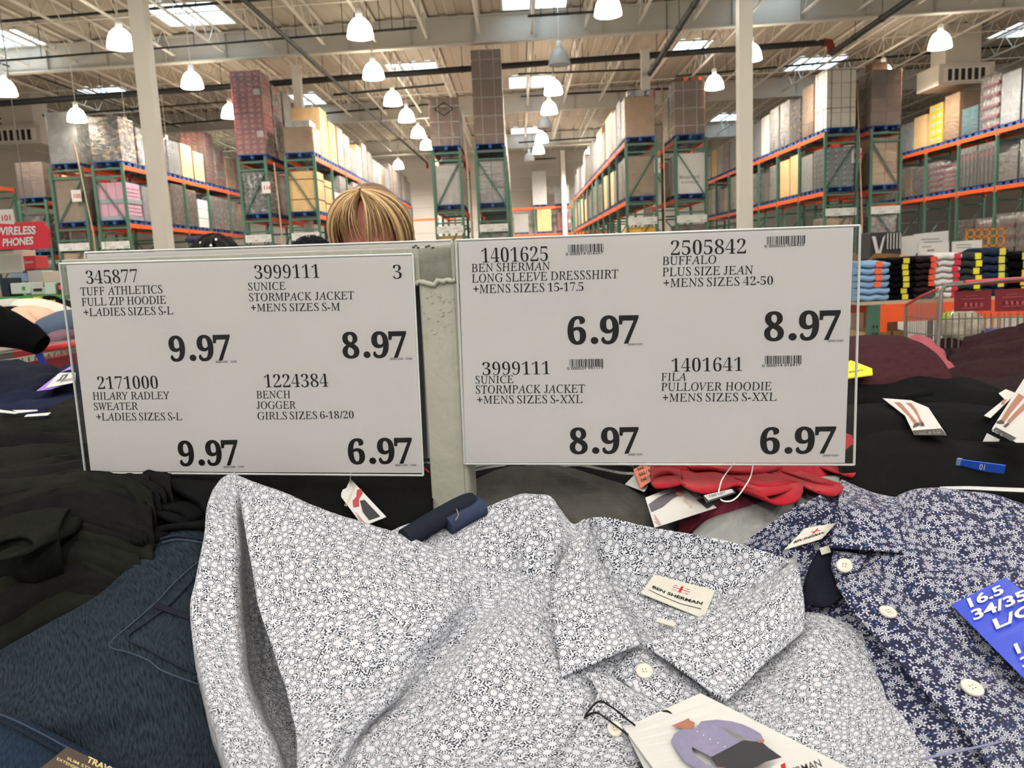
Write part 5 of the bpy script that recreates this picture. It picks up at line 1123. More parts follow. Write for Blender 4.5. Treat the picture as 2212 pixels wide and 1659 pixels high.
for i, (bk, fr, m_, lab, x0, x1, d_) in enumerate(pile):
    o_ = layer('folded_trousers', lab, L5(bk, x0, x1, .01), L5(fr, x0, x1, 0), m_, .0055, 13, i*3.7, .009, .03, d_, 'trousers', .006, 'dark folded trousers in the left pile')
    for q in (1, 2):      # the further thicknesses of the same folded garment
        f2 = [y+11*q+5*sin(i*2.3+k*1.9+q) for k, y in enumerate(fr)]; b2_ = [y+11*q-14 for y in fr]
        layer('x', '', L5(b2_, x0, x1-14*q, .01), L5(f2, x0, x1-14*q, 0), m_, .004, 17, i*3.7+q, .006, .02, d_+.003*q, 'trousers', .003, None, 1, o_, n=6)
o = garment('folded_trousers', 'dark olive trouser leg with an open curled cuff on the left pile', (60,1170,-.01), 'trousers')
foldstrip('cuff', [(-40,1185,-.0),(10,1165,-.0),(50,1160,-.0),(72,1172,-.0),(60,1192,.0),(20,1205,.0),(-40,1215,.0)], (.01,.05,.0), olive, o, thick=.003, wr=.004)
layer('x', '', [(-60,1120,.02),(20,1110,.02),(90,1100,.02),(150,1095,.02)], [(-60,1165,.006),(20,1152,.006),(70,1150,.006),(130,1130,.006)], olive, .003, 14, 8, .008, .03, 0, par=o)
# ================================================================== black leggings curled in front of the trouser pile
o = garment('leggings', 'black leggings folded into two curled loops beside the white shirt sleeve', (330,1090,.02), 'leggings')
foldstrip('folded_loop', [(452,1112,.03),(440,1098,.03),(420,1078,.03),(375,1058,.03),(330,1044,.03),(298,1042,.03),(277,1058,.03),(277,1080,.03),(300,1097,.03),(345,1098,.03),(385,1104,.03),(402,1118,.03),(385,1128,.03)], (.035,.06,-.012), black2, o, thick=.005)
foldstrip('folded_loop', [(385,1128,.03),(340,1112,.03),(303,1108,.03),(280,1122,.03),(273,1146,.03),(284,1167,.03),(308,1172,.03),(326,1160,.03),(340,1144,.03),(390,1136,.03),(430,1136,.03),(452,1137,.03)], (.035,.06,-.012), black2, o, thick=.005)
# black tops behind the shirt, under the left sign
layer('folded_garment', 'black garment spread under the left price sign behind the white shirt', [(180,985,.06),(330,985,.06),(480,985,.06),(640,985,.06),(790,985,.06),(950,985,.06)], [(260,1090,.09),(360,1080,.10),(480,1095,.12),(620,1105,.07),(760,1140,.05),(930,1150,.05)], black_c, .006, 9, 2.2, .012, .1, 0, 'garment', .01)
layer('folded_garment', 'charcoal garment with folds between the left pile and the white shirt', [(260,985,.12),(330,985,.12),(400,990,.12),(470,1000,.12)], [(330,1045,.07),(380,1052,.08),(430,1075,.09),(480,1100,.10)], olive2, .006, 16, 6.2, .01, .08, 0, 'garment', .008)
thread('red_piping', [(905,1008,.04),(918,1014,.04),(928,1022,.04)], .0012, red_c, o)
# ================================================================== dark grey waffle trousers and things around the post
o = layer('folded_trousers', 'dark grey waffle-knit trousers rising to a ridge right of the sign post', [(985,1062,.07),(1040,1030,.05),(1110,1006,.03),(1190,1003,.03),(1270,1022,.035),(1350,1048,.05),(1405,1075,.06)], [(985,1120,.11),(1040,1140,.09),(1115,1160,.06),(1200,1180,.045),(1290,1180,.045),(1360,1175,.05),(1412,1150,.05)], waffle, .0035, 12, 3.3, .012, .08, 0, 'trousers', .004, None, 3, skirt='fb', creases=((.38,0,.38,.6,.02,-.004),(.5,.1,.85,.5,.04,.005)))
layer('folded_trousers', 'dark grey waffle-knit trousers left of the sign post', [(880,1072,.12),(915,1060,.12),(950,1050,.13),(1000,1045,.13)], [(760,1165,.075),(840,1150,.085),(920,1150,.10),(1000,1150,.11)], waffle, .003, 14, 5.3, .01, .06, 0, 'trousers', .01, None, 2, skirt='fl')
o = garment('jeans', 'rolled dark navy jeans waistband leaning on the foot of the sign post', (960,1115,.0), 'jeans')
thread('rolled_waistband', [(875,1165,.0),(915,1140,.0),(960,1113,.0),(1000,1092,.0),(1018,1086,.004)], .0085, cloth('black_navy_denim',(28,31,40),.85,1400,.3,.2,.3), o, ns=14)
thread('rolled_waistband', [(965,1135,.006),(1000,1115,.006),(1040,1095,.008)], .0085, cloth('navy_denim',(46,54,74),.85,1400,.3,.2,.3), o, ns=14)
thread('waistband_stitching', [(985,1098,-.0085),(990,1112,-.0085),(984,1124,-.0075)], .0006, mat('copper_stitch',(120,104,88),.8), o)
o = layer('jacket', 'black zip jacket behind the grey waffle trousers, under the right price sign', [(1000,960,.2),(1100,950,.2),(1200,950,.2),(1300,950,.2),(1400,960,.2)], [(1000,1030,.10),(1100,1012,.12),(1200,1010,.12),(1300,1040,.10),(1400,1062,.09)], black_c, .004, 10, 7.7, .01, .1, 0, 'jacket', .012)
zip_m = mat('silver_zip_teeth', (120,120,120), .4, .5, metal=.5)
def zipper(path, par, dd, nm='zipper', step=4):
    P = spline([G((q[0],q[1],dd)) for q in path], 14); b = MB()
    for i, p in enumerate(P[:-1]):
        d = (P[i+1]-p); q = d.length; k = max(1, int(q/.0032))
        for j in range(k): c = p+d*(j/k); b.obox(local(par,[c])[0], d.normalized()*.0010, Vector((0,.0011,.0011)), Vector((0,-.0005,.0005)))
    b.build(nm, zip_m, par)
zipper([(1018,1010),(1050,1004),(1085,999)], o, .062); zipper([(1018,1018),(1055,1010),(1095,1004)], o, .062); zipper([(1210,1007),(1250,1005),(1290,1012),(1340,1022),(1375,1024)], o, .06)
zipper([(1340,1000),(1365,1006),(1372,1018)], o, .058)
# tag under the left sign
T2 = garment('hang_tag', 'white hang tag with a red cuffed model picture, hanging below the left price sign', (775,1085,.03), 'tag')
c = Card('tag_card', [(757,1034,.03),(786,1058,.03),(838,1120,.02),(778,1140,.016)], cardw_m, T2, th=.0004)
c.c = [G((757,1034,.03)), G((800,1070,.028)), G((834,1116,.018)), G((776,1138,.016))]
def cpx(card, par, nm, pts, m_, h=.0005): 
    b = MB(); b.add(local(par, [on_plane(x,y,card.c[0]+card.n*h,card.n) for x,y in pts]), [tuple(range(len(pts)))]); return b.build(nm, m_, card.o)
Z2 = lambda pts: [(400+x/2.517, 1000+y/2.517) for x, y in pts]
bpy.data.objects.remove(c.o)
def polycard(nm, px, par, m_, dd, th=.0005, plane=None):
    """a card cut to an outline, lying in the plane of its first three corners"""
    class K: pass
    k = K(); q = [G((p[0],p[1],(p[2] if len(p) > 2 else 0)+dd)) for p in px]; n = (q[1]-q[0]).cross(q[2]-q[0]).normalized()
    if n.dot(CAM-q[0]) < 0: n = -n
    if plane is not None: n = plane.n; q = [plane.c[0]+n*.0015]
    k.n = n; k.c = q; P = [on_plane(p[0],p[1],q[0],n) for p in px]; L = local(par, P); N = len(L); b = MB(); b.add(L+[v-n*th for v in L], [tuple(range(N)), tuple(range(2*N-1,N-1,-1))]+[(i,i+N,(i+1)%N+N,(i+1)%N) for i in range(N)]); k.o = b.build(nm, m_, par); k.par = par; return k
c = polycard('tag_card', [(757,1034,.03),(834,1116,.02),(784,1136,.016),(737,1073,.028),(737,1066),(740,1058),(748,1054)], T2, cardw_m, 0)
cpx(c, T2, 'printed_sleeve', Z2([(935,145),(958,140),(965,165),(945,195),(945,235),(915,240),(910,205),(930,185)]), mat('printed_red_cloth',(160,60,66),.6)); cpx(c, T2, 'printed_trousers', Z2([(950,205),(975,200),(1060,290),(1000,310),(965,265)]), trouser_p)
for (tx, x0, y0, x1, y1) in (('The Narrow Soft', 875,240,922,122),): 
    ppt(c, T2, 'Slim Narrow Soft', 400+878/2.517, 1000+238/2.517, 400+925/2.517, 1000+128/2.517, 6, 'sans', gold_m, 'printed_text')
for k in range(4): cpx(c, T2, 'printed_line', Z2([(925+k*12,270+k*14),(930+k*12,268+k*14),(960+k*8,320+k*5),(955+k*8,322+k*5)]), mat('printed_pink',(190,130,130),.6))
thread('tag_cord', [(757,1018,.034),(757,1030,.031),(752,1062,.026)], .0004, mat('pale_cord',(200,200,196),.6), T2)
# ================================================================== red garment and light sweaters
R_o = garment('sweater', 'bright red waffle sweater bunched in folds under the right price sign', (1600,1040,.0), 'sweater')
layer('x','', [(1420,985,.04),(1500,975,.04),(1580,970,.04),(1660,970,.04),(1740,975,.04),(1800,940,.05),(1850,930,.05)], [(1412,1026,.03),(1480,1030,.03),(1560,1026,.03),(1640,1030,.03),(1720,1034,.03),(1800,1025,.03),(1852,1000,.03)], red_c, .004, 20, 1.1, .006, .02, 0, par=R_o, mids=2, lift=.012)
for pth, ex in (([(1475,1036,.006),(1450,1024,.004),(1420,1028,.004),(1408,1040,.004),(1416,1052,.004),(1440,1052,.004),(1475,1045,.005)], (.02,.13,-.016)),
   ([(1462,1016,.01),(1472,1036,.004),(1482,1052,.0),(1520,1064,-.002),(1560,1058,-.003),(1590,1048,-.003),(1620,1056,-.003),(1645,1066,-.002),(1665,1058,.002)], (.0,.13,-.016)),
   ([(1640,1052,-.004),(1680,1052,-.006),(1715,1044,-.007),(1732,1048,-.007),(1734,1062,-.007),(1722,1080,-.007),(1695,1089,-.007),(1670,1086,-.006),(1655,1072,-.005),(1685,1064,-.006),(1712,1056,-.006)], (-.02,.13,-.016)),
   ([(1730,1030,-.002),(1760,1042,-.004),(1795,1050,-.005),(1815,1046,-.005),(1820,1060,-.005),(1800,1070,-.005),(1770,1064,-.005),(1755,1050,-.004)], (-.01,.13,-.016)),
   ([(1780,1012,.004),(1810,1022,.002),(1840,1030,.002),(1852,1014,.004),(1848,985,.008)], (.0,.13,-.016)),
   ([(1490,1006,.004),(1500,1014,.0),(1540,1014,.0),(1580,1022,.0),(1640,1022,.0),(1690,1010,.002)], (0,.13,-.016))):
    foldstrip('folded_edge', pth, ex, red_c, R_o, thick=.0022, dd=-.006)
layer('sweater', 'light grey waffle sweater between the white and navy shirts', [(1560,1110,.05),(1620,1090,.05),(1690,1072,.05),(1760,1058,.05)], [(1480,1200,.03),(1560,1220,.03),(1640,1230,.03),(1720,1220,.03)], lightgrey, .002, 12, 2.9, .01, .04, 0, 'sweater', .008, None, 2, skirt='fl')
layer('sweater', 'burgundy sweater strip behind the light grey waffle sweater', [(1470,1110,.07),(1540,1085,.07),(1620,1070,.07),(1700,1065,.07)], [(1465,1165,.05),(1540,1130,.05),(1620,1108,.05),(1700,1092,.05)], burgundy, .002, 12, 3.9, .006, .03, 0, 'sweater', .006)
layer('sweater', 'charcoal sweater behind the burgundy strip, holding the white tags', [(1380,1030,.09),(1480,1030,.09),(1580,1030,.09),(1720,1030,.09)], [(1400,1150,.06),(1490,1110,.06),(1590,1090,.06),(1700,1070,.06)], cloth('mid_charcoal_knit',(78,76,80),.9,700,.3,.12,.3), .003, 12, 4.9, .01, .05, 0, 'sweater', .006)
layer('sweater', 'grey garment tucked behind the red sweater beside the navy shirt', [(1700,1030,.06),(1780,1030,.06),(1850,1015,.06),(1875,1020,.06)], [(1720,1090,.035),(1790,1075,.035),(1850,1058,.035),(1880,1050,.035)], lightgrey, .002, 12, 5.9, .01, .04, 0, 'garment', .006)
T3 = garment('hang_tag', 'white hang tag with grey trousers picture, left of the red sweater', (1470,1095,.03), 'tag')
c = polycard('tag_card', [(1394,1075,.034),(1476,1042,.04),(1548,1096,.022),(1414,1139,.022)], T3, cardw_m, 0)
Z6 = lambda pts: [(1350+x/4.022, 940+y/4.022) for x, y in pts]
cpx(c, T3, 'printed_trousers', Z6([(205,600),(290,540),(400,490),(430,490),(455,525),(400,560),(330,620),(230,665)]), mat('printed_grey',(86,82,90),.6)); cpx(c, T3, 'printed_hand', Z6([(430,490),(465,470),(500,490),(490,530),(455,525)]), mat('printed_rose',(170,120,120),.6)); cpx(c, T3, 'printed_block', Z6([(620,560),(690,545),(775,600),(715,638)]), trouser_p)
ppt(c, T3, 'Slim fit', 1350+500/4.022, 940+560/4.022, 1350+575/4.022, 940+640/4.022, 7, 'sans', gold_m, 'printed_text')
for k in range(3): cpx(c, T3, 'printed_line', Z6([(250+k*3,690+k*30),(256+k*3,688+k*30),(310+k*2,760+k*12),(304+k*2,762+k*12)]), mat('printed_pink',(190,130,130),.6))
T4 = garment('size_label', 'orange size sticker with black slanted figures left of the red sweater', (1395,1025,.02), 'label')
c = polycard('sticker', [(1368,1014,.03),(1420,985,.03),(1412,1036,.02),(1384,1054,.02)], T4, mat('orange_sticker',(222,104,62),.5,.3), 0)
for k, tx in enumerate(('EA2 / EA2','EA2 / EA2','EA2 / EA2')): ppt(c, T4, tx, 1378+k*4, 1016+k*12, 1412+k*2, 1002+k*12, 6, 'heavy', ink_m, 'printed_text')
T6 = garment('hang_tag', 'small white and black tag on a white elastic loop below the red sweater', (1552,1068,.0), 'tag')
c = polycard('tag_backing', [(1519,1072,-.002),(1583,1056,-.004),(1590,1064,-.006),(1526,1086,-.004)], T6, trouser_p, -.03); c = polycard('tag_card', [(1520,1070,-.004),(1580,1056,-.006),(1585,1062,-.0075),(1530,1080,-.006)], T6, cardw_m, -.03)
ppt(c, T6, '150 031', 1533, 1074, 1566, 1065, 5, 'sans', ink_m, 'printed_text')
thread('elastic_loop', [(1586,1000,-.005),(1572,1018,-.009),(1560,1036,-.010),(1554,1055,-.010),(1553,1066,-.0085),(1558,1080,-.010),(1575,1083,-.012),(1592,1074,-.012),(1610,1050,-.012),(1622,1028,-.011),(1627,1002,-.006)], .0006, mat('white_elastic',(224,222,218),.6), T6, dd=-.03)
T7 = garment('hang_tag', 'pale blank tag behind the orange sticker under the right price sign', (1370,1050,.05), 'tag'); polycard('tag_card', [(1350,1046,.05),(1378,1018,.05),(1400,1050,.04),(1392,1062,.04)], T7, mat('pale_grey_card',(196,198,194),.6), 0)
# ================================================================== black and maroon pile at the right
layer('folded_trousers', 'black trousers across the right with the blue size clip', [(1800,985,.08),(1850,945,.08),(1920,920,.08),(1985,926,.08),(2060,944,.08),(2140,950,.08),(2300,960,.08)], [(1820,1090,.035),(1880,1085,.03),(1950,1080,.03),(2020,1085,.03),(2100,1085,.03),(2180,1095,.03),(2300,1110,.03)], black_c, .004, 9, 1.9, .014, .06, 0, 'trousers', .018, None, 3)
layer('folded_trousers', 'black fleece trousers under the folded leg-picture card', [(1780,880,.06),(1850,870,.06),(1930,868,.06),(2010,870,.06),(2090,872,.06),(2150,880,.06)], [(1800,960,.0),(1860,958,.0),(1930,948,.0),(2010,948,.0),(2090,950,.0),(2150,940,.0)], black2, .004, 9, 2.9, .012, .06, 0, 'trousers', .012, None, 2, skirt='fr')
layer('folded_trousers', 'black fleece trousers rolled at the right end below the maroon top', [(1800,810,.08),(1900,805,.08),(2000,805,.08),(2080,815,.08),(2140,838,.08)], [(1800,872,.03),(1900,862,.03),(2000,860,.03),(2090,878,.03),(2152,880,.03)], black2, .004, 9, 3.9, .016, .06, 0, 'trousers', .014, None, 2, skirt='fr')
layer('folded_trousers', 'black trousers directly under the maroon folded top', [(1780,800,.06),(1850,800,.06),(1930,800,.06),(2010,805,.06)], [(1780,868,.02),(1850,862,.02),(1940,858,.02),(2012,848,.02)], black_c, .003, 10, 6.4, .012, .05, 0, 'trousers', .006, None, 2, skirt='fr')
o = layer('folded_garment', 'maroon rib-knit sweater folded flat with a rounded right end', [(1770,735,.0),(1830,727,.0),(1895,724,.0),(1945,725,.0),(1966,733,.0)], [(1770,815,-.02),(1840,818,-.02),(1920,812,-.02),(1985,800,-.02),(2022,802,-.02)], maroon, .002, 10, 4.4, .030, .03, 0, 'top', .012, None, 3, skirt='fr')
o = garment('hang_tag', 'bright yellow tag on the maroon top at the edge of the right price sign', (1860,800,-.06), 'tag'); yel = mat('yellow_tag_card', (238,222,40), .5, .3)
c = polycard('tag_card', [(1815,790,-.075),(1838,778,-.07),(1884,796,-.075),(1885,808,-.08),(1815,818,-.085)], o, yel, 0, .002)
for k in range(2): ppt(c, o, 'fit', 1835+k*18, 806-k*3, 1848+k*18, 803-k*3, 4, 'sans', ink_m, 'printed_text')
o = garment('hoodie', 'dusty red hoodie sleeve draped over the back of the right pile', (2000,770,.1), 'hoodie')
sheet('cloth_body', [[(1960,732,.10),(1985,722,.10),(2005,728,.10)],[(1965,755,.06),(2000,748,.05),(2025,755,.06)],[(1985,785,.04),(2010,778,.03),(2038,770,.04)],[(2010,805,.03),(2035,798,.02),(2062,792,.03)],[(2035,808,.04),(2055,806,.03),(2066,800,.04)]], pink_c, o, n=8, wr=(.006,16,2), skirt='lrf', sr=.012, sh_=.05)
for (bk, fr, m_, lab, sd) in (([(2100,738,.15),(2140,724,.15),(2180,712,.15),(2260,690,.15)], [(2065,765,.1),(2110,752,.1),(2170,742,.1),(2260,722,.1)], maroon2, 'dark maroon garment, topmost at the right edge', 1),
   ([(2060,770,.12),(2110,755,.12),(2170,748,.12),(2260,735,.12)], [(2045,790,.06),(2100,780,.06),(2170,770,.06),(2260,760,.06)], maroon2, 'dark maroon garment, second down at the right edge', 2),
   ([(2010,805,.12),(2080,788,.12),(2160,780,.12),(2260,770,.12)], [(2010,830,.04),(2080,822,.04),(2160,812,.04),(2260,800,.04)], maroon2, 'dark maroon garment, third down at the right edge with a long front', 3),
   ([(1990,830,.12),(2070,825,.12),(2150,818,.12),(2260,806,.12)], [(1990,872,.06),(2070,866,.06),(2150,850,.06),(2260,840,.06)], cloth('black_maroon_knit',(36,28,30),.95,700,.3,.2,.3), 'blackish garment, lowest of the dark maroon heap at the right edge', 4)):
    layer('folded_garment', lab, bk, fr, m_, .008, 9, sd*2.3, .016, .05, 0, 'garment', .014)
# cards with pairs of legs
def legcard(label, px, strip, legs, shoes, dd, tx, tx0, tx1, th):
    o = garment('hang_tag', label, (px[0][0], px[0][1], dd), 'tag'); c = polycard('tag_card', px, o, cardw_m, dd); cpx(c, o, 'printed_strip', strip, mat('printed_black_strip',(44,43,42),.5,.3), .0006)
    for l in legs: cpx(c, o, 'printed_leg', l, skin_p, .0005)
    for s in shoes: cpx(c, o, 'printed_shoe', s, mat('printed_brown_shoe',(58,38,32),.5), .0007)
    ppt(c, o, tx, *tx0, *tx1, th, 'sans', cardw_m, 'printed_text'); return c, o
Z7 = lambda pts: [(1780+x/3.949, 700+y/3.949) for x, y in pts]
legcard('smaller white card with bare legs and a black name strip, on black trousers', [(q[0],q[1],d) for q, d in zip(Z7([(500,632),(740,650),(890,712),(1045,945),(770,945),(690,780)]), (-.02,-.02,-.03,-.05,-.05,-.035))], Z7([(755,908),(1000,890),(1045,945),(770,948)]),
   [Z7([(600,665),(650,668),(690,710),(740,770),(800,840),(770,850),(720,780),(650,710)]), Z7([(700,672),(745,675),(790,730),(822,800),(845,840),(818,845),(795,780),(750,715)])], [Z7([(770,850),(810,838),(820,860),(755,885)]), Z7([(820,838),(845,836),(858,866),(825,870)])], -.005, 'S.C. & CO.', Z7([(812,942)])[0], Z7([(1000,930)])[0], 6.5)
legcard('large white card with bare legs and black shoes at the right edge', [(q[0],q[1],d) for q, d in zip(Z7([(1760,380),(1440,880),(1430,905),(1640,1010),(1800,1010)]), (-.09,-.09,-.09,-.10,-.10))], Z7([(1468,880),(1640,970),(1600,1000),(1430,905)]),
   [Z7([(1660,590),(1710,620),(1640,700),(1590,760),(1540,830),(1510,815),(1560,730)]), Z7([(1720,660),(1760,680),(1640,790),(1585,845),(1560,830),(1640,740)])], [Z7([(1465,835),(1510,815),(1540,832),(1535,850),(1480,845)]), Z7([(1530,868),(1570,838),(1580,855),(1545,882)])], -.02, 'S.C. & CO.', Z7([(1432,915)])[0], Z7([(1600,995)])[0], 7)
o = garment('hang_tag', 'partly hidden white card with a hand picture behind the large leg card', (2150,860,-.0), 'tag'); c = polycard('tag_card', [(q[0],q[1],-.02) for q in Z7([(1490,590),(1550,555),(1640,590),(1420,800),(1365,780),(1540,640)])], o, cardw_m, -.05); cpx(c, o, 'printed_hand', Z7([(1520,650),(1560,640),(1530,690),(1510,680)]), skin_p)
o = garment('hang_tag', 'grey corner of a card tucked under the right black trousers', (2140,945,-.0), 'tag'); polycard('tag_card', [(q[0],q[1],-.035) for q in Z7([(1390,930),(1500,985),(1490,1000),(1355,1000)])], o, mat('pale_grey_card',(196,198,194),.6), 0)
o = garment('size_clip', 'blue plastic size clip reading 10 upside down, on the black trousers', (2120,1006,-.0), 'size clip'); clip_m = mat('blue_size_clip', (34,76,176), .3, .5)
p0, p1 = G((2074,1001,-.045)), G((2170,1014,-.045)); b = MB(); d = (p1-p0); up = Vector((0,-.25,1)).normalized(); b.obox(local(o,[(p0+p1)/2])[0], d/2, up*.0042, d.cross(up).normalized()*.0012); b.build('clip_body', clip_m, o)
b = MB(); b.obox(local(o,[p0-d*.03])[0], d.normalized()*.002, up*.005, d.cross(up).normalized()*.0016); b.build('clip_end', mat('clear_clip_end',(120,140,180),.2,.6), o)
vs, fs = glyph_run('10', 'semi'); mn = min(v.x for v in vs); mx = max(v.x for v in vs); nn = d.cross(up).normalized(); nn = nn if nn.dot(CAM-p0) > 0 else -nn; A0 = p0+d*.58+nn*.0016+up*.0028
b = MB(); b.add(local(o, [A0-d*.12*((v.x-mn)/(mx-mn))-up*.0055*(v.y/CAPS['semi'])+d*.0 for v in vs]), fs); b.build('clip_number', cardw_m, o)
o = garment('hang_tape', 'white hanging tape lying along the black trousers above the navy shirt', (2120,1055,.0), 'tape'); sheet('tape', [[(2030,1051,-.004),(2090,1050,-.006),(2150,1052,-.006),(2240,1055,-.006)],[(2032,1054,-.006),(2090,1055,-.008),(2150,1058,-.008),(2240,1062,-.008)]], cardw_m, o, n=6)
# ================================================================== navy tops at the far left, behind the trouser pile
layer('folded_garment', 'navy blue top folded at the left edge above the white-tagged one', [(-60,790,.10),(0,786,.10),(50,790,.10),(105,805,.10)], [(-60,850,.02),(0,850,.02),(50,848,.02),(108,830,.02)], cloth('black_navy_jersey',(22,25,38),.9,700,.25,.15,.4), .012, 12, 1.2, .02, .05, 0, 'top', .02, None, 2, skirt='fr')
layer('folded_garment', 'navy blue top with the white barcode tag beside the left price sign', [(95,835,.08),(125,800,.10),(150,788,.10),(200,785,.10)], [(-30,872,.04),(40,866,.02),(110,858,.02),(200,838,.02)], navy_c, .006, 14, 2.2, .014, .04, 0, 'top', .01)
layer('folded_garment', 'navy blue top lying under the white-tagged navy top', [(-60,868,.06),(20,866,.06),(110,856,.06),(220,838,.06)], [(-60,888,.03),(20,884,.03),(110,880,.03),(220,868,.03)], cloth('dark_navy_jersey',(24,29,50),.9,700,.25,.15,.4), .006, 12, 3.2, .012, .05, 0, 'top', .006)
layer('folded_trousers', 'dark olive garment heaped at the foot of the left price sign', [(105,900,.06),(140,872,.06),(170,862,.06),(240,850,.06)], [(100,912,.0),(140,908,.0),(180,905,.0),(260,905,.0)], olive, .006, 16, 4.2, .012, .05, 0, 'garment', .012)
o = garment('hang_tag', 'white barcode tag with purple edge on the navy top at left', (130,825,-.02), 'tag')
c = polycard('tag_card', [(545/5.528,600+1315/5.528,-.02),(900/5.528,600+1130/5.528,.0),(900/5.528,600+1245/5.528,-.03)], o, cardw_m, 0); bpy.data.objects.remove(c.o); pl_ = c
c = polycard('tag_backing', [(q[0]/5.528,600+q[1]/5.528,-.005) for q in ((435,1350),(545,1265),(720,1130),(860,1045),(900,1250),(745,1285),(600,1330))], o, mat('purple_card',(150,110,200),.5), 0, plane=pl_); c = polycard('tag_card', [(q[0]/5.528,600+q[1]/5.528,-.012) for q in ((545,1315),(690,1150),(720,1135),(900,1130),(900,1245))], o, cardw_m, 0, plane=c)
cpx(c, o, 'printed_mark', [(q[0]/5.528,600+q[1]/5.528) for q in ((665,1238),(720,1200),(745,1160),(820,1145),(790,1190),(740,1235),(735,1222),(770,1185),(785,1162),(755,1170),(735,1205),(720,1225))], trouser_p)
b = MB()
for k in range(14): 
    x = 715+k*11; P = [on_plane(a/5.528,600+e/5.528,c.c[0]+c.n*.0005,c.n) for a, e in ((x,1255-k*2.2),(x+5,1254-k*2.2),(x+9,1220-k*2.2),(x+4,1221-k*2.2))]; b.quad(*local(o, P))
b.build('barcode', mat('grey_print',(96,96,98),.6), c.o)
for (pts, lab) in ((((0,1575),(120,1590),(180,1600),(240,1608),(180,1622),(0,1605)),'lower white paper tag at the left edge under the navy tops'),(((150,1580),(450,1575),(450,1588),(230,1612)),'thin white tag lying above the grey trousers at left'),(((320,1632),(610,1607),(570,1640),(290,1658)),'white tag corner over the top of the dark trouser pile')):
    o = garment('hang_tag', lab, (pts[0][0]/5.528, 600+pts[0][1]/5.528, -.03), 'tag'); polycard('tag_card', [(q[0]/5.528,600+q[1]/5.528,-.03) for q in pts], o, cardw_m, 0)
# garments at the bottom of the heap fill the table
layer('folded_garment', 'black garment spread over the table beneath the whole heap', [(-500,800,.5),(0,800,.5),(500,800,.5),(1000,790,.5),(1500,770,.5),(2000,750,.5),(2700,740,.5)], [(-300,1500,.12),(100,1500,.12),(500,1500,.10),(1000,1500,.10),(1500,1500,.10),(2000,1500,.10),(2500,1500,.10)], black_c, .01, 6, 9.2, .02, .1, 0, 'garment', .0, None, 6, n=6)
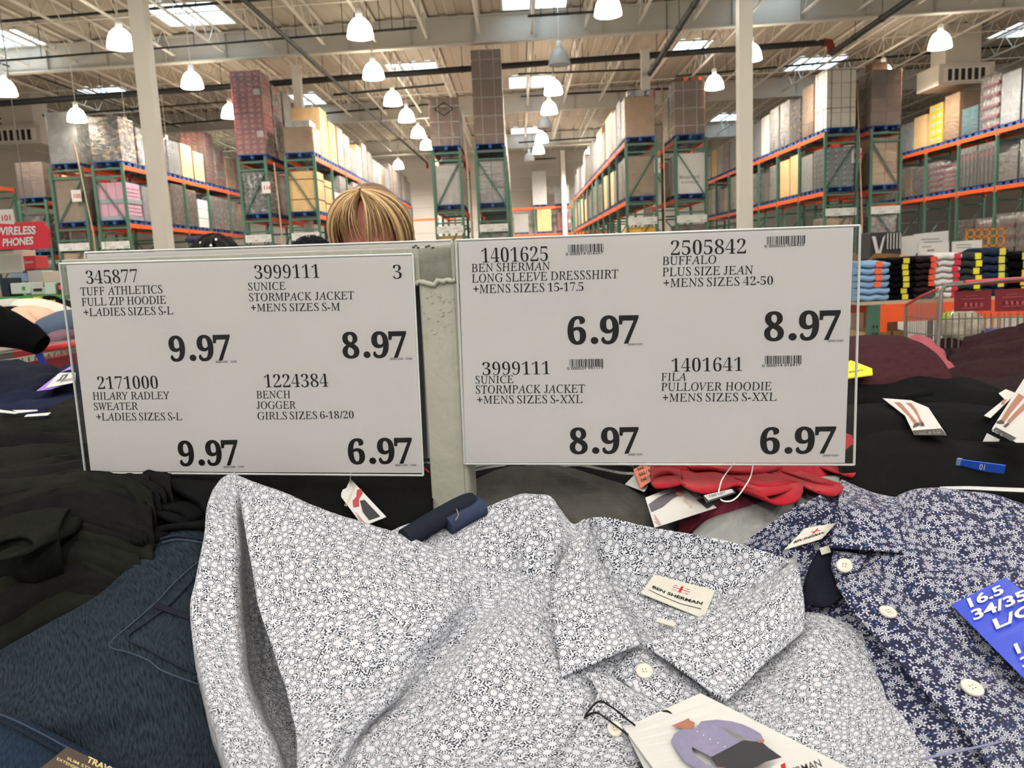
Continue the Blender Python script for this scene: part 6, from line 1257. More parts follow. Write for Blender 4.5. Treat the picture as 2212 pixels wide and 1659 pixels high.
# ================================================================== people behind the table
skin_m = mat('skin', (158,102,84), .5, .35, .06, 40); 
def ell(b, c, r, n=20, k=12, mi=0, rot=None):
    vs = []; c = Vector(c)
    for i in range(k+1):
        t = pi*i/k
        for j in range(n):
            a = 2*pi*j/n; v = Vector((r[0]*sin(t)*cos(a), r[1]*sin(t)*sin(a), r[2]*cos(t)))
            if rot: v = rot @ v
            vs.append(c+v)
    b.add(vs, [(i*n+j, (i+1)*n+j, (i+1)*n+(j+1)%n, i*n+(j+1)%n) for i in range(k) for j in range(n)], mi, True)
def person(label, px, pytop, D, tilt, hairfn, top_m, hairpad=.02, cloth_label=None):
    top = at(px, pytop, D); o = empty('person', (top.x, top.y, 0), label=label, cat='person'); Ht = top.z-hairpad
    rot = Matrix.Rotation(radians(tilt), 3, 'X')           # chin towards the chest
    hc = Vector((0, 0, Ht-.112)); s = Ht/1.62
    b = MB(); hd = lambda v: hc+rot @ Vector(v)
    ell(b, hc, (.074,.092,.108), rot=rot); ell(b, hd((0,-.022,-.062)), (.056,.064,.062), rot=rot)      # skull, jaw
    b.tube([hd((0,-.09,.02)), hd((0,-.104,-.012)), hd((0,-.112,-.032)), hd((0,-.096,-.04))], [.007,.010,.014,.008], 10)   # nose
    for sx in (-1,1):
        ell(b, hd((sx*.03,-.086,.004)), (.012,.010,.009), 12, 8, rot=rot); ell(b, hd((sx*.03,-.085,.022)), (.018,.010,.007), 12, 8, rot=rot)   # eye, brow
        ell(b, hd((sx*.074,.006,-.008)), (.008,.018,.030), 12, 8, rot=rot); ell(b, hd((sx*.038,-.066,-.036)), (.022,.018,.02), 12, 8, rot=rot)   # ear, cheek
    ell(b, hd((0,-.094,-.058)), (.024,.009,.006), 12, 8, rot=rot); ell(b, hd((0,-.092,-.068)), (.021,.010,.007), 12, 8, rot=rot); ell(b, hd((0,-.078,-.098)), (.022,.018,.016), 12, 8, rot=rot)
    nb = Vector((0,.05,Ht-.30)); b.tube([hd((0,.02,-.07)), (hd((0,.02,-.07))+nb)/2, nb], [.052,.054,.066], 16)
    # torso leaning over the table
    hip = Vector((0,.16,.86*s)); ch = Vector((0,.08,Ht-.42)); b2 = b
    def loft(cs):
        n = 20; vs = []
        for (c, rx, ry) in cs:
            for j in range(n): a = 2*pi*j/n; vs.append(Vector(c)+Vector((rx*cos(a), ry*sin(a), 0)))
        b.add(vs, [(i*n+j, i*n+(j+1)%n, (i+1)*n+(j+1)%n, (i+1)*n+j) for i in range(len(cs)-1) for j in range(n)]+[tuple(range(n-1,-1,-1)), tuple(range((len(cs)-1)*n, len(cs)*n))], 0, True)
    loft([(hip-Vector((0,0,.1)),.16,.11),(hip,.175,.12),(lerp(hip,ch,.45),.145,.105),(ch,.175,.115),(Vector((0,.06,Ht-.32)),.15,.08),(nb,.07,.06)])
    for sx in (-1,1):
        sh0 = Vector((sx*.18,.06,Ht-.34)); el = Vector((sx*.235,-.02,Ht-.60)); wr_ = Vector((sx*.15,-.24,Ht-.66))
        b.tube([sh0*.9+ch*.1, sh0, lerp(sh0,el,.5), el, lerp(el,wr_,.4), wr_], [.05,.052,.043,.036,.035,.025], 14)
        b.tube([wr_, wr_+Vector((0,-.04,-.005)), wr_+Vector((0,-.085,-.015))], [.024,.034,.036], 12)
        for k, (dx, ln) in enumerate(((-.026,.062),(-.009,.074),(.009,.07),(.026,.056))):
            p = wr_+Vector((dx,-.085,-.015)); b.tube([p, p+Vector((dx*.2,-ln*.5,-.002)), p+Vector((dx*.2,-ln*.85,-.02)), p+Vector((dx*.1,-ln,-.034))], [.009,.0085,.008,.005], 8)
        p = wr_+Vector((-sx*.028,-.03,-.005)); b.tube([p, p+Vector((-sx*.022,-.025,-.008)), p+Vector((-sx*.026,-.055,-.018))], [.011,.010,.007], 8)
        kn = Vector((sx*.09,.14,.46*s)); an = Vector((sx*.09,.18,.08)); b.tube([hip+Vector((sx*.085,0,-.06)), lerp(hip+Vector((sx*.085,0,-.06)),kn,.5), kn, lerp(kn,an,.35), an], [.088,.078,.056,.055,.038], 16)
        b.tube([an+Vector((0,.04,-.03)), an+Vector((0,-.06,-.045)), an+Vector((0,-.16,-.055))], [.04,.042,.028], 12)
    me = b.mesh('body', skin_m); bo = link('body', me, o); md = bo.modifiers.new('one_skin', 'REMESH'); md.mode = 'VOXEL'; md.voxel_size = .007; md.use_smooth_shade = True
    md = bo.modifiers.new('soften', 'SMOOTH'); md.iterations = 3; md.factor = .4
    # clothing follows the body
    g = MB(); n = 24
    def gl(cs, mi=0):
        vs = []
        for (c, rx, ry) in cs:
            for j in range(n): a = 2*pi*j/n; vs.append(Vector(c)+Vector((rx*cos(a), ry*sin(a), 0)))
        g.add(vs, [(i*n+j, i*n+(j+1)%n, (i+1)*n+(j+1)%n, (i+1)*n+j) for i in range(len(cs)-1) for j in range(n)], mi, True)
    gl([(hip-Vector((0,0,.16)),.2,.145),(hip,.195,.14),(lerp(hip,ch,.45),.175,.13),(ch,.2,.14),(Vector((0,.06,Ht-.325)),.175,.1),(nb+Vector((0,0,-.01)),.09,.08),(nb+Vector((0,0,.015)),.078,.07)])
    for sx in (-1,1):
        sh0 = Vector((sx*.18,.06,Ht-.34)); el = Vector((sx*.235,-.02,Ht-.60)); wr_ = Vector((sx*.15,-.24,Ht-.66)); g.tube([ch*.15+sh0*.85, sh0, lerp(sh0,el,.5), el, lerp(el,wr_,.4), lerp(el,wr_,.92)], [.07,.068,.057,.05,.048,.038], 16, cap=False)
    g.build('top', top_m, o)
    t = MB()
    for sx in (-1,1):
        kn = Vector((sx*.09,.14,.46*s)); an = Vector((sx*.09,.18,.09)); t.tube([hip+Vector((sx*.07,0,.02)), hip+Vector((sx*.085,0,-.08)), lerp(hip+Vector((sx*.085,0,-.06)),kn,.5), kn, lerp(kn,an,.35), an], [.11,.105,.092,.072,.068,.06], 18, cap=False)
    t.build('trousers', mat('dark_trousers', (40,42,50), .85, .2), o)
    hairfn(o, hc, rot); return o
hair_b = [mat('honey_blonde_hair', (196,160,108), .42, .45), mat('pale_blonde_hair', (222,192,140), .4, .5), mat('ash_brown_hair', (134,100,66), .45, .4), mat('dark_root_hair', (104,76,52), .5, .4)]
def blonde(o, hc, rot):
    b = MB(); rnd = random.Random(11)
    ell(b, hc+rot @ Vector((0,.030,.026)), (.080,.080,.098), mi=3, rot=rot)
    for i in range(2600):
        phi = rnd.uniform(0, 2*pi); front = -sin(phi); bang = front > .62; r_out = rnd.uniform(.003,.020); k_ = (phi % .55)/.55   # locks of hair share a tone
        d = Vector((cos(phi), sin(phi), 0)); pts = []; n = 9; rx, ry, rz = .077+r_out, .088+r_out*.9, .110+r_out*.9
        tmax = rnd.uniform(.30,.44)*pi if bang else pi*rnd.uniform(.50,.54)
        if bang and rnd.random() < .80: continue
        for k in range(n+1):
            t = .04+(tmax-.04)*k/n; sp_ = 1+.0*k; v = Vector((rx*sin(t)*d.x, ry*sin(t)*d.y, rz*cos(t)))
            v.x += .010*sin(pi*k/n)*(1 if d.x > 0 else -1); v += Vector((-.010, -.012, 0))*(1-k/n)
            if bang: v.y -= .008*sin(pi*k/n)
            pts.append(hc+rot @ v)
        if not bang:
            e = pts[-1]; out = Vector((d.x, d.y*.6, 0)); L = rnd.uniform(.13,.20); wob = rnd.gauss(0,.004)
            for k in range(1,6): q = k/5; pts.append(e+out*(.026*sin(q*1.9)-.016*q*q)+Vector((wob*q, rnd.gauss(0,.0012), -L*q)))
        w0 = rnd.uniform(.0006,.0016); k = len(pts)
        tone = .7*NZ.noise(Vector((cos(phi)*11, sin(phi)*11, r_out*90)))+rnd.gauss(-.06,.30)
        b.tube(pts, [w0*(1-.75*(j/(k-1))**2.2) for j in range(k)], 4, mi=(1 if tone > .28 else 0 if tone > -.02 else 2 if tone > -.36 else 3), cap=False)
    b.build('hair', hair_b, o)
    g = MB()
    for sx in (-1,1): g.tube([hc+rot @ Vector((sx*.082,0,-.004)), hc+rot @ Vector((sx*.084,-.05,.0)), hc+rot @ Vector((sx*.07,-.1,-.002)), hc+rot @ Vector((sx*.01,-.112,-.006))], .003, 8)
    for sx in (-1,1):
        g.tube([hc+rot @ Vector((sx*(.036+.03*cos(a)), -.108, -.008+.02*sin(a))) for a in [2*pi*q/16 for q in range(17)]], .0022, 6)
    g.build('glasses', mat('orange_glasses_frame', (214,84,44), .35, .5), o)
def braids(o, hc, rot):
    b = MB(); rnd = random.Random(5); bm_ = mat('black_hair', (14,13,14), .55, .15)
    ell(b, hc+rot @ Vector((0,.01,.014)), (.086,.10,.112), rot=rot)
    for i in range(70):
        phi = 2*pi*i/70+rnd.gauss(0,.05); pts = []; rr = rnd.uniform(.008,.018); k0 = rnd.choice((.05,.3))
        for k in range(10):
            t = k0+(pi*.56-k0)*k/9; pts.append(hc+rot @ Vector(((.078+rr)*sin(t)*cos(phi), (.094+rr)*sin(t)*sin(phi)+.0, (.112+rr)*cos(t))))
        e = pts[-1]
        for k in range(1,5): pts.append(e+Vector((cos(phi)*.012*k/4, sin(phi)*.012*k/4, -.05*k)))
        b.tube(pts, [.0055+.0012*sin(j*2.3) for j in range(len(pts))], 6)
    b.build('hair', bm_, o)
    g = MB()
    for (x, z) in ((-.055,.07),(-.02,.10),(.03,.108),(.024,.095),(.05,.02),(-.075,.03)): ell(g, hc+rot @ Vector((x, -.085 if z < .1 else -.05, z+.012)), (.0045,.0045,.0045), 10, 6)
    g.build('hair_bead', mat('pearl_bead', (230,230,228), .2, .6), o)
    g = MB()
    for s_ in (-1,1): ell(g, hc+Vector((-.075+.016*s_,.03,.118)), (.018,.006,.012), 12, 8)
    ell(g, hc+Vector((-.075,.03,.116)), (.006,.006,.006), 10, 6); g.build('hair_bow', mat('dark_violet_bow', (44,40,66), .5, .3), o)
def curls(o, hc, rot):
    b = MB(); rnd = random.Random(8); ell(b, hc+Vector((0,.01,.02)), (.092,.10,.11))
    for i in range(1500):
        u = rnd.uniform(-.2,1); a = rnd.uniform(0,2*pi); q = sqrt(1-min(1,u*u)); d = Vector((q*cos(a), q*sin(a), u)); p = hc+Vector((0,.01,.02))+Vector((d.x*.09,d.y*.098,d.z*.108)); s = Vector((rnd.gauss(0,1),rnd.gauss(0,1),rnd.gauss(0,1))).normalized()*.008
        b.tube([p, p+d*.008+s*.6, p+d*.016+s, p+d*.022], [.0022,.002,.0016,.0008], 4, cap=False)
    b.build('hair', mat('charcoal_curly_hair', (44,46,52), .8, .1), o)
person('person with straight blonde bobbed hair and bangs, head bowed behind the price signs', 797, 393, 1.9, 26, blonde, cloth('dark_coat',(40,40,46),.9,700,.2,.1,.1))
person('person with black braided hair and white beads, behind the left price sign', 462, 499, 2.6, 10, braids, cloth('black_coat',(26,26,28),.9,700,.2,.1,.1), .028)
person('person with short charcoal curly hair, between the black-haired and blonde people', 668, 503, 3.2, 5, curls, cloth('grey_coat',(70,72,78),.9,700,.2,.1,.1), .045)
# ================================================================== jeans table at the right
topz = .86; TD = 6.7
def at_top(px, py): return at_z(px, py, topz)
pA = at(1868, 652, TD); ty = pA.y; tx0 = at(1850, 655, TD).x; tx1 = tx0+2.9; topz = pA.z
o = empty('display_table', ((tx0+tx1)/2, ty, 0), label='orange-beamed table of folded jeans at the right behind the shopping cart', cat='table'); hx = (tx1-tx0)/2
b = MB(); b.box((-hx,-.05,topz-.025),(hx,1.1,topz)); b.build('table_top', mat('plywood_deck',(176,160,136),.7,.2,.1,4), o)
for y in (-.05,1.05):
    b = MB(); b.box((-hx+.16,y-.03,topz-.17),(hx,y+.03,topz-.025)); b.box((-hx+.16,y-.036,topz-.25),(-hx+.22,y+.036,topz-.025)); b.build('load_beam', orange_m, o)
for x in (-hx+.12, hx-.05):
    for y in (-.05,1.05): 
        b = MB(); b.box((x-.04,y-.04,0),(x+.04,y+.04,topz-.025)); b.build('leg', green_m, o)
        if y < 0: 
            b = MB()
            for k in range(9): b.box((x-.022,y-.0415,topz-.2-k*.06-.015),(x-.006,y-.04,topz-.2-k*.06+.01)); b.box((x+.006,y-.0415,topz-.2-k*.06-.015),(x+.022,y-.04,topz-.2-k*.06+.01))
            b.build('post_slot', slot_m, o)
def goods2(px0, py0, px1, py1, D, depth, name, label, m, cat, mi=None, part='box_body', front=None):
    a, c = at(px0, py1, D), at(px1, py0, D); w, h = c.x-a.x, c.z-a.z; o = empty(name, ((a.x+c.x)/2, a.y, a.z), label=label, cat=cat); b = MB(); b.box((-w/2,0,0),(w/2,depth,h)); ob = b.build(part, m, o)
    md = ob.modifiers.new('b','BEVEL'); md.width = min(.01, w*.05); md.segments = 2; o['w'] = w; o['h'] = h; return o, w, h
for (x0, x1, lab, m_) in ((1868,1925,'kraft carton with a blue mark on the floor under the jeans table',kraft[1]),(1930,1955,'plain kraft carton under the jeans table beside the shopping cart',kraft[1])):
    a, c = at(x0, 700, TD+.5), at(x1, 700, TD+.5); w = c.x-a.x; o2 = empty('carton', ((a.x+c.x)/2, a.y, 0), label=lab, cat='carton'); b = MB(); b.box((-w/2,0,0),(w/2,.4,.56)); b.build('carton_body', m_, o2)
    if 'blue' in lab: b = MB(); b.box((-w*.4,-.003,.30),(w*.0,0,.37)); b.build('printed_mark', bluedot_m, o2)
def fold_mesh(w, d, h, seed):
    b = MB(); n = 16; m_ = 10; rnd = random.Random(seed); vs = []
    for i in range(m_+1):
        x = -w/2+w*i/m_; sag = .006*sin(i*1.3+seed); e = 1-.12*abs(2*i/m_-1)**4
        for j in range(n):
            a = 2*pi*j/n; cy, cz = cos(a), sin(a); q = lambda v: math.copysign(abs(v)**.55, v)
            vs.append((x, d/2+q(cy)*d/2*e, h/2+q(cz)*h/2*e*(1 if cz > 0 else 1)+sag+.003*NZ.noise(Vector((x*30, j*.7, seed)))))
    b.add(vs, [(i*n+j, (i+1)*n+j, (i+1)*n+(j+1)%n, i*n+(j+1)%n) for i in range(m_) for j in range(n)], 0, True); b.add(vs[:n], [tuple(range(n))]); b.add(vs[-n:], [tuple(range(n-1,-1,-1))]); return b
stacks = [(1850,1916,648,563,6,cloth('light_blue_denim',(128,160,192),.9,700,.2,.12,.15),'light blue jeans',(236,96,50),.62,4,1.0),
 (1914,1972,650,556,7,black_c,'black jeans',(206,196,60),.62,7,1.0),(1972,2016,648,553,7,cloth('black_maroon_denim',(38,26,30),.9,700,.2,.12,.15),'blackish maroon jeans',(222,80,50),.75,5,1.0),
 (2012,2068,632,546,7,cloth('white_denim',(206,204,200),.9,700,.2,.05,.1),'white jeans',(200,40,54),.78,7,1.0),(2066,2116,622,545,6,cloth('charcoal_denim',(50,52,54),.9,700,.2,.12,.15),'charcoal jeans',(226,214,50),.72,6,1.0),
 (2114,2170,612,535,6,cloth('navy_denim2',(36,44,66),.9,700,.2,.12,.15),'navy jeans',(206,196,80),.70,5,1.0),(2168,2225,606,543,5,black_c,'black jeans nearest the cart',(226,200,60),.6,5,1.0)]
for si, (x0, x1, yb_, yt, n, m_, what, tagc, tf, nt_, _) in enumerate(stacks):
    D_ = TD+.02; a, c = at(x0, yb_, D_), at(x1, yt, D_); w = c.x-a.x; h = (c.z-topz)/n if c.z > topz else .05; me = fold_mesh(w*.98, .34, h*1.04, si).mesh('folded', m_); tm = mat('size_strip_%d' % si, tagc, .5, .3)
    for k in range(n):
        o2 = empty('folded_jeans', ((a.x+c.x)/2+random.uniform(-.008,.008), ty+random.uniform(-.015,.015), topz+k*h), label='folded %s, %s from the bottom of its stack on the table' % (what, nth(k)), cat='jeans', group='folded jeans on the orange-beamed table')
        link('denim_body', me, o2)
        if k >= n-nt_: 
            b = MB(); x = -w/2+w*tf+random.uniform(-.008,.008); b.box((x-.024,-.006,h*.12),(x+.024,.004,h*.95)); b.build('size_strip', tm, o2)
# boards and boxes behind the jeans
def board(px, D, label, name='sign_board', m_=None, th=.02, lines=(), txt=None, cat='sign', base=True):
    P = [at(x, y, D) for x, y in px]; o2 = empty(name, (P[2].x, P[2].y, 0 if base else P[2].z), label=label, cat=cat); b = MB(); L = local(o2, P); k = [p+Vector((0,th,0)) for p in L]; b.add(L+k, [(0,1,2,3),(7,6,5,4),(0,4,5,1),(1,5,6,2),(2,6,7,3),(3,7,4,0)]); b.build('board', m_ or card_m, o2)
    if base:
        b = MB(); c = (L[2]+L[3])/2; b.tube([c+Vector((0,th/2,.0)), (c.x, c.y+th/2, 0)], .02, 8); b.box((c.x-.2,c.y-.15,0),(c.x+.2,c.y+.15,.02)); b.build('stand', mat('dark_stand',(70,68,66),.5), o2)
    for (x0, y0, x1, y1) in lines:
        b = MB(); q = [at(x0,y0,D-.004), at(x1,y0-(x1-x0)*.03,D-.004), at(x1,y1-(x1-x0)*.03,D-.004), at(x0,y1,D-.004)]; b.quad(*local(o2,q)); b.build('printed_line', mat('pale_print',(140,138,138),.6), o2)
    if txt:
        tx, x0, y0, x1, y1, hp = txt; vs, fs = glyph_run(tx, 'semi'); mn = min(v.x for v in vs); mx = max(v.x for v in vs); A, B = at(x0,y0,D-.006), at(x1,y1,D-.006); up = at(x0,y0-hp,D-.006)-A
        b = MB(); b.add(local(o2,[A+(B-A)*((v.x-mn)/(mx-mn))+up*(v.y/CAPS['semi']) for v in vs]), fs); b.build('printed_text', ink_m, o2)
    return o2
board([(1985,526),(2050,522),(2050,556),(1985,560)], 8.2, 'white price board reading 24.99 behind the white jeans stack', lines=[(1992,532,2012,534)], txt=('24.99',2003,543,2018,542,4))
board([(2058,522),(2121,518),(2121,552),(2058,556)], 8.2, 'white price board right of the 24.99 board, behind the charcoal jeans', lines=[(2066,528,2098,530),(2066,534,2098,536)])
board([(1975,506),(2049,498),(2049,545),(1975,548)], 9.6, 'large white carton display board behind the 24.99 board', lines=[(1990,516,2030,518),(1996,522,2036,524)])
board([(1944,512),(1978,508),(1978,552),(1944,556)], 9.4, 'narrow white carton display at the left of the white boards')
o2, w, h = goods2(1880,500,1944,560,9.2,.4,'display_rack','black display rack with white pieces behind the blue jeans stack',mat('black_rack',(44,42,44),.5),'display rack')
b = MB(); b.add([(-w*.48,-.01,h*.86),(-w*.36,-.01,h*.86),(-w*.24,-.01,h*.28),(-w*.12,-.01,h*.8),(-w*.04,-.01,h*.9),(-w*.2,-.01,h*.05),(-w*.3,-.01,h*.05)], [(0,1,2,6),(2,3,4,5),(2,5,6)]); 
for k in range(5): b.box((w*.02+k*w*.1,-.012,h*.35),(w*.05+k*w*.1,-.002,h*.95))
b.build('white_piece', card_m, o2)
o2 = empty('open_carton', at(1905, 566, 7.9), label='open brown carton with spread flaps behind the black jeans stack', cat='carton'); b = MB(); b.box((-.17,0,-o2.location.z),(.17,.3,.0)); b.build('carton_body', kraft[2], o2)
for (p, q) in (((-.17,0,0),(-.26,.3,.1)),((.17,0,0),(.27,.3,.06))): 
    b = MB(); b.add([p,(p[0],.3,0),q,(q[0],0,q[2])], [(0,1,2,3)]); b.build('flap', kraft[0], o2)
b = MB(); b.add([(-.17,0,0),(.17,0,0),(.12,-.12,.07),(-.12,-.12,.09)], [(0,1,2,3)]); b.build('flap', kraft[0], o2)
o2 = empty('wire_cage', at(2125, 540, 12), label='yellow-orange wire cage under the far right rack shelf', cat='cage'); cz = o2.location.z; b = MB()
for k in range(6): x = -.26+k*.11; b.box((x-.012,-.012,-cz),(x+.012,.012,.32))
for z in (-.1,.06,.2,.3): b.box((-.27,-.012,z-.012),(.3,.012,z+.012))
b.build('cage_wire', mat('amber_cage',(200,128,40),.5,.4), o2)
# ================================================================== shopping carts
cart_m = mat('grey_cart_wire', (112,104,98), .4, .5, metal=.4); cart_red = mat('red_cart_plastic', (190,52,52), .4, .4); cart_dark = mat('dark_red_cart_panel', (112,24,30), .4, .4)
SC_ = empty('shopping_cart', (at(2130,790,5.7).x, at(2130,790,5.7).y, 0), label='shopping cart with red handle and red seat panels, in front of the jeans table', cat='shopping cart')
c5 = lambda x, y, d=5.7: at(x, y, d)
def cb(name, m_, fn): b = MB(); fn(b); return b.build(name, m_, SC_)
lt = lambda pts: local(SC_, pts)
cb('frame', cart_m, lambda b: [b.tube(lt([c5(2022,790),c5(2029,700),c5(2033,632),c5(2040,619),c5(2058,613),c5(2086,611)]), .016, 8), b.tube(lt([c5(2022,790),c5(2140,775),c5(2290,760)]), .014, 8)])
cb('top_rail', cart_m, lambda b: b.tube(lt([c5(2045,618,5.62),c5(2160,606,5.62),c5(2300,596,5.62)]), .008, 8))
cb('front_post', cart_m, lambda b: b.tube(lt([c5(1957,660,6.4),c5(1954,780,6.4)]), .011, 8))
cb('handle', cart_red, lambda b: b.tube(lt([c5(2084,611,5.66),c5(2150,607,5.66),c5(2330,596,5.66)]), .019, 12))
for k, (x0, x1) in enumerate(((2061,2142),(2149,2232))): 
    cb('seat_panel', cart_dark, lambda b: b.add(lt([c5(x0,630-k*4,5.72),c5(x1,625-k*4,5.72),c5(x1-1,671,5.74),c5(x0,673,5.74)]+[c5(x0,630-k*4,5.75),c5(x1,625-k*4,5.75),c5(x1-1,671,5.77),c5(x0,673,5.77)]), [(0,1,2,3),(7,6,5,4),(0,4,5,1),(1,5,6,2),(2,6,7,3),(3,7,4,0)]))
    def logo(b):
        for (q0, r0, q1, r1) in ((.3,.22,.6,.26),(.18,.36,.8,.40),(.2,.82,.72,.86)): b.quad(*lt([c5(x0+(x1-x0)*q0,630-k*4+r0*43,5.715),c5(x0+(x1-x0)*q1,628-k*4+r0*43,5.715),c5(x0+(x1-x0)*q1,628-k*4+r1*43,5.715),c5(x0+(x1-x0)*q0,630-k*4+r1*43,5.715)]))
        for i in range(4):
            x = x0+(x1-x0)*(.28+i*.14); y = 630-k*4+24; b.quad(*lt([c5(x,y,5.715),c5(x+5,y,5.715),c5(x+6,y+8,5.715),c5(x-1,y+8,5.715)]))
    cb('panel_print', mat('faded_rose_print', (150,70,72), .5), logo)
cb('basket_rail', cart_red, lambda b: b.tube(lt([c5(1957,659,6.4),c5(1990,640,6.1),c5(2026,624,5.75)]), .010, 8))
def wires(b):
    for k in range(18):
        t = k/17; b.tube(lt([c5(1957+t*68,660-t*34,6.4-t*.65), c5(1955+t*66,770+t*18,6.4-t*.65)]), .0035, 5)
    for k in range(15):
        x = 2030+k*14; b.tube(lt([c5(x,676,5.75), c5(x-3,788-k*1.2,5.78)]), .0045, 5)
    for y in (690,725,760): b.tube(lt([c5(1956,y-8,6.4), c5(2024,y,5.75), c5(2240,y-6,5.75)]), .004, 5)
    for k in range(14): x = 1960+k*20; b.tube(lt([c5(x,672-(x-1957)*.06,6.45), c5(x,770,6.45)]), .0035, 5)
    for k in range(7): t = k/6; b.tube(lt([lerp(c5(1955,775,6.4),c5(2022,790,5.7),t), lerp(c5(2200,765,6.4),c5(2250,775,5.7),t)]), .004, 5)
cb('basket_wire', cart_m, wires)
for (x, d) in ((2026,5.75),(2235,5.75),(1975,6.35),(2190,6.35)): 
    p = c5(x, 790, d); q = Vector((p.x, p.y, .07))
    cb('caster', mat('black_caster', (30,30,30), .5), lambda b: (b.tube(lt([p, q+Vector((0,0,.05))]), .012, 6), b.tube(lt([q-Vector((.02,0,0)), q+Vector((.02,0,0))]), .065, 14)))
for (px, py, r, m_, lab, cat) in ((2075,705,(.16,.14,.13),mat('pale_clear_bag',(190,182,160),.15,.6,.35,9,.8,10),'clear bag of pale goods in the shopping cart','bag'),(2052,690,(.07,.07,.06),mat('lime_bag',(170,190,50),.3,.4,.3,10,.6,12),'lime green packet on top of the clear bag in the shopping cart','packet'),(2105,735,(.13,.12,.10),mat('pale_green_bag',(186,190,150),.15,.6,.45,12,.8,12),'clear bag with green specks in the shopping cart','bag'),(2055,755,(.17,.15,.09),maroon2,'maroon garment lying in the bottom of the shopping cart','garment'),(2120,768,(.14,.13,.05),maroon2,'flat maroon garment at the right of the shopping cart basket','garment')):
    p = c5(px, py, 6.05); o2 = empty(lab.split(' in ')[0].split(' ')[-2] if False else cat.replace(' ','_'), p, label=lab, cat=cat); b = MB(); ell(b, (0,0,0), r, 20, 12)
    b.v = [tuple(Vector(v)*(1+.22*NZ.noise(Vector(v)*14+Vector((px,0,0))))) for v in b.v]; b.build(cat.replace(' ','_')+'_body', m_, o2)
p = c5(2145,718,6.0); o2 = empty('tub', p, label='blue-lidded tub in the shopping cart', cat='tub'); b = MB(); b.lathe((0,0,-.12), [(0,0),(.1,0),(.115,.12),(0,.12)], 20); b.build('tub_body', mat('pale_tub',(200,196,186),.4), o2); b = MB(); b.lathe((0,0,0), [(.12,0),(.12,.022),(0,.026)], 20); b.build('lid', mat('blue_lid',(66,72,150),.4,.4), o2)
# ================================================================== left edge: cart, garments, wireless counter
SC2 = empty('shopping_cart', (at(90,770,2.3).x, at(90,770,2.3).y, 0), label='shopping cart with a red handle behind the navy tops at the far left', cat='shopping cart')
l2 = lambda pts: local(SC2, pts); c2 = lambda x, y, d=2.3: at(x, y, d)
b = MB(); b.tube(l2([c2(30,766),c2(90,755),c2(165,743),c2(330,716)]), .010, 12); b.build('handle', cart_red, SC2)
b = MB(); b.tube(l2([c2(-90,782),c2(-30,775),c2(34,765.5)]), .0105, 10); b.build('grip_end', cart_m, SC2); b = MB(); b.tube(l2([c2(-60,768,2.36),c2(60,752,2.36),c2(200,730,2.36)]), .005, 8); b.build('top_rail', cart_m, SC2); b = MB(); b.tube(l2([c2(0,800,2.42),c2(200,760,2.42)]), .004, 6)
for k in range(12): b.tube(l2([c2(20+k*14,778-k*2.4,2.42), c2(22+k*14,850,2.42)]), .0025, 5)
b.build('basket_wire', cart_m, SC2)
for x in (-60, 180): p = c2(x, 768, 2.34); b = MB(); b.tube(l2([p, (p.x, p.y, .06)]), .014, 8); b.build('leg', cart_m, SC2)
b = MB(); q = [c2(40,786,2.4),c2(200,756,2.4),c2(200,830,2.4),c2(40,850,2.4)]; k = [p+Vector((0,.012,0)) for p in q]; b.add(l2(q+k), [(0,1,2,3),(7,6,5,4),(0,4,5,1),(1,5,6,2),(2,6,7,3),(3,7,4,0)]); b.build('seat_panel', cart_dark, SC2)
b = MB()
for k in range(6): x = 96+k*9; b.quad(*l2([c2(x,770-k*1.5,2.39),c2(x+6,769-k*1.5,2.39),c2(x+6,776-k*1.5,2.39),c2(x,777-k*1.5,2.39)]))
b.build('panel_print', mat('faded_rose_print', (150,70,72), .5), SC2)
for x in (-60,180): p = c2(x, 800, 2.34); b = MB(); b.tube(l2([Vector((p.x-.02,p.y,.065)),Vector((p.x+.02,p.y,.065))]), .065, 14); b.build('caster', mat('black_caster', (30,30,30), .5), SC2)
o2 = empty('size_clip', c2(88,780,2.26), label='blue plastic size strip hanging on the left shopping cart handle', cat='size clip'); b = MB(); q = [c2(75,764,2.27),c2(91,762,2.27),c2(103,794,2.27),c2(93,801,2.27)]; k = [p+Vector((0,.003,0)) for p in q]; b.add(local(o2,q+k), [(0,1,2,3),(7,6,5,4),(0,4,5,1),(1,5,6,2),(2,6,7,3),(3,7,4,0)]); b.build('strip', mat('deep_blue_clip',(34,50,160),.4,.4), o2)
b = MB(); q = [c2(94,794,2.268),c2(98,793,2.268),c2(99,797,2.268),c2(95,798,2.268)]; b.quad(*local(o2,q)); b.build('printed_figure', card_m, o2)
def blob(label, name, cat, px, py, d, r, m_, tilt=0, amp=.2, sc=9, part='cloth_body'):
    o2 = empty(name, at(px,py,d), label=label, cat=cat); b = MB(); ell(b, (0,0,0), r, 28, 18, rot=Matrix.Rotation(tilt,3,'Y')); b.v = [tuple(Vector(v)*(1+amp*(NZ.noise(Vector(v)*sc+Vector((px,py,0)))+.5*NZ.noise(Vector(v)*sc*2.3)))) for v in b.v]; b.build(part, m_, o2); return o2
o2 = empty('jacket', at(30,710,2.15), label='black sleeve of a garment draped over the left shopping cart handle', cat='garment'); b = MB()
b.tube(local(o2,[at(-90,690,2.2),at(-30,700,2.18),at(20,712,2.17),at(60,727,2.16),at(84,742,2.16)]), [.075,.062,.050,.038,.029], 20); ob = b.build('sleeve', black_c, o2)
b = MB(); b.tube(local(o2,[at(60,727,2.16),at(84,742,2.16),at(90,746,2.16)]), [.040,.0315,.029], 20); b.build('cuff', black_c, o2)
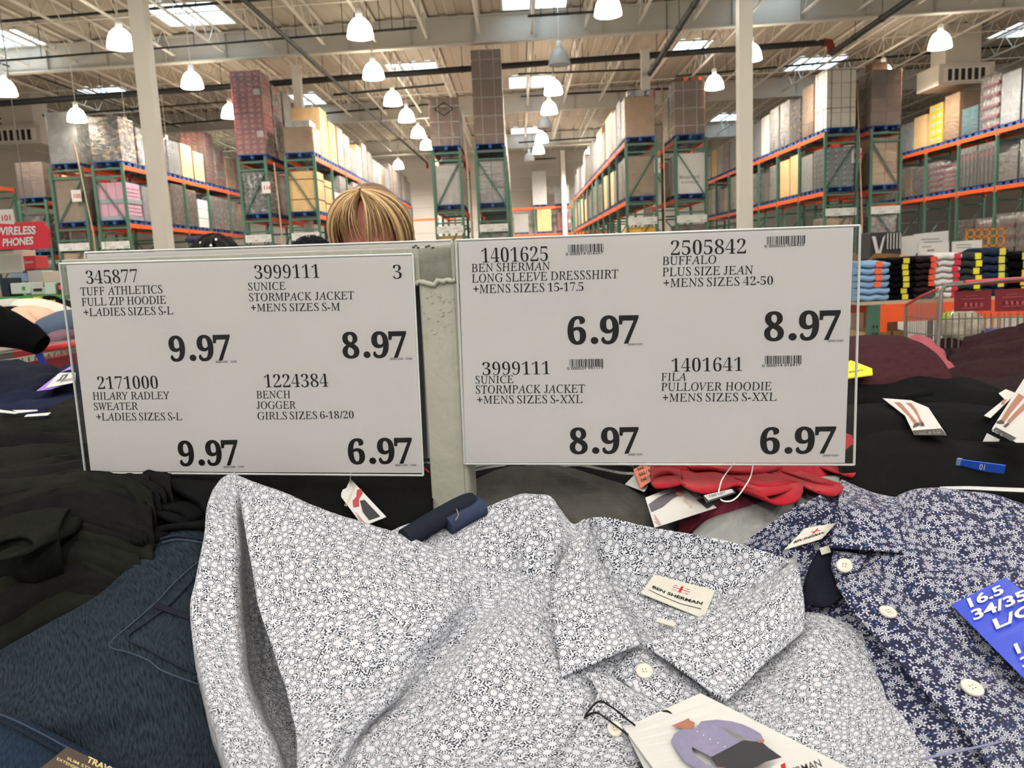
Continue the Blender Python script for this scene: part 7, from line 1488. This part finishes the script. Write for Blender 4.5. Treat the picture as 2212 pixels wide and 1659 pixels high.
# a further table of garments behind the cart
TG = 3.0
o2 = empty('display_table', (at(60,740,TG).x, at(60,740,TG).y+.3, 0), label='garment table behind the left shopping cart', cat='table'); zt = at(60,752,TG).z; b = MB(); b.box((-1.3,-.3,zt-.05),(.75,.6,zt-.01)); b.build('table_top', wood_m, o2)
for x in (-1.2,.65):
    for y in (-.22,.52): b = MB(); b.box((x-.03,y-.03,0),(x+.03,y+.03,zt-.05)); b.build('leg', wood_m, o2)
peach = cloth('peach_fleece',(226,176,150),.9,500,.2,.06,.3); cream = cloth('cream_knit',(216,208,194),.9,500,.2,.06,.3); slate = cloth('slate_blue_fleece',(70,84,102),.95,500,.3,.12,.3); mauve = cloth('mauve_knit',(112,86,96),.95,500,.3,.12,.3)
blob('peach pink fleece garment bunched at the left edge','garment','garment',72,690,TG-.05,(.105,.08,.045),peach,.25,.25,9); blob('second bunched peach fleece sleeve just right of the first','garment','garment',98,684,TG-.08,(.05,.05,.028),peach,.5,.3,12)
blob('cream knit garment behind the peach fleece','garment','garment',88,668,TG+.15,(.12,.08,.035),cream,.2,.2,9); blob('pale grey garment at the left edge behind the cream one','garment','garment',20,662,TG+.25,(.12,.08,.03),cloth('pale_grey_knit',(176,172,166),.9),.0,.2,9)
blob('slate blue fleece garment beside the left price sign edge','garment','garment',140,705,TG-.1,(.11,.09,.055),slate,-.2,.2,8); blob('upper slate blue fold beside the left price sign edge','garment','garment',135,683,TG-.02,(.05,.06,.02),slate,-.1,.2,10); blob('mauve knit garment under the slate blue fleece','garment','garment',142,728,TG-.15,(.06,.06,.035),mauve,-.3,.2,10)
blob('dark garment behind the black sleeve at the left edge','garment','garment',10,674,TG+.05,(.09,.06,.02),black_c,0,.2,9); blob('pale lilac scrap next to the black sleeve','garment','garment',20,681,TG-.02,(.04,.04,.015),cloth('lilac_knit',(172,164,190),.9),0,.2,9)
for k, (x, y) in enumerate(((105,655),(133,662))):
    o3 = blob(('black','second black')[k]+' garment with a yellow size strip behind the cream knit','garment','garment',x,y,TG+.45,(.055,.05,.035),black_c,0,.15,10); b = MB(); b.box((-.025,-.062,-.03),(.0,-.04,.03)); b.build('size_strip', mat('size_strip_1',(206,196,60),.5), o3)
# wireless counter
WD = 8.6
o2 = empty('hanging_sign', at(20,510,WD), label='red WIRELESS PHONES sign with white lettering at the left edge', cat='sign'); b = MB()
pr_ = [(-120,487),(90,478),(106,496),(107,536),(-120,543)]; P = [at(x,y,WD) for x, y in pr_]; L = local(o2,P); k = [p+Vector((0,.03,0)) for p in L]; n = 5; b.add(L+k, [tuple(range(5)), tuple(range(9,4,-1))]+[(i,i+5,(i+1)%5+5,(i+1)%5) for i in range(5)]); b.build('sign_board', mat('red_sign',(186,34,46),.4,.4), o2)
for (tx, x0, y0, x1, y1, hp) in (('WIRELESS',-9,508,77,505,17),('PHONES',6,532,72,527,16)):
    vs, fs = glyph_run(tx, 'heavy'); mn = min(v.x for v in vs); mx = max(v.x for v in vs); A, B = at(x0,y0,WD-.008), at(x1,y1,WD-.008); up = at(x0,y0-hp,WD-.008)-A; b = MB(); b.add(local(o2,[A+(B-A)*((v.x-mn)/(mx-mn))+up*(v.y/CAPS['heavy']) for v in vs]), fs); b.build('sign_text', cardw_m, o2)
b = MB(); 
for x in (-60, 60): p = at(x, 482, WD+.01); b.tube(local(o2,[p,(p.x,p.y,5.0)]), .006, 6)
b.build('hanger_rod', cart_m, o2)
plate(14, 470, WD, '101', 'small white plate reading 101 above the wireless phones sign', .16, .17)
ct = empty('display_counter', (at(60,650,8.4).x, at(60,650,8.4).y, 0), label='pale wireless counter with a green edge at the left edge', cat='counter'); zc = at(60,640,8.4).z; b = MB(); b.box((-1.5,0,0),(.45,.9,zc-.04)); b.build('cabinet', mat('pale_counter',(186,182,172),.6), ct); b = MB(); b.box((-1.5,-.02,zc-.04),(.45,.92,zc)); b.build('counter_edge', mat('green_edge',(70,142,60),.5), ct)
for (x0,y0,x1,y1,m_,lab) in ((-10,548,48,592,whitebox_m,'large white carton below the wireless phones sign'),(34,540,52,585,mat('cream_carton',(220,206,190),.6),'tall cream carton beside the red printed carton'),(50,552,78,582,redband_m,'red carton with white lettering under the wireless sign'),(62,584,92,618,whitebox_m,'upright white carton on the wireless counter'),(24,610,66,636,mat('grey_white_carton',(196,196,192),.6),'pale grey carton with a green mark on the wireless counter'),(68,620,98,637,whitebox_m,'white carton with a dark window on the wireless counter'),(98,610,120,636,mat('mint_carton',(196,204,196),.6),'pale mint carton at the end of the wireless counter'),(6,600,20,646,mat('navy_phone_pack',(34,36,54),.4),'dark navy phone pack standing on the wireless counter'),(92,585,128,612,mat('tan_white_carton',(206,194,176),.6),'pale tan carton behind the mint carton'),(126,610,140,640,mat('dark_orange_pack',(60,46,44),.5),'dark pack with an orange mark beside the price sign edge'),(22,590,60,610,mat('blue_white_pack',(140,160,186),.5),'pale blue pack behind the grey carton')):
    o3, w, h = goods2(x0,y0,x1,y1,8.7+.4*(y0<600),.25,'carton',lab,m_,'carton',part='carton_body')
    if 'lettering' in lab: sticker('printed_text', text_mesh('Canon', h*.3, 'heavy'), (-w*.45,-.004,h*.45), cardw_m, parent=o3)
    if 'green mark' in lab: b = MB(); b.box((w*.1,-.004,h*.3),(w*.25,-.001,h*.65)); b.build('printed_mark', mat('green_edge',(70,142,60),.5), o3)
    if 'dark window' in lab: b = MB(); b.box((-w*.3,-.004,h*.45),(w*.3,-.001,h*.85)); b.build('printed_window', slot_m, o3)
    if 'orange mark' in lab: b = MB(); b.box((-w*.3,-.004,h*.5),(w*.3,-.001,h*.8)); b.build('printed_mark', orange_m, o3)
